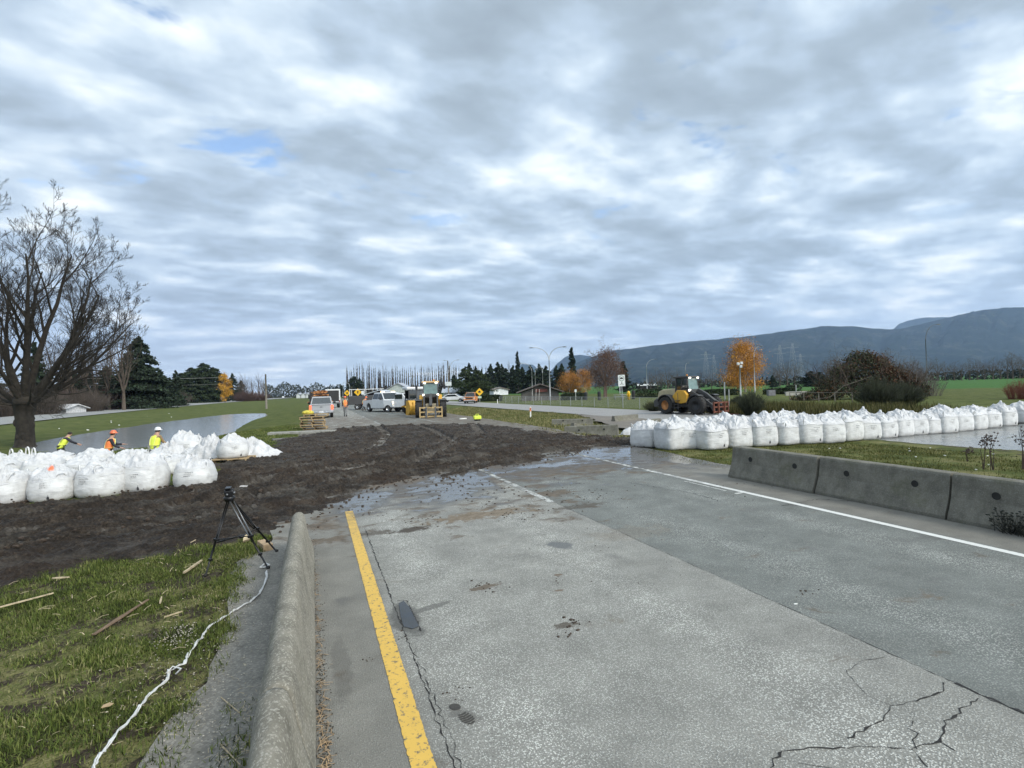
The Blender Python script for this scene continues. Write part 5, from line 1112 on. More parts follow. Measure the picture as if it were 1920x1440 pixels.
# twisted white tape
m = mat('white_tape', (.62, .62, .60), .5, var=.15, scale=20, bump=.3, grime=.3)
pts_ = [(500, 1070), (497, 1092), (487, 1112), (468, 1128), (440, 1144), (415, 1158), (392, 1176), (372, 1200), (352, 1228), (345, 1244), (318, 1256), (312, 1272), (288, 1296), (262, 1322), (240, 1352), (212, 1382), (190, 1412), (172, 1440), (150, 1475)]
P_ = []; Rr = []; rg = random.Random(4)
for i in range(len(pts_)-1):
    for k_ in range(6):
        f = k_/6; x = pts_[i][0]*(1-f)+pts_[i+1][0]*f; y = pts_[i][1]*(1-f)+pts_[i+1][1]*f; g = G(x, y, .03); P_.append((g.x+rg.gauss(0, .002), g.y+rg.gauss(0, .003), .028+.007*math.sin(i*2.1+f*5))); Rr.append((.0085)*(1+.5*math.sin(i*1.7+f*3.1+k_)))
mb = MB(); mb.tube(P_, Rr, 6, flat=.35); mb.tube([(p[0]+.012*math.sin(i*.5), p[1], p[2]+.007*math.cos(i*.5)) for i, p in enumerate(P_)], .006, 5, flat=.5)
g = G(312, 1262, .03); mb.tube([(g.x, g.y, .03), (g.x+.03, g.y+.05, .05), (g.x+.09, g.y+.02, .035), (g.x+.07, g.y-.04, .03)], .008, 5, flat=.4)
tag(mb.build('barrier_tape', m, smooth=True), 'long twisted strand of white tape trailing over the paved strip and grass', 'tape')
mb = MB(); g = G(497, 1062, .02); mb.tube([(g.x-.05, g.y, .02), (g.x, g.y+.04, .05), (g.x+.05, g.y, .03), (g.x, g.y-.05, .025), (g.x-.05, g.y-.01, .02)], .016, 6, flat=.5); tag(mb.build('tape_knot', m, smooth=True), 'loop of crumpled white tape at the foot of the tripod', 'tape')
WD = mat('split_wood', (.42, .34, .22), .85, var=.3, scale=14, bump=.4); WDB = mat('brown_board', (.16, .105, .065), .9, var=.35, scale=9, bump=.5)
def stick(a, b, wd, th, m, label, name='wood_stick', lift=.02, taper=.6, seed=1):
    A_ = G(*a, .02); Bb = G(*b, .02); L = (Bb-A_).length; rg = random.Random(seed); n = 8; V = []
    for i in range(n+1):
        u = i/n; w2 = wd/2*(1-(1-taper)*abs(u-.4)*1.6)*rg.uniform(.85, 1.1)
        V += [(-w2, u*L, 0), (w2, u*L, 0), (w2*.9, u*L, th), (-w2*.9, u*L, th)]
    f = [(4*i+j, 4*i+(j+1) % 4, 4*i+4+(j+1) % 4, 4*i+4+j) for i in range(n) for j in range(4)]+[(0, 3, 2, 1), (4*n, 4*n+1, 4*n+2, 4*n+3)]
    d = Bb-A_; o = MB().add(V, f).build(name, m, loc=(A_.x, A_.y, lift), rz=math.atan2(-d.x, d.y)); return tag(o, label, 'wood scrap')
stick((345, 1075), (378, 1052), .035, .018, WD, 'pale split stick lying in the grass left of the tripod foot', seed=2)
stick((175, 1188), (278, 1122), .05, .008, WDB, 'long weathered brown board sunk in the foreground grass', 'old_board', seed=3, taper=.5, lift=.006)
stick((308, 1158), (342, 1147), .012, .010, WD, 'short straight white stick beside the paved strip', seed=4)
stick((-10, 1142), (100, 1113), .022, .012, WD, 'long straw-coloured lath at the left edge of the grass', seed=5)
stick((357, 1018), (388, 1002), .012, .010, WD, 'thin pale stick half buried by the mud edge', seed=6)
stick((98, 1085), (130, 1083), .035, .012, WD, 'small pale flat chip lying before the mud edge', 'wood_chip', seed=7, taper=.3)
stick((412, 1395), (450, 1435), .006, .006, WD, 'thin curved pale twig near the barrier base', 'twig', seed=8); stick((414, 1308), (450, 1338), .006, .006, WD, 'thin white twig on the paved strip', 'twig', seed=9)
stick((300, 1132), (303, 1120), .02, .01, WD, 'tiny white chip in the middle of the grass', 'wood_chip', seed=11)
p = onG(497, 1030); tag(MB().box((0, 0, .05), (.12, .30, .10), rz=0).build('lumber_block', mat('cut_lumber', (.38, .27, .16), .85, var=.35, scale=9, bump=.3), loc=(p.x, p.y, .0), rz=R_(20), bevel=.006), 'brown block of cut lumber on the ground behind the tripod legs', 'wood block')
p = onG(455, 1022); o = MB().prism([(0, 0), (.09, .02), (.12, .14), (.03, .10)], 0, .04, 'XY').build('wood_shard', WD, loc=(p.x, p.y, .03), rz=.3); o.rotation_euler.x = .6; tag(o, 'pale wedge-shaped shard of wood beside the tripod', 'wood scrap')
p = onG(190, 1338); tag(MB().prism([(0, 0), (.05, .005), (.06, .03), (.03, .05), (0, .035)], 0, .004, 'XY').build('fallen_leaf', mat('tan_leaf', (.42, .30, .17), .8), loc=(p.x, p.y, .035)), 'single tan fallen leaf in the lower left grass', 'leaf')
# stones, chips and dry stalks: scattered debris
def scatter(name, label, spots, m, r, seed, long=False, z=.012):
    rg = random.Random(seed); mb = MB()
    for x, y, sx_, sy_, n in spots:
        for _ in range(n):
            p = G(x+rg.gauss(0, sx_), y+rg.gauss(0, sy_), z)
            if long:
                a = rg.uniform(0, 3.14); L = r*rg.uniform(2, 7); mb.tube([(p.x-L*math.cos(a), p.y-L*math.sin(a), z), (p.x, p.y, z+L*.2), (p.x+L*math.cos(a), p.y+L*math.sin(a), z+rg.random()*L*.2)], r*.35, 4, flat=.5)
            else: mb.ball((p.x, p.y, z), (r*rg.uniform(.5, 1.3), r*rg.uniform(.5, 1.3), r*.5), 6, 4)
    return tag(mb.build(name, m), label, 'debris', kind='stuff')
scatter('pale_chips', 'pale gravel chips spilled beside the paved strip', [(330, 1195, 22, 9, 110), (350, 1180, 18, 6, 60), (300, 1240, 40, 30, 30), (250, 1300, 60, 40, 30), (420, 1200, 40, 60, 130), (400, 1330, 50, 60, 160), (460, 1130, 18, 40, 90)], mat('pale_stone', (.36, .33, .27), .9, island=.5), .0055, 3, z=.022)
scatter('dry_stalks', 'dry straw and wood chips caught along the barrier foot', [(592, 1075, 3, 30, 26), (593, 1150, 3, 40, 34), (597, 1230, 4, 50, 44), (605, 1330, 5, 50, 60), (610, 1410, 6, 30, 50)], mat('straw', (.30, .21, .12), .9, island=.5), .006, 4, True, .006)
scatter('dry_stalks', 'dry stalks and roots between barrier and paved strip', [(455, 1330, 10, 50, 50), (430, 1410, 18, 30, 40), (250, 1300, 120, 60, 110), (150, 1200, 120, 60, 90)], mat('pale_straw', (.34, .28, .18), .9, island=.5), .004, 5, True, .03)
scatter('dark_grit', 'dark grit and leaf mould in the gutters along the left barrier', [(588, 1100, 4, 60, 160), (600, 1260, 6, 80, 240), (612, 1400, 8, 40, 160), (452, 1380, 14, 50, 900), (470, 1300, 7, 50, 500), (485, 1200, 5, 50, 250), (390, 1300, 60, 90, 700), (440, 1180, 30, 60, 350), (560, 900, 260, 40, 500)], mat('dark_grit', (.05, .045, .035), .95, island=.5), .006, 6, z=.002)
scatter('white_litter', 'white scraps scattered on the grass beyond the left bags', [(166, 806, 3, .6, 2), (90, 802, 20, 6, 3), (190, 790, 60, 6, 6), (320, 778, 30, 3, 3)], mat('white_scrap', (.7, .7, .66), .8), .09, 7, z=-.45)
scatter('grass_litter', 'pale bits of litter on the mossy grass behind the right barriers', [(1800, 850, 80, 12, 6), (1640, 850, 60, 12, 5), (1500, 835, 60, 6, 2)], mat('white_scrap', (.7, .7, .66), .8), .025, 8, z=.02)
scatter('wood_chips', 'light wood chips trampled into the grass', [(200, 1130, 120, 40, 26), (350, 1060, 60, 20, 12)], WD, .010, 9, True, .03)
mb = MB(); p = G(1385, 925); mb.ball((p.x, p.y, .004), (.10, .03, .004), 8, 4); tag(mb.build('white_scrap', mat('white_scrap', (.7, .7, .66), .8)), 'flat white scrap beside the white edge line', 'litter')
mb = MB(); p = G(1492, 1133); mb.ball((p.x, p.y, .004), (.022, .012, .004), 8, 4); tag(mb.build('white_scrap', mat('white_scrap', (.7, .7, .66), .8)), 'tiny white scrap in the darker lane', 'litter')
mb = MB(); p = onG(868, 786); mb.box((0, 0, .04), (.5, .2, .08)); tag(mb.build('white_block', mat('white_scrap', (.7, .7, .66), .8), loc=p, bevel=.01), 'small white block on the asphalt right of the centre loader', 'block')

# ------------------------------------------------------------------ vehicles
def paintm(name, col, rough=.3, grime=.3): return mat(name, col, rough, 0, var=.07, scale=2, spec=.5, grime=grime)
WHT = paintm('white_paint_body', (.66, .67, .67), grime=.18); SIL = paintm('silver_paint', (.36, .37, .385), .35); YEL = paintm('yellow_machine_paint', (.60, .33, .035), .5, .3); GLS = mat('window_glass', (.018, .024, .026), .05, spec=.9); GLSG = mat('green_tint_glass', (.09, .16, .145), .08, spec=.9); DRK = mat('dark_plastic', (.02, .02, .021), .6); ORG = paintm('orange_paint', (.60, .22, .06), .5, .2); GRY = paintm('dark_grey_machine_paint', (.055, .055, .055), .55, .3)
TLR = mat('tail_light_red', (.5, .02, .01), .3, emit=(1, .10, .04, 2.2)); LMP = mat('lit_amber', (.9, .6, .2), .3, emit=(1, .78, .42, 3.)); LMW = mat('lit_white', (.9, .9, .8), .3, emit=(1, .95, .8, 2.5)); HLG = mat('lamp_lens', (.6, .62, .6), .15); RST = mat('rusty_red_steel', (.16, .055, .032), .8, var=.35, scale=5); RIMY = mat('orange_rim', (.40, .17, .05), .7, grime=.4)
def wheel(T, x, y, r, wd, rim, name='wheel', tread=0, rimr=.58):
    """wheel with tyre and rim; outer side faces sign(x)"""
    s = 1 if x > 0 else -1; P_ = [(r*rimr, -wd/2), (r*.86, -wd/2), (r*.97, -wd*.40), (r, -wd*.25), (r, wd*.25), (r*.97, wd*.40), (r*.86, wd/2), (r*rimr, wd/2)]
    ty = MB().lathe(P_+[P_[0]], 28, 'X', caps=False)
    if tread:
        for i in range(tread):
            a = 2*math.pi*i/tread
            for s2 in (-1, 1):
                c = (s2*wd*.24, math.cos(a+s2*.06)*r*1.0, math.sin(a+s2*.06)*r*1.0); Rm = Matrix.Rotation(a, 3, 'X') @ Matrix.Rotation(s2*.45, 3, 'Y'); ty.box(c, (wd*.46, r*.075, r*.05), R=Matrix.Rotation(a, 3, 'X') @ Matrix.Rotation(s2*.5, 3, 'Z') @ Matrix.Rotation(math.pi/2, 3, 'X'))
    w_ = ty.build('wheel', RUB, T, smooth=not tread); w_.location = (x, y, r)
    MB().lathe([(r*rimr*1.0, s*wd*.42-.01*s), (r*rimr*.92, s*wd*.44), (r*rimr*.85, s*wd*.25), (r*.25, s*wd*.2), (r*.22, s*wd*.34), (.01, s*wd*.35)], 24, 'X').build('rim', rim, w_, smooth=True)
    return w_
def panel(T, name, m, c, d, bevel=.0, R=None, parent=None): return MB().box(c, d, R=R).build(name, m, parent or T, bevel=bevel)
def pickup(label, loc, rz, body, crew=True, plate=True, lit_tail=False, lit_head=False, group=None, beacon=False, cap=None, doors=()):
    T = thing('pickup_truck', label, 'pickup truck', loc, rz, group); W2 = .98; L = 5.8
    # forward is +Y; side profile (y, z) with wheel arches
    def arc(c, r, n=8): return [(c-r*math.cos(math.pi*i/n), .40+r*math.sin(math.pi*i/n)*1.0) for i in range(n+1)]
    prof = [(-2.9, .55), (-2.9, 1.12), (-1.05 if crew else -.3, 1.15), (-1.05, 1.16), (1.25, 1.14), (2.55, 1.05), (2.85, .92), (2.9, .50), (2.35, .42)]+[(y, z) for y, z in arc(1.85, .47)[::-1]]+[(1.3, .36), (-1.2, .36)]+[(y, z) for y, z in arc(-1.75, .47)[::-1]]+[(-2.3, .42)]
    MB().prism(prof, -W2, W2).build('body', body, T, bevel=.05)
    # cab: tapered house
    cb = MB(); y0, y1 = (-1.15, 1.3) if crew else (-.45, 1.3)
    V = [(sx*W2*.96, y, z) for z, ya, yb, k_ in ((1.13, y0, y1, 1), ) for y in (ya, yb) for sx in (-1, 1)]+[(sx*W2*.80, y, 1.86) for y in (y0+.28, y1-.75) for sx in (-1, 1)]
    cb.add(V, [(0, 1, 3, 2), (4, 6, 7, 5), (0, 4, 5, 1), (2, 3, 7, 6), (0, 2, 6, 4), (1, 5, 7, 3)]); cab = cb.build('cab', body, T, bevel=.04)
    def win(pts_, name='window'):
        c = sum((Vector(p) for p in pts_), Vector())/len(pts_); nrm = (Vector(pts_[1])-Vector(pts_[0])).cross(Vector(pts_[2])-Vector(pts_[0])).normalized()
        if nrm.dot(c-Vector((0, 0, 1.3))) < 0: nrm = -nrm
        q = [Vector(p)+nrm*.006 for p in pts_]; q2 = [Vector(p)+nrm*.016 for p in pts_]; n = len(q); MB().add(q+q2, [tuple(range(n)), tuple(range(n, 2*n))[::-1]]+[(i, (i+1) % n, n+(i+1) % n, n+i) for i in range(n)]).build(name, GLS, T)
    lx = lambda z: W2*(.96-.16*(z-1.13)/.73)
    yb = lambda z: y0+.28*(z-1.13)/.73
    yf = lambda z: y1-.75*(z-1.13)/.73
    win([(-lx(1.22)+.1, yb(1.22), 1.22), (lx(1.22)-.1, yb(1.22), 1.22), (lx(1.75)-.09, yb(1.75), 1.75), (-lx(1.75)+.09, yb(1.75), 1.75)], 'rear_window')
    win([(-lx(1.2)+.07, yf(1.2), 1.2), (lx(1.2)-.07, yf(1.2), 1.2), (lx(1.78)-.07, yf(1.78), 1.78), (-lx(1.78)+.07, yf(1.78), 1.78)], 'windscreen')
    for s in (-1, 1):
        sp = [(y0+.12, yf(1.2)-.10)] if not crew else [(y0+.15, .02), (.10, yf(1.2)-.12)]
        for a, b_ in sp: win([(s*lx(1.22), a, 1.22), (s*lx(1.22), b_, 1.22), (s*lx(1.72), min(b_, yf(1.72)-.08), 1.72), (s*lx(1.72), max(a, yb(1.72)+.1), 1.72)], 'side_window')
        mr = MB(); mr.box((s*(W2+.13), .95, 1.27), (.22, .10, .19)); mr.build('side_mirror', DRK, T, bevel=.02)
        MB().box((s*(W2-.09), -2.905, .93), (.17, .05, .40)).build('tail_light', TLR if lit_tail else mat('tail_lens', (.25, .02, .015), .25), T, bevel=.012)
        MB().box((s*(W2-.17), 2.84, .88), (.30, .12, .20)).build('headlight', LMP if lit_head else HLG, T, bevel=.015)
        wheel(T, s*(W2-.14), 1.85, .40, .27, CHR); wheel(T, s*(W2-.14), -1.75, .40, .27, CHR)
        for d_ in doors:
            if d_ == s:
                dm = MB(); dm.box((s*(W2+.02)+s*.32, 1.0, .82), (.78, .06, .72)); dm.box((s*(W2+.02)+s*.32, 1.0, 1.42), (.74, .05, .08)); dm.box((s*(W2+.33)+s*.34, 1.0, 1.45), (.06, .05, .55)); dm.build('open_door', body, T, bevel=.02)
                MB().box((s*(W2-.0), .45, .80), (.03, .85, .66)).build('door_opening', DRK, T); MB().box((s*(W2-.0), -.55, .80), (.03, .85, .66)).build('door_opening', DRK, T)
                dm = MB(); dm.box((s*(W2+.34), -.08, .82), (.72, .06, .74)); dm.box((s*(W2+.34), -.08, 1.44), (.68, .05, .52)); dm.build('open_door', body, T, bevel=.02)
    # tailgate with recess, bumper, plate
    tg = MB(); tg.box((0, -2.915, .90), (W2*2-.40, .03, .44)); tg.build('tailgate', body, T, bevel=.012); MB().box((0, -2.94, .97), (.20, .03, .06)).build('tailgate_handle', DRK, T, bevel=.01)
    MB().box((0, -2.88, 1.135), (W2*2-.36, .10, .035)).build('tailgate_cap', DRK, T)
    bp_ = MB(); bp_.box((-.62, -2.98, .53), (.70, .16, .17)); bp_.box((.62, -2.98, .53), (.70, .16, .17)); bp_.box((0, -2.96, .47), (.6, .14, .10)); bp_.build('rear_bumper', CHR, T, bevel=.02)
    MB().box((0, -2.955, .56), (.34, .03, .16)).build('number_plate', mat('plate_white', (.7, .7, .7), .5), T); MB().box((0, 2.95, .50), (W2*1.9, .14, .20)).build('front_bumper', CHR, T, bevel=.03)
    MB().box((0, 2.88, .84), (W2*1.25, .06, .24)).build('grille', DRK, T, bevel=.01); MB().box((0, -.3, .42), (1.3, 4.6, .20)).build('chassis', DRK, T)
    MB().box((0, -2.0, .95), (W2*1.75, 1.55, .06)).build('bed_floor', DRK, T)
    if beacon:
        for x in (-.55, .55): MB().box((x, .35, 1.90), (.34, .18, .09)).build('beacon', LMP, T, bevel=.02)
        MB().box((0, .35, 1.885), (.7, .14, .05)).build('light_bar', DRK, T)
    return T
p = onG(607, 784); tl = pickup('silver crew-cab pickup seen from behind with both red tail lights lit', (p.x-.1, p.y+2.9, 0), R_(-1.5), SIL, lit_tail=True)
# flatbed truck ahead of it with a load of orange timber
p = colm(600, 62); T = thing('flatbed_truck', 'white flatbed truck ahead of the silver pickup, loaded with orange timber', 'truck', (p.x, p.y, 0), 0)
MB().box((0, 1.9, 1.55), (2.1, 1.9, 1.5)).build('cab', WHT, T, bevel=.12); MB().box((0, .93, 1.78), (1.6, .03, .55)).build('rear_window', GLS, T); MB().box((0, 2.87, 1.8), (1.8, .03, .7)).build('windscreen', GLS, T)
for s in (-1, 1): MB().box((s*1.06, 2.0, 1.8), (.03, 1.0, .55)).build('side_window', GLS, T); wheel(T, s*.9, 2.2, .48, .3, CHR); wheel(T, s*.9, -1.7, .48, .34, CHR); MB().box((s*1.25, 2.6, 1.8), (.15, .12, .45)).build('side_mirror', DRK, T, bevel=.02)
MB().box((0, -1.4, 1.02), (2.3, 4.3, .16)).build('flatbed', DRK, T, bevel=.01); MB().box((0, .3, .65), (.9, 6, .3)).build('chassis', DRK, T)
for x in (-1.1, -.75): MB().box((x, -3.4, 1.75), (.07, .07, 1.3)).build('stake', DRK, T)
hb = MB(); hb.box((0, .82, 1.75), (2.2, .06, 1.4)); hb.build('headboard', DRK, T)
MB().box((0, -3.57, 1.0), (2.2, .05, .22)).build('rear_light_board', WHT, T)
p2 = Vector((p.x, p.y, 0)); rg = random.Random(4); mb = MB()
for i in range(34):
    z = 1.15+rg.random()*1.35; w_ = 1.0-(z-1.1)*.45; mb.box((rg.uniform(-w_, w_), -1.5+rg.uniform(-.6, .6), z), (rg.uniform(.08, .16), rg.uniform(2, 2.9), .10), R=Matrix.Rotation(rg.uniform(-.5, .5), 3, 'Z') @ Matrix.Rotation(rg.uniform(-.25, .25), 3, 'Y'))
tag(mb.build('timber_load', mat('orange_timber', (.42, .19, .07), .8, island=.35), loc=p2), 'jumbled heap of orange timber on the white flatbed truck', 'timber', kind='stuff')
mb = MB(); mb.box((.0, 0, 1.6), (1.9, 4.8, 2.5)); T = thing('box_truck', 'boxy dark and white truck far ahead of the flatbed', 'truck', (*colm(623, 82).xy, 0)); MB().box((0, -1, 1.75), (2.1, 3.8, 2.1)).build('cargo_box', WHT, T, bevel=.05); MB().box((0, -2.93, 1.8), (1.7, .05, 1.6)).build('rear_door', DRK, T)
MB().box((0, 1.9, 1.4), (2.0, 1.7, 1.5)).build('cab', WHT, T, bevel=.1); MB().box((0, -2.95, .75), (1.9, .08, .2)).build('rear_bumper', GRYM, T)
for s in (-1, 1):
    for y in (-1.8, 2.0): wheel(T, s*.85, y, .42, .28, CHR)
    MB().box((s*.92, -2.96, .98), (.14, .04, .3)).build('tail_light', mat('tail_lens', (.25, .02, .015), .25), T)
p = colm(729, 58); T = pickup('white crew-cab pickup with open doors and amber roof lights, facing right', (p.x-.3, p.y, 0), R_(-158), WHT, beacon=True, lit_head=True, doors=(-1,)); T.scale = (1.12,)*3
# ladder rack truck parts behind: a pole rack
p = colm(697, 68); T = thing('rack_truck', 'truck with white ladder rack behind the open-door pickup', 'truck', (p.x, p.y, 0), R_(-100)); MB().box((0, -1, 1.2), (2.0, 3.6, 1.1)).build('body', GRY, T, bevel=.06); MB().box((0, 1.6, 1.3), (1.95, 1.6, 1.2)).build('cab', GRY, T, bevel=.15); MB().box((0, 1.3, 1.75), (1.98, .9, .35)).build('side_window', GLS, T)
for s in (-1, 1):
    wheel(T, s*.85, 1.7, .4, .27, CHR); wheel(T, s*.85, -1.7, .4, .27, CHR); g = MB()
    g.bar((s*.95, -2.7, 2.55), (s*.95, 1.5, 2.55), .07)
    for y in (-2.6, -.8, 1.2): g.bar((s*.95, y, 1.6), (s*.95, y, 2.55), .06)
    g.build('rack_side', WHT, T)
g = MB()
for y in (-2.6, -1.6, -.8, .2, 1.2): g.bar((-.95, y, 2.58), (.95, y, 2.58), .06)
g.build('rack_crossbar', WHT, T)
# small white utility cart with a dark front
p = colm(752, 55.5); T = thing('utility_truck', 'small white truck nose-on between the open-door pickup and the yellow bucket', 'truck', (p.x, p.y, -.03), R_(-135)); T.scale = (1.12,)*3
MB().prism([(-1.5, .45), (-1.5, 1.2), (-.2, 1.2), (-.1, 1.75), (.7, 1.75), (1.15, 1.15), (1.75, 1.02), (1.8, .5)], -.8, .8).build('body', WHT, T, bevel=.06); MB().prism([(.74, 1.68), (1.14, 1.20), (1.17, 1.22), (.77, 1.71)], -.7, .7).build('windscreen', GLS, T)
for s in (-1, 1):
    wheel(T, s*.72, 1.15, .36, .22, CHR); wheel(T, s*.72, -.95, .36, .22, CHR); MB().box((s*.81, .3, 1.45), (.02, .8, .42)).build('side_window', GLS, T); MB().box((s*.6, 1.79, .9), (.2, .05, .14)).build('headlight', HLG, T)
MB().box((0, 1.80, .82), (.7, .05, .2)).build('grille', DRK, T)
# orange and white pickup far right of centre
p = onG(887, 757); T = pickup('small orange and white pickup driving on the far carriageway', (p.x+.5, p.y+3, -.25), R_(158), ORG, group=None, crew=True)
MB().box((0, .2, 1.885), (1.2, .9, .03)).build('roof_panel', WHT, T, bevel=.01); MB().box((0, 1.95, 1.16), (1.7, 1.5, .03)).build('bonnet_panel', WHT, T, bevel=.01)
p = colm(850, 96); T = thing('parked_car', 'dark-windowed white car showing just right of the centre loader', 'car', (p.x, p.y, 0), R_(-115)); MB().prism([(-2.2, .35), (-2.25, .85), (-1.7, 1.0), (-1.0, 1.42), (.5, 1.45), (1.2, 1.0), (2.1, .85), (2.2, .4)], -.88, .88).build('body', WHT, T, bevel=.08)
for s in (-1, 1):
    MB().prism([(-1.5, 1.0), (-.9, 1.34), (.42, 1.36), (1.0, 1.0)], s*.885, s*.895).build('side_window', GLS, T)
    for y in (-1.35, 1.35): wheel(T, s*.8, y, .33, .2, CHR)
MB().prism([(.58, 1.40), (1.17, 1.0), (1.2, 1.02), (.61, 1.43)], -.75, .75).build('windscreen', GLS, T)
for s in (-1, 1): MB().box((s*.65, 2.17, .72), (.3, .06, .14)).build('headlight', HLG, T)
for x, c_, lab in [(446, (.5, .5, .52), 'tiny pale car far along the left road')]: 
    p = colm(531, 520); T = thing('far_car', lab, 'car', (p.x, p.y, -.2), 0); MB().prism([(-2, .3), (-2, .9), (-1, 1.5), (.6, 1.5), (1.2, .95), (2, .8), (2, .3)], -.9, .9).build('body', WHT, T, bevel=.08); 
    for s in (-1, 1):
        for y in (-1.3, 1.3): wheel(T, s*.8, y, .33, .2, CHR)
# ------------------------------------------------------------------ wheel loaders
def loader(label, loc, rz, hood, roof, rimm, fork, s=1., dirty=False, glass=GLSG):
    T = thing('wheel_loader', label, 'wheel loader', loc, rz, 'wheel loaders'); T.scale = (s,)*3
    # +Y front. rear engine hood
    MB().prism([(-2.95, .95), (-3.0, 1.45), (-2.85, 1.95), (-2.4, 2.12), (-1.0, 2.20), (-1.0, .9), (-1.35, .9), (-1.5, 1.25), (-2.0, 1.38), (-2.5, 1.22), (-2.65, .95)], -.72, .72).build('engine_hood', hood, T, bevel=.10)
    MB().box((0, -2.96, 1.45), (1.1, .12, .7)).build('rear_grille', DRK, T, bevel=.02)
    cw = MB(); cw.prism([(-3.15, .60), (-3.2, 1.15), (-2.85, 1.35), (-2.55, 1.2), (-2.55, .60)], -1.0, 1.0); cw.build('counterweight', GRY, T, bevel=.06)
    MB().box((0, -1.1, .80), (1.1, 2.9, .45)).build('rear_frame', GRY, T, bevel=.04); MB().box((0, 1.15, .95), (.9, 1.9, .65)).build('front_frame', hood if not dirty else GRY, T, bevel=.05)
    for x in (-.98, .66): MB().prism([(-1.1, 1.05), (-1.05, 1.55), (-.55, 2.05), (.15, 2.0), (.45, 1.65), (.35, 1.0), (-.2, .9)], x, x+.32).build('side_panel', YEL, T, bevel=.04)
    for x in (-1, 1):
        for y in (-1.65, 1.55):
            wheel(T, x*1.02, y, .76, .58, rimm if (y < 0 or not dirty) else DRK, tread=22, rimr=.55)
        fd = MB(); n = 9; pr = [(y_, z_) for y_, z_ in [(-1.65+.88*math.cos(math.pi*(.08+.80*i/n)), .76+.88*math.sin(math.pi*(.08+.80*i/n))) for i in range(n+1)]]; pr2 = [(-1.65+(y_+1.65)*1.06, .76+(z_-.76)*1.06) for y_, z_ in pr][::-1]; fd.prism(pr+pr2, x*.72, x*1.32); fd.build('rear_fender', GRY, T)
        fd = MB(); pr = [(1.55+.86*math.cos(math.pi*(.35+.60*i/n)), .76+.86*math.sin(math.pi*(.35+.60*i/n))) for i in range(n+1)]; pr2 = [(1.55+(y_-1.55)*1.05, .76+(z_-.76)*1.05) for y_, z_ in pr][::-1]; fd.prism(pr+pr2, x*.72, x*1.32); fd.build('front_fender', GRY, T)
        # lift arms with a bend down to the coupler
        am = MB(); am.prism([(.35, 1.85), (.55, 2.02), (1.8, 1.45), (2.75, .80), (2.95, .35), (2.70, .30), (2.45, .68), (1.6, 1.15), (.45, 1.62)], x*.50, x*.64); am.build('lift_arm', GRY, T, bevel=.03)
        cy = MB(); cy.cyl((x*.44, .3, 1.05), (x*.44, 1.35, 1.18), .075, n=10); cy.cyl((x*.44, 1.35, 1.18), (x*.44, 1.9, 1.26), .045, n=8); cy.build('lift_cylinder', GRYM, T, smooth=True)
        st = MB()
        for i in range(3): st.box((x*1.12, -.45, .55+.3*i), (.30, .40, .04))
        st.box((x*1.25, -.66, .9), (.03, .03, .9)); st.box((x*1.25, -.24, 1.1), (.03, .03, 1.4)); st.build('steps', GRY, T)
        MB().box((x*.62, .50, 2.02), (.18, .14, .16)).build('headlight', LMW if x > 0 or not dirty else HLG, T, bevel=.02)
        mr = MB(); mr.tube([(x*.78, .55, 3.05), (x*1.1, .72, 3.05), (x*1.18, .72, 2.85)], .02, 5); mr.box((x*1.2, .74, 2.68), (.20, .05, .36)); mr.build('side_mirror', DRK, T)
    zb = MB(); zb.prism([(.7, 1.9), (.95, 2.15), (1.75, 1.75), (2.55, 1.15), (2.35, 1.0), (1.6, 1.45)], -.12, .12); zb.cyl((0, .35, 1.6), (0, 1.1, 2.0), .09, n=10); zb.build('tilt_linkage', GRY, T, bevel=.02)
    # cab: posts, glass, roof
    cab = MB(); cab.box((0, -.25, 1.95), (1.36, 1.40, .30)); cab.box((0, -.93, 2.55), (1.30, .06, 1.1))
    for x in (-.64, .64):
        cab.bar((x, .45, 1.9), (x*.94, .22, 3.08), .07); cab.bar((x, -.95, 1.9), (x*.96, -.90, 3.08), .10); cab.bar((x, -.30, 1.9), (x*.95, -.32, 3.08), .06)
    co = cab.build('cab_frame', GRY, T)
    MB().prism([(.43, 2.10), (.24, 3.04), (.215, 3.04), (.405, 2.10)], -.585, .585).build('windscreen', glass, T)
    for x in (-1, 1): MB().prism([(-.27, 2.12), (.38, 2.12), (.20, 3.02), (-.28, 3.02)], x*.615, x*.635).build('side_window', glass if not dirty else GLS, T); MB().prism([(-.86, 2.12), (-.36, 2.12), (-.36, 3.02), (-.86, 3.02)], x*.615, x*.635).build('rear_side_window', GLS, T)
    MB().box((0, -.18, 2.1), (.5, .5, .55)).build('seat', DRK, T, bevel=.05); MB().box((0, -.34, 3.15), (1.52, 1.55, .16)).build('roof', roof, T, bevel=.05)
    for x in (-.5, .5): MB().box((x, .46, 3.06), (.20, .08, .12)).build('work_light', LMW, T, bevel=.02)
    MB().lathe([(.07, 0), (.07, .12), (.04, .16), (0, .165)], 12, c=(-.3, -.5, 3.23)).build('beacon', mat('amber_beacon', (.6, .22, .02), .3), T, smooth=True)
    MB().cyl((.35, -1.5, 2.1), (.35, -1.5, 2.75), .06, n=10).build('exhaust_pipe', GRY, T, smooth=True)
    # fork carriage
    fc = MB()
    for z in (.25, .62, .98): fc.box((0, 3.03, z), (1.9, .10, .12))
    for x in (-.9, -.32, .32, .9): fc.box((x, 3.03, .60), (.10, .12, .90))
    fc.build('fork_carriage', fork, T, bevel=.01)
    for x in (-.38, .38): g = MB(); g.box((x, 3.12, .52), (.13, .06, 1.0)); g.box((x, 3.72, .05), (.13, 1.2, .05)); g.build('fork_tine', fork if dirty else GRYM, T, bevel=.008)
    return T
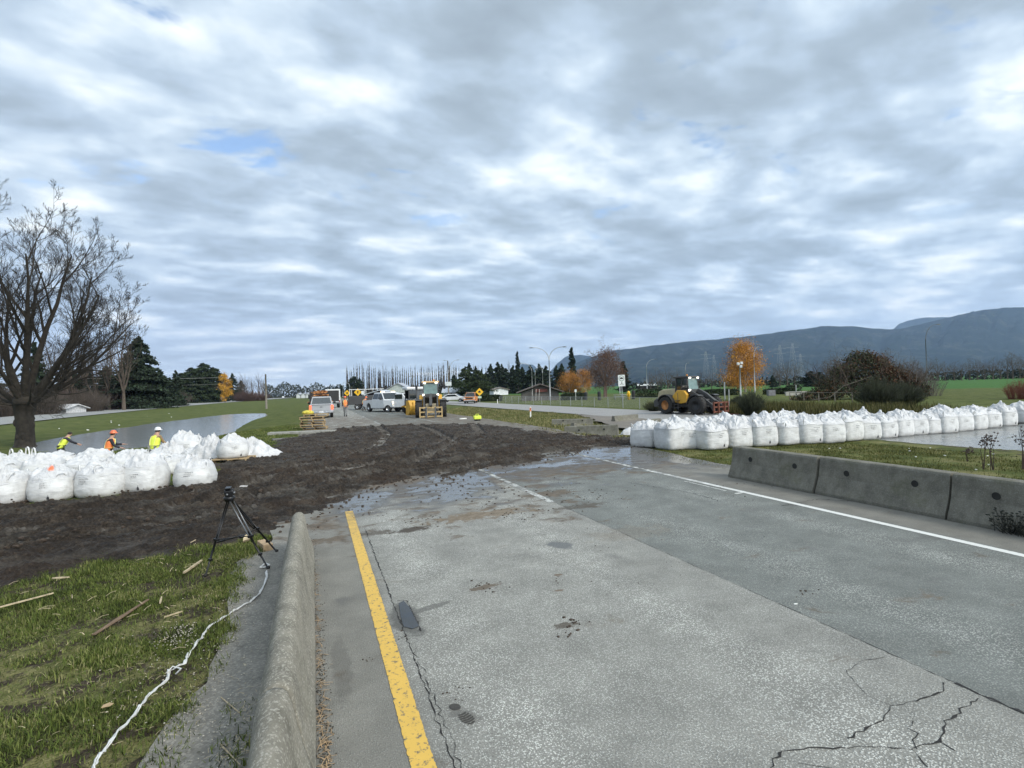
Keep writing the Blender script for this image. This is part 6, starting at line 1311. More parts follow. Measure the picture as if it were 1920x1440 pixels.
p = onG(818, 783); lc = loader('yellow wheel loader facing the camera with forks lowered, in the road centre', (p.x+.15, p.y+2.6, -.12), R_(168), paintm('pale_machine_paint', (.30, .25, .16), .5), paintm('pale_orange_roof', (.62, .42, .22), .5), RST, mat('dirty_yellow_steel', (.42, .30, .14), .7, var=.35), .93)
p = onG(1300, 778); lr_ = loader('dirty yellow wheel loader with black cab facing right on the far carriageway', (p.x+.55, p.y+1.0, -.27), R_(-168), paintm('faded_yellow_hood', (.42, .36, .22), .5, .5), GRY, RIMY, RST, .90, True)
# compact loader with yellow bucket left of it, white roofed cab
p = colm(775, 50); T = thing('compact_loader', 'compact loader with white-roofed cab and yellow bucket, left of the centre wheel loader', 'loader', (p.x, p.y, -.05), R_(95))
n = 10; pr = [(1.3+.62*math.cos(math.pi*(.55+1.0*i/n)), .66+.62*math.sin(math.pi*(.55+1.0*i/n))) for i in range(n+1)]+[(2.1, .02), (2.1, .07)]+[(1.3+.57*math.cos(math.pi*(.55+1.0*i/n)), .66+.57*math.sin(math.pi*(.55+1.0*i/n))) for i in range(n, -1, -1)]
MB().box((0, -.5, 1.0), (1.5, 2.4, .8)).build('body', GRY, T, bevel=.06); cb = MB()
for x in (-.7, .7):
    for y in (-1.2, -.1, .6): cb.bar((x, y, 1.3), (x, y, 2.3), .09)
cb.build('cab_frame', GRY, T); MB().box((0, -.3, 2.42), (1.7, 2.3, .26)).build('roof', WHT, T, bevel=.08)
for x in (-1, 1): MB().box((x*.70, -.62, 1.85), (.02, .95, .8)).build('side_window', mat('dusty_glass', (.10, .11, .12), .25), T); MB().box((x*.70, .25, 1.85), (.02, .6, .8)).build('side_window', GLS, T); wheel(T, x*.85, .4, .45, .32, GRYM); wheel(T, x*.85, -1.2, .45, .32, GRYM); g = MB(); g.bar((x*.6, -.6, 1.4), (x*.6, 1.0, .7), .12); g.build('lift_arm', YEL, T)
# big yellow bucket standing on its edge towards the camera
c = colm(775, 47.5); T = thing('loader_bucket', 'yellow curved bucket standing on the asphalt beside the loader front wheel', 'bucket', (c.x, c.y, -.05), R_(18))
n = 12; ro = .68; pr = [(ro*math.cos(a)*-1*.62, .66+ro*math.sin(a)) for a in [math.radians(-80+170*i/n) for i in range(n+1)]]; pi_ = [(y*.93+.0, .66+(z-.66)*.93) for y, z in pr][::-1]
MB().prism(pr+pi_, -.62, .62).build('shell', YEL, T, smooth=False); 
for x in (-.62, .60): MB().prism(pr+[(.25, 1.3), (.35, .05)], x, x+.03).build('side_plate', YEL, T)
g = MB(); g.box((.05, -.40, .75), (.10, .12, .9)); g.box((-.28, -.40, .75), (.06, .10, .9)); g.build('rib', YEL, T, bevel=.01)

# ------------------------------------------------------------------ people
SKIN = mat('skin', (.42, .25, .18), .6, var=.08)
def skinmesh(name, nodes, edges, m, parent, grow=1., sub=1):
    me = bpy.data.meshes.new(name); me.from_pydata([n[:3] for n in nodes], edges, []); me.materials.append(m); o = link(name, me, parent)
    sk = o.modifiers.new('skin', 'SKIN'); sk.use_smooth_shade = True; sv = me.skin_vertices[0].data
    for i, n in enumerate(nodes): r = n[3]*grow; sv[i].radius = (r, r*(n[4] if len(n) > 4 else 1)); sv[i].use_root = (i == 0)
    if sub: s_ = o.modifiers.new('sub', 'SUBSURF'); s_.levels = sub; s_.render_levels = sub
    return o
def person(label, loc, rz, shirt, trousers, vest, helmet=None, lean=0., arms=((.1, -.1), (-.1, .1)), stride=.1, bandana=None, crouch=0., stripe_=True):
    T = thing('person', label, 'person', loc, rz)
    hz_ = .93-crouch; tl_ = lean
    def up(z, x=0, y=0): # torso point leaning forward from the hip
        return (x, y+math.sin(tl_)*(z-.93), hz_+math.cos(tl_)*(z-.93))
    N_ = [(*up(.93), .135), (*up(1.12), .125), (*up(1.32), .15), (*up(1.44), .115), (*up(1.52), .058), (*up(1.60, 0, .02), .078), (*up(1.69, 0, .03), .092), (*up(1.76, 0, .02), .060), (*up(1.645, 0, .115), .016)]
    E_ = [(0, 1), (1, 2), (2, 3), (3, 4), (4, 5), (5, 6), (6, 7), (5, 8)]; arm_i = []; leg_i = []
    for s, (sh, el) in zip((-1, 1), arms):
        b = len(N_); A0 = Vector(up(1.42, s*.17)); el_ = A0+Vector((s*.07, math.sin(sh+tl_*.3)*.28, -math.cos(sh)*.28)); wr = el_+Vector((-s*.01, math.sin(sh+el)*.25, -math.cos(sh+el)*.25)); dh = (wr-el_).normalized()
        N_ += [(*A0, .062), (*el_, .042), (*wr, .028), (*(wr+dh*.07), .036, .5)]; E_ += [(3, b), (b, b+1), (b+1, b+2), (b+2, b+3)]; arm_i.append((b, b+1, b+2))
        for k_ in range(4): 
            N_.append((*(wr+dh*.12+Vector((0, (k_-1.5)*.019, 0))), .0085)); N_.append((*(wr+dh*(.165-.01*abs(k_-1.3))+Vector((-s*.012, (k_-1.5)*.020, 0))), .0075)); E_ += [(b+3, len(N_)-2), (len(N_)-2, len(N_)-1)]
        N_ += [(*(wr+dh*.05+Vector((-s*.01, .035, 0))), .011), (*(wr+dh*.09+Vector((-s*.018, .055, 0))), .009)]; E_ += [(b+3, len(N_)-2), (len(N_)-2, len(N_)-1)]
    for s, st in ((-1, stride), (1, -stride)):
        b = len(N_); N_ += [(s*.09, 0, hz_-.03, .088), (s*.10, st*.55+crouch*.5, .50-crouch*.3, .060), (s*.10, st-.02, .10, .042), (s*.10, st+.02, .045, .045), (s*.11, st+.15, .035, .036)]
        E_ += [(0, b), (b, b+1), (b+1, b+2), (b+2, b+3), (b+3, b+4)]; leg_i.append(b)
    skinmesh('body', N_, E_, SKIN, T)
    # clothing follows the same bones
    J = [0, 1, 2, 3]; NN = [(*N_[i][:3], N_[i][3]+.022) for i in J]; EE = [(0, 1), (1, 2), (2, 3)]
    for a in arm_i: b = len(NN); NN += [(*N_[a[0]][:3], .078), (*N_[a[1]][:3], .058), (*(Vector(N_[a[1]][:3]).lerp(Vector(N_[a[2]][:3]), .9)), .046)]; EE += [(3, b), (b, b+1), (b+1, b+2)]
    skinmesh('jacket', NN, EE, shirt, T)
    NN = [(*N_[0][:3], .150)]; EE = []
    for b0 in leg_i: b = len(NN); NN += [(*N_[b0][:3], .105), (*N_[b0+1][:3], .078), (*(Vector(N_[b0+2][:3])+Vector((0, 0, .02))), .066)]; EE += [(0, b), (b, b+1), (b+1, b+2)]
    skinmesh('trousers', NN, EE, trousers, T)
    for b0 in leg_i: skinmesh('boot', [(*(Vector(N_[b0+2][:3])+Vector((0, 0, .04))), .062), (*N_[b0+3][:3][:2], .05, .062), (*N_[b0+4][:3][:2], .045, .050)], [(0, 1), (1, 2)], DRK, T)
    # vest: open shell round the torso
    n = 22; V = []; zs = [.88, 1.0, 1.15, 1.30, 1.42, 1.49]; rx = [.20, .195, .20, .215, .20, .12]; ry = [.165, .155, .16, .175, .145, .09]
    for z, a, b in zip(zs, rx, ry):
        for i in range(n): q = 2*math.pi*i/n; V.append(up(z, a*math.cos(q), b*math.sin(q)))
    vo = MB().add(V, [(j*n+i, j*n+(i+1) % n, (j+1)*n+(i+1) % n, (j+1)*n+i) for j in range(len(zs)-1) for i in range(n)]).build('safety_vest', vest, T, smooth=True); so = vo.modifiers.new('th', 'SOLIDIFY'); so.thickness = .008
    if stripe_:
        g = MB()
        for zz_ in (1.06,):
            P_ = [up(zz_, .207*math.cos(2*math.pi*i/24), .168*math.sin(2*math.pi*i/24)) for i in range(25)]; g.tube(P_, .026, 6, flat=.3)
        for s in (-1, 1):
            for yy in (-1, 1): g.tube([up(1.06, s*.10, yy*.16), up(1.28, s*.115, yy*.172), up(1.43, s*.12, yy*.14), up(1.49, s*.10, 0)], .022, 6, flat=.35)
        g.build('reflective_band', mat('reflective_yellow', (.75, .72, .25), .4), vo, smooth=True)
    hc = Vector(up(1.70, 0, .025))
    if helmet:
        g = MB(); g.lathe([(.150, 0), (.128, .012), (.122, .05), (.10, .10), (.06, .128), (0, .138)], 20, c=tuple(hc+Vector((0, 0, .01)))); g.box(hc+Vector((0, .13, .018)), (.16, .08, .012)); g.build('hard_hat', helmet, T, smooth=True)
        MB().tube([hc+Vector((.092, 0, .0)), hc+Vector((.06, .06, -.09)), hc+Vector((-.06, .06, -.09)), hc+Vector((-.092, 0, 0))], .005, 5).build('chin_strap', DRK, T)
    MB().ball(hc+Vector((0, -.025, -.01)), (.098, .098, .088), 12, 8).build('hair', mat('dark_hair', (.02, .014, .010), .8), T, smooth=True)
    g = MB()
    for s in (-1, 1): g.ball(hc+Vector((s*.035, .088, -.03)), (.011, .006, .007), 6, 4)
    g.build('eyes', DRK, T)
    return T
HVO = mat('hi_vis_orange', (.85, .24, .07), .6, var=.12); HVY = mat('hi_vis_yellow', (.68, .78, .08), .6, var=.12); NAVY = mat('dark_jacket', (.025, .025, .035), .85); GTR = mat('grey_trousers', (.22, .22, .22), .85); BTR = mat('black_trousers', (.018, .018, .02), .85); HATO = mat('orange_hard_hat', (.80, .18, .07), .35); HATW = mat('white_hard_hat', (.8, .8, .8), .3)
p = onG(648, 781); person('worker walking towards camera in orange hard hat, orange vest and grey trousers', p, R_(172), NAVY, GTR, HVO, HATO, 0., ((.12, .25), (-.05, .3)), .14)
p = onG(682, 770); person('stooping worker in orange vest and black trousers beside the open-door pickup', (p.x, p.y, 0), R_(-60), HVO, BTR, HVO, HATO, .45, ((.6, .4), (.5, .5)), .25, crouch=.10)
def pleft(px_, D_, rz, label, **k_):
    c = colm(px_, D_); return person(label, (c.x, c.y, gz(c.x, c.y)), rz, **k_)
pleft(201, 23.5, R_(-75), 'worker in orange hard hat, dark sleeves and orange vest behind the left bags', shirt=NAVY, trousers=BTR, vest=HVO, helmet=HATO, lean=.22, arms=((.6, .9), (.35, .8)), stride=.12)
pleft(287, 23.0, R_(-30), 'worker in white hard hat and yellow vest behind the left bags', shirt=mat('tan_jacket', (.28, .18, .09), .85), trousers=GTR, vest=HVY, helmet=HATW, lean=.25, arms=((.3, .7), (.4, .7)), stride=.08)
pleft(112, 27., R_(-70), 'bent worker in yellow vest without hard hat beside the big tree', shirt=NAVY, trousers=mat('khaki_trousers', (.05, .055, .04), .85), vest=HVY, lean=.5, arms=((.7, .3), (.8, .3)), stride=.16, crouch=.14)
# lumpy dark sandbags by those workers
p = onG(238, 846)
tag(MB().prism([(0, 0), (.5, 0), (.42, .42), (.2, .5), (.05, .3)], 0, .4).build('open_sack', BAG, loc=(*colm(182, 20).xy, -.35), rz=.5, bevel=.05), 'open white sack held beside the worker in orange', 'sack')

# ------------------------------------------------------------------ pallet stack and yellow bag
p = onG(590, 806); rg = random.Random(6); names_ = ['bottom', 'second', 'third', 'fourth', 'fifth', 'sixth', 'top']
for i in range(6):
    pallet('stacked_pallet', f'{["bottom pallet of the weathered stack behind the silver pickup", "second pallet up in the weathered stack", "third pallet up in the weathered stack", "fourth pallet up in the weathered stack", "fifth pallet up in the weathered stack", "top pallet of the stack, pushed furthest to the right"][i]}', (p.x+(-.0 if i < 5 else .28)+rg.uniform(-.10, .10)-.04*i, p.y+.6+rg.uniform(-.08, .08), .005+i*.152), R_(-6)+rg.uniform(-.12, .12), 'stack of pallets', (1.35, 1.05))
mb = MB(); n = 26; V = []
tag(MB().ball((0, 0, .10), (.34, .25, .15), 24, 14).build('yellow_bag', mat('yellow_cloth', (.5, .42, .06), .8, var=.4, scale=8, bump=.8, bscale=6), loc=(p.x-.35, p.y+.6, .90), smooth=True), 'crumpled yellow cloth heaped on top of the pallet stack', 'cloth')
p = onG(895, 789); T = thing('safety_bag', 'bright yellow-green box with black bottom on the median edge', 'box', p); T.scale = (.8,)*3; MB().box((0, 0, .28), (.62, .4, .30)).build('bag_top', HVY, T, bevel=.05); MB().box((0, 0, .10), (.46, .36, .18)).build('bag_bottom', BLK, T, bevel=.02); MB().tube([(-.15, 0, .4), (-.1, 0, .55), (.1, 0, .55), (.15, 0, .4)], .025, 6).build('handle', HVY, T)
# marker post
p = onG(995, 783); T = thing('marker_post', 'slim white marker post with orange band in the median grass', 'marker post', p); MB().box((0, 0, .45), (.12, .04, .9)).build('post', mat('post_white', (.7, .7, .66), .6), T, bevel=.01); MB().box((0, -.003, .68), (.125, .045, .30)).build('orange_band', mat('orange_band', (.75, .22, .06), .6), T); MB().box((0, -.008, .72), (.05, .045, .18)).build('reflector', DRK, T)
p = onG(933, 757); T = thing('marker_post', 'small faded marker post on the far verge right of the orange pickup', 'marker post', p); MB().box((0, 0, .35), (.12, .04, .7)).build('post', mat('post_white', (.7, .7, .66), .6), T, bevel=.01)
# ------------------------------------------------------------------ lamp posts, poles, signs
GALV = mat('galvanised_steel', (.34, .35, .35), .5, .3, var=.12); GALD = mat('weathered_steel', (.13, .14, .15), .6, .3)
def lamp(px_, D_, h_, arms, label, m=GALV, group='road lamps', r=.11, head=True):
    c = colm(px_, D_); T = thing('lamp_post', label, 'street lamp', (c.x, c.y, gz(c.x, c.y)-.1), -YAW, group)
    MB().cyl((0, 0, 0), (0, 0, h_*.78), r, r*.6, 10).build('pole', m, T, smooth=True)
    for s, reach in arms:
        P_ = [(0, 0, h_*.76)]+[(s*reach*(1-math.cos(math.pi/2*t_))*(.6)+s*reach*.4*t_**2, 0, h_*(.76+.24*math.sin(math.pi/2*min(1, t_*1.02)))) for t_ in (.2, .4, .6, .8, 1.)]
        am = MB(); am.tube(P_, [r*.6, r*.55, r*.5, r*.45, r*.4, r*.4], 7); ao = am.build('arm', m, T, smooth=True)
        if head: g = MB(); e = Vector(P_[-1]); g.ball(e+Vector((s*.3, 0, -.02)), (.42, .16, .09), 10, 6); g.build('lamp_head', GRYM, ao, smooth=True)
    return T
lamp(1031, 98, 9.9, [(-1, 2.9), (1, 2.6)], 'double-armed street lamp standing right of the picnic shelter')
lamp(998, 135, 8.9, [(-1, 2.6)], 'single-armed light pole left of the picnic shelter ridge, arm to the left'); lamp(1004, 150, 8.2, [(1, 1.2)], 'curved light pole above the picnic shelter ridge, short arm to the right'); lamp(1018, 165, 9.2, [(-1, .8), (1, .8)], 'T-shaped twin light pole behind the picnic shelter')
lamp(1415, 112, 9.9, [(1, 1.3)], 'pale lamp post in front of the orange birch, arm to the right'); lamp(1738, 100, 12.2, [(1, 2.2)], 'tall grey curved lamp post right of the thicket', m=GALD)
lamp(1213, 175, 10.8, [(1, 2.8)], 'thin lamp post left of the bare trees near the right hedge', r=.14); lamp(1162, 160, 9.8, [(-1, 2.4)], 'thin faint lamp post directly behind the white sign', r=.13)
lamp(656, 190, 6.2, [(-1, .9)], 'pale lamp post beside the dark evergreen clump', r=.16); lamp(845, 170, 12.2, [(1, 2.4), (-1, 1.4)], 'tall twin-armed lamp between the poplars and the pyramid cedar', r=.12); lamp(643, 300, 9.5, [(1, 2)], 'distant lamp post on the left verge past the walking worker', r=.16)
lamp(1286, 150, 8.2, [(1, .5)], 'tall pole with a white lamp just above the right loader cab', r=.12)
# floodlight on a pole
c = colm(1388, 70); T = thing('floodlight_pole', 'pole carrying a cluster of three white floodlights before the orange birch', 'floodlight', (c.x, c.y, gz(c.x, c.y)), -YAW); MB().cyl((0, 0, 0), (0, 0, 4.6), .10, .08, 10).build('pole', GALV, T, smooth=True)
for x, z in ((-.25, 4.75), (.2, 4.85), (.1, 4.4)): MB().box((x, -.1, z), (.34, .22, .34)).build('floodlight', HLG, T, bevel=.05)
WOODD = mat('weathered_pole_wood', (.17, .15, .12), .9, var=.3)
def upole(px_, D_, h_, label, cross=0, r=.16):
    c = colm(px_, D_); T = thing('utility_pole', label, 'utility pole', (c.x, c.y, gz(c.x, c.y)-.2), -YAW, 'wooden utility poles'); MB().cyl((0, 0, 0), (0, 0, h_), r, r*.7, 8).build('pole', WOODD, T, smooth=True)
    for i in range(cross): MB().box((0, -.1, h_-.4-.7*i), (2.4, .12, .12)).build('crossarm', WOODD, T)
    return T
upole(499, 110, 7.3, 'lone wooden utility pole on the grass beside the left road', r=.22); upole(774, 180, 8.2, 'wooden pole with crossarm behind the white-roofed loader', 1); upole(698, 160, 7.5, 'slim pole standing behind the white pickup rack', 0); upole(660, 200, 5.2, 'small wooden pole beside the diamond signs', 0, .2)
upole(841, 120, 9.3, 'pale pole right of the centre loader with a small sign board', 0)
c = colm(841, 119.7); tag(MB().box((0, 0, 0), (1.4, .08, .9)).build('sign_board', mat('board_white', (.62, .65, .64), .6), loc=(c.x, c.y, 3.6), rz=-YAW), 'white board fixed low on the pale pole right of the centre loader', 'sign')
# overhead wires
mb = MB(); a = colm(-150, 90); b_ = colm(418, 258)
WM = mat('wire_grey', (.20, .19, .17), .6)
for z0_, z1_, k_, lab in ((7.4, 11.8, .075, 'upper overhead wire crossing in front of the left cedars'), (6.2, 8.6, .045, 'lower overhead wire crossing in front of the left cedars')):
    tag(MB().tube([(a.x+(b_.x-a.x)*t_, a.y+(b_.y-a.y)*t_, z0_+(z1_-z0_)*t_-1.2*4*t_*(1-t_)*.6) for t_ in np.linspace(0, 1, 16)], k_, 5).build('overhead_wire', WM), lab, 'wire')
# signs
YS = mat('sign_yellow', (.80, .46, .02), .5, var=.05); SW = mat('sign_white', (.72, .74, .72), .5, var=.05); SB = mat('sign_black', (.02, .02, .022), .6)
def diamond(px_, D_, hz_, label, icon=0, tab=False, sz=.92):
    c = colm(px_, D_); T = thing('warning_sign', label, 'road sign', (c.x, c.y, gz(c.x, c.y)), -YAW, 'yellow diamond signs'); MB().cyl((0, .03, 0), (0, .03, hz_+.2), .04, n=8).build('post', GALV, T)
    q = sz/math.sqrt(2); MB().prism([(0, hz_-q), (q, hz_), (0, hz_+q), (-q, hz_)], -.02, .0, 'XZ').build('plate', YS, T); g = MB()
    if icon == 0: g.prism([(-.08, hz_-.28), (.08, hz_-.28), (.08, hz_+.05), (.2, hz_+.05), (0, hz_+.3), (-.2, hz_+.05), (-.08, hz_+.05)], -.035, -.024, 'XZ')
    else: g.prism([(-.22, hz_-.12), (.22, hz_-.12), (.16, hz_+.08), (.08, hz_+.2), (-.1, hz_+.2), (-.2, hz_+.05)], -.035, -.024, 'XZ')
    g.build('symbol', SB, T)
    if tab: MB().box((0, -.01, hz_-q-.22), (.6, .02, .34)).build('tab_plate', mat('tab_green_white', (.45, .55, .42), .5), T)
diamond(651, 118, 2.2, 'yellow diamond sign below the pale lamp post, left of the pair', 1, sz=1.0); diamond(671, 108, 2.3, 'yellow diamond sign with a black arrow, right of the pair', 0, True, 1.1); diamond(899, 88, 2.0, 'yellow diamond sign with a tab plate beside the pyramid cedars', 1, True)
c = colm(680, 118); T = thing('road_sign', 'small white rectangular sign right of the diamond signs', 'road sign', (c.x, c.y, 0), -YAW); MB().cyl((0, .03, 0), (0, .03, 2.4), .04, n=8).build('post', GALV, T); MB().box((0, 0, 2.2), (.6, .02, .8)).build('plate', SW, T)
p = onG(1168, 762); T = thing('road_sign', 'white sign with a black truck in a ring, on a leaning post', 'road sign', (p.x, p.y, p.z), -YAW); T.rotation_euler.y = R_(-1.2)
D_ = 60.; h0 = 2.9; MB().box((0, .03, 1.7), (.07, .05, 3.4)).build('post', GALV, T); MB().box((0, 0, h0), (.78, .02, 1.28)).build('plate', SW, T, bevel=.004)
g = MB(); n = 28; V = [(r_*math.cos(2*math.pi*i/n), -.016, h0+.25+r_*math.sin(2*math.pi*i/n)) for r_ in (.31, .26) for i in range(n)]; g.add(V, [(i, (i+1) % n, n+(i+1) % n, n+i) for i in range(n)]); g.build('ring', mat('sign_green', (.03, .14, .07), .5), T)
g = MB(); g.prism([(-.18, h0+.17), (.19, h0+.17), (.19, h0+.27), (.12, h0+.33), (.0, h0+.38), (-.12, h0+.36), (-.18, h0+.28)], -.022, -.015, 'XZ'); g.build('truck_symbol', SB, T)
g = MB(); g.box((0, -.018, h0-.22), (.05, .008, .22)); g.box((-.14, -.018, h0-.42), (.2, .008, .035)); g.box((.14, -.018, h0-.42), (.2, .008, .035)); g.box((0, -.018, h0-.35), (.22, .008, .03)); g.build('lower_marks', SB, T)
# chain-link fence along the far side of the right road
T = thing('chain_link_fence', 'grey chain-link fence along the grass beyond the right carriageway', 'fence', (30.2, 0, -.3)); y = 88
while y > 33: MB().cyl((0, y, 0), (0, y, 1.15), .035, n=6).build('post', GALV, T); y -= 3.05
MB().cyl((0, 88, 1.13), (0, 34, 1.13), .018, n=6).build('top_rail', GALV, T)
g = MB(); y = 88.
while y > 35: g.bar((0, y, .05), (0, y-1.08, 1.13), .006); g.bar((0, y, 1.13), (0, y-1.08, .05), .006); y -= .22
g.build('mesh', GALV, T)
# ------------------------------------------------------------------ buildings
SID = mat('pale_siding', (.62, .64, .63), .8, var=.08); ROOFG = mat('grey_roof', (.34, .36, .40), .8, var=.1); ROOFD = mat('dark_brown_roof', (.12, .10, .09), .9, var=.2); WALLB = mat('brown_wall', (.13, .12, .11), .9, var=.2, scale=1.5)
def house(px_, D_, w_, d_, hw, hr, label, wall=SID, roof=ROOFG, rz=0., over=.5, wins=(), ridge='X', door=None, zoff=0.):
    c = colm(px_, D_); T = thing('house', label, 'house', (c.x, c.y, -.35+zoff), -YAW+rz)
    MB().box((0, 0, hw/2), (w_, d_, hw)).build('wall', wall, T)
    if ridge == 'X':   # ridge along X, slopes face camera
        MB().prism([(-d_/2-over, hw-.05), (0, hw+hr), (d_/2+over, hw-.05), (d_/2+over, hw+.1), (0, hw+hr+.18), (-d_/2-over, hw+.1)], -w_/2-over, w_/2+over).build('roof', roof, T); MB().prism([(-d_/2, hw), (0, hw+hr-.04), (d_/2, hw)], -w_/2+.01, w_/2-.01).build('gable', wall, T)
    else:
        MB().prism([(-w_/2-over, hw-.05), (0, hw+hr), (w_/2+over, hw-.05), (w_/2+over, hw+.12), (0, hw+hr+.2), (-w_/2-over, hw+.12)], -d_/2-over, d_/2+over, 'XZ').build('roof', roof, T); MB().prism([(-w_/2, hw), (0, hw+hr-.04), (w_/2, hw)], -d_/2+.01, d_/2-.01, 'XZ').build('gable', wall, T)
    for x, z, ww, wh in wins:
        f = MB().box((x, -d_/2-.03, z), (ww+.2, .06, wh+.2)).build('window', mat('window_frame_white', (.6, .6, .6), .6), T); MB().box((x, -d_/2-.065, z), (ww, .02, wh)).build('pane', GLS, f)
    if door: f = MB().box((door, -d_/2-.03, 1.05), (1., .06, 2.1)).build('door', WALLB, T)
    return T
T = house(718, 150, 7.6, 7, 1.9, 1.1, 'open-fronted shed with a wide shallow grey roof behind the white pickup', wall=mat('dark_shed_wall', (.04, .03, .03), .9), roof=mat('light_grey_roof', (.45, .48, .52), .7), wins=(), over=.7, ridge='Y')
MB().box((1.2, -3.6, 1.1), (2.2, .3, 1.0)).build('red_panel', mat('red_board', (.22, .03, .03), .8), T)
for x in (-3.4, -1.2, 1.6, 3.5): MB().box((x, -3.9, .95), (.14, .14, 1.9)).build('post', SW, T)
house(751, 165, 7.2, 8, 3.0, 2.1, 'pale green-grey gabled house behind the open shed', wall=mat('pale_green_siding', (.42, .46, .42), .8), roof=ROOFG, wins=((-1.6, 1.7, .9, 1.1), (1.5, 1.7, .9, 1.1)), ridge='Y', over=.4, door=0.)
house(852, 170, 6.2, 6, 1.8, 1.4, 'low house with pale grey roof just right of the centre loader', roof=mat('light_grey_roof', (.45, .48, .52), .7), wins=((-1.5, 1.1, 1., .8),), over=.6)
house(935, 190, 5.2, 7, 1.7, .8, 'white gabled outbuilding in front of the dark conifers', wins=(), ridge='Y', rz=R_(14), wall=mat('white_siding', (.72, .74, .74), .8), roof=mat('brown_grey_roof', (.22, .19, .17), .9), zoff=.4)
T = house(1011, 104, 7.0, 6, 1.55, 1.5, 'low brown picnic shelter with a wide dark hipped roof', wall=WALLB, roof=ROOFD, ridge='Y', over=1.0)
MB().box((.2, -3.3, 1.95), (2.3, .1, .6)).build('red_fascia', mat('red_brown_board', (.16, .06, .05), .9), T)
for x in (-1.6, -.9, -.3): MB().bar((x, -3.6, 0), (x+.15, -3.6, 2.2), .09).build('post', mat('post_pale', (.5, .48, .44), .8), T)
T = house(1210, 300, 9, 8, 2.0, .8, 'far low building with white roof beyond the playing field', roof=SID, wall=mat('dark_shed_wall', (.04, .03, .03), .9), over=1.)
house(108, 108, 7.5, 5, 1.0, .8, 'low white tarp-covered shed half hidden behind the big tree', wall=mat('tarp_white', (.5, .5, .5), .8), roof=mat('tarp_white', (.5, .5, .5), .8), wins=())
for i, (x, w_) in enumerate(((562, 3), (572, 4), (578, 3))): house(x, 420, w_, 6, 2.6, 1.4, ['tiny pale house on the skyline, left of three by the flatbed', 'tiny pale house on the skyline, middle of three by the flatbed', 'tiny pale house on the skyline, right of three by the flatbed'][i], ridge='Y')
# picnic table, notice board, hydrant, grey box, walls
def table(px_, D_, label):
    c = colm(px_, D_); T = thing('picnic_table', label, 'picnic table', (c.x, c.y, gz(c.x, c.y)), -YAW); MB().box((0, 0, .74), (1.9, .75, .05)).build('table_top', GALV, T)
    for y in (-.65, .65): MB().box((0, y, .44), (1.9, .26, .05)).build('bench', GALV, T)
    for x in (-.7, .7): g = MB(); g.bar((x, -.65, 0), (x, .2, .72), .08); g.bar((x, .65, 0), (x, -.2, .72), .08); g.build('leg', GALV, T)
table(1160, 92, 'grey picnic table on the lawn just left of the white sign post'); table(1172, 95, 'grey picnic table partly hidden by the white sign post')
c = colm(1178, 88); T = thing('hydrant', 'small yellow hydrant right of the white sign', 'hydrant', (c.x, c.y, -.3)); MB().lathe([(.16, 0), (.14, .6), (.18, .65), (.15, .85), (.05, .95), (0, .96)], 12).build('body', YS, T, smooth=True); MB().lathe([(.07, -.22), (.07, .22)], 10, 'X', c=(0, 0, .55)).build('outlet', YS, T); T.scale = (1.5,)*3
for px_, D_, lab in ((1079, 93, 'white notice board on the hedge beside the shelter'),): c = colm(px_, D_); tag(MB().box((0, 0, 1.7), (.35, .05, .45)).box((0, .02, .85), (.06, .04, 1.7)).build('notice_board', SW, loc=(c.x, c.y, -.3), rz=-YAW), lab, 'sign')
for px_, D_, h_, lab in ((1123, 90, 1.5, 'dark round bin by the bare brown tree'), (1187, 90, 1.5, 'dark narrow bin left of the long clipped hedge'), (1098, 95, 1.4, 'dark bin at the end of the hedge by the shelter')):
    c = colm(px_, D_); T = thing('litter_bin', lab, 'bin', (c.x, c.y, -.3), 0, 'dark litter bins'); MB().lathe([(.0, 0), (.26, 0), (.30, h_*.8), (.0, h_*.82)], 14).build('body', DRK, T); MB().lathe([(.32, h_*.8), (.3, h_*.92), (.1, h_), (0, h_)], 14).build('lid', DRK, T)
c = colm(1445, 84); tag(MB().box((0, 0, .45), (1.1, .7, .9)).build('utility_cabinet', mat('grey_cabinet', (.16, .16, .17), .7), loc=(c.x, c.y, -.25), rz=-YAW, bevel=.03), 'grey utility cabinet beside the low hedge right of the orange birch', 'cabinet')
c = colm(1492, 84); tag(MB().box((0, 0, .3), (3.4, .4, .6)).build('low_wall', mat('pale_wall', (.36, .35, .31), .9), loc=(c.x, c.y, -.3), rz=-YAW, bevel=.02), 'low pale concrete wall on the lawn left of the thicket', 'wall')
for px_, D_, h_, lab in ((1358, 60, 2.4, 'grey gate post behind the right loader arms, left one'), (1366, 66, 1.5, 'shorter grey gate post behind the right loader arms'), (1492, 75, 1.7, 'white stake on the green field left of the thicket')): c = colm(px_, D_); tag(MB().cyl((0, 0, 0), (0, 0, h_), .07, n=8).build('post', GALV, loc=(c.x, c.y, -.3)), lab, 'post')
# rail fence in front of the thicket
c0 = colm(1480, 62); c1 = colm(1712, 47); T = thing('rail_fence', 'weathered single-rail fence in front of the thicket', 'fence', (c0.x, c0.y, -.3)); dv = Vector((c1.x-c0.x, c1.y-c0.y, 0))
for i in range(8): q = dv*(i/7); MB().cyl(q, q+Vector((0, 0, 1.0)), .05, n=6).build('post', WOODD, T)
MB().cyl((0, 0, .95), dv*.72+Vector((0, 0, .95)), .035, n=6).build('rail', WOODD, T); MB().cyl(dv*.60+Vector((0, -.5, 1.0)), dv*1.02+Vector((0, -.5, .35)), .04, n=6).build('fallen_rail', PALEB, T)
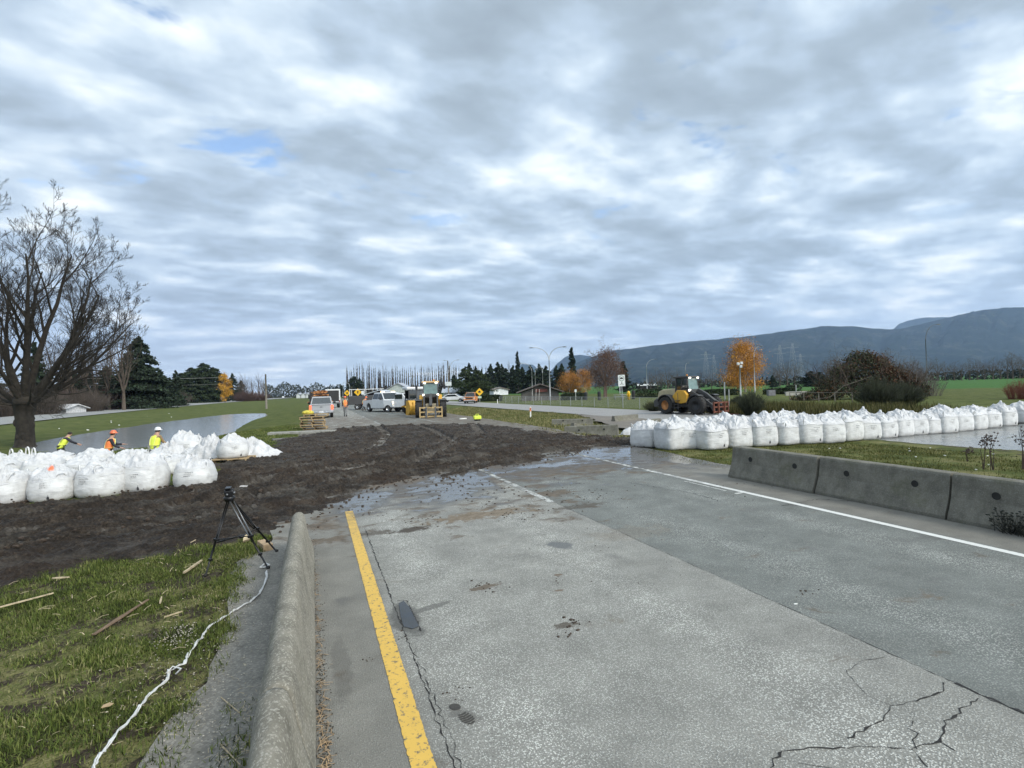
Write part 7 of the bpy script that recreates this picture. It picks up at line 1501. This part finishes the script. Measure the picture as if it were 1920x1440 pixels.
# lattice pylons in front of the mountain
def pylon(px_, D_, h_, label):
    c = colm(px_, D_); T = thing('lattice_pylon', label, 'pylon', (c.x, c.y, -.3), -YAW, 'power line pylons'); g = MB()
    for s in (-1, 1):
        for s2 in (-1, 1): g.bar((s*h_*.10, s2*h_*.1, 0), (s*h_*.015, s2*h_*.015, h_), .16)
    for i in range(9):
        z0_, z1_ = h_*i/9, h_*(i+1)/9; w0 = h_*(.10-.085*i/9); w1 = h_*(.10-.085*(i+1)/9)
        g.bar((-w0, -w0, z0_), (w1, -w1, z1_), .09); g.bar((w0, -w0, z0_), (-w1, -w1, z1_), .09)
    g.build('tower', GALV, T); g = MB()
    for z in (.78, .90): g.bar((-h_*.16, 0, h_*z), (h_*.16, 0, h_*z), .22)
    g.build('crossarm', GALV, T)
for px_, D_, h_, lab in ((1325, 900, 56, 'faint lattice pylon behind the right loader cab, left of two'), (1340, 1100, 60, 'faint lattice pylon behind the right loader cab, right of two'), (1464, 800, 56, 'faint lattice pylon right of the orange birch'), (1488, 860, 62, 'tallest lattice pylon between the orange birch and the thicket'), (1502, 1000, 52, 'faint lattice pylon closest to the thicket')): pylon(px_, D_, h_, lab)
# orange spray paint on one liner
def orange_bag():
    best = None
    for o in bpy.data.objects:
        if o.name.startswith('bulk_bag') and o.get('group') == 'bulk bags in the left-hand rows':
            v = Vector((o.location.x, o.location.y, .85))-Vector((0, 0, H)); zz_ = v.dot(fw); u = 960+F*v.dot(RR)/zz_; w_ = 720-F*v.dot(UU)/zz_
            dd = (u-140)**2+(w_-872)**2
            if best is None or dd < best[0]: best = (dd, o)
    o = best[1]; ch = [c for c in bpy.data.objects if c.parent == o and c.name.startswith('crumpled_top')][0]
    m = FILM.copy(); m.name = 'sprayed_liner'; t = NT(m.node_tree); b = m.node_tree.nodes['Principled BSDF']; src = b.inputs['Base Color'].links[0].from_socket
    wp = t.new('ShaderNodeNewGeometry').outputs['Position']; mp = t.new('ShaderNodeMapping'); t.put(mp.inputs[0], wp)
    cpt = o.location; mp.inputs['Location'].default_value = (-(cpt.x+.05)*6, -(cpt.y-.34)*6, -(.66)*13); mp.inputs['Scale'].default_value = (6, 6, 13)
    ln = t.new('ShaderNodeVectorMath', operation='LENGTH'); t.put(ln.inputs[0], mp.outputs[0]); f = t.mapr(t.math('ADD', ln.outputs['Value'], t.math('MULTIPLY', t.noise(wp, 9, 5, .7), 1.2)), 1.55, 1.2, smooth=True)
    t.put(b.inputs['Base Color'], t.mix(f, src, (.85, .20, .09))); ch.data = ch.data.copy(); ch.data.materials[0] = m
    o['label'] = 'white bulk bag with an orange spray-paint mark on its crumpled top'
orange_bag()
# ------------------------------------------------------------------ haze
m = bpy.data.materials.new('haze'); m.use_nodes = True; nt_ = m.node_tree; nt_.nodes.remove(nt_.nodes['Principled BSDF']); pv = nt_.nodes.new('ShaderNodeVolumePrincipled')
pv.inputs['Color'].default_value = (.50, .68, 1., 1); pv.inputs['Density'].default_value = 5.2e-5; pv.inputs['Anisotropy'].default_value = .1
nt_.links.new(pv.outputs[0], nt_.nodes['Material Output'].inputs['Volume'])
hb = MB().box((0, 0, 795), (29000, 29000, 1616)).build('haze', m); tag(hb, 'pale blue valley haze in front of the mountains', 'haze', kind='stuff')
for o in list(bpy.data.objects):
    if o.get('label') == 'x': o['label'] = 'white bulk bag'
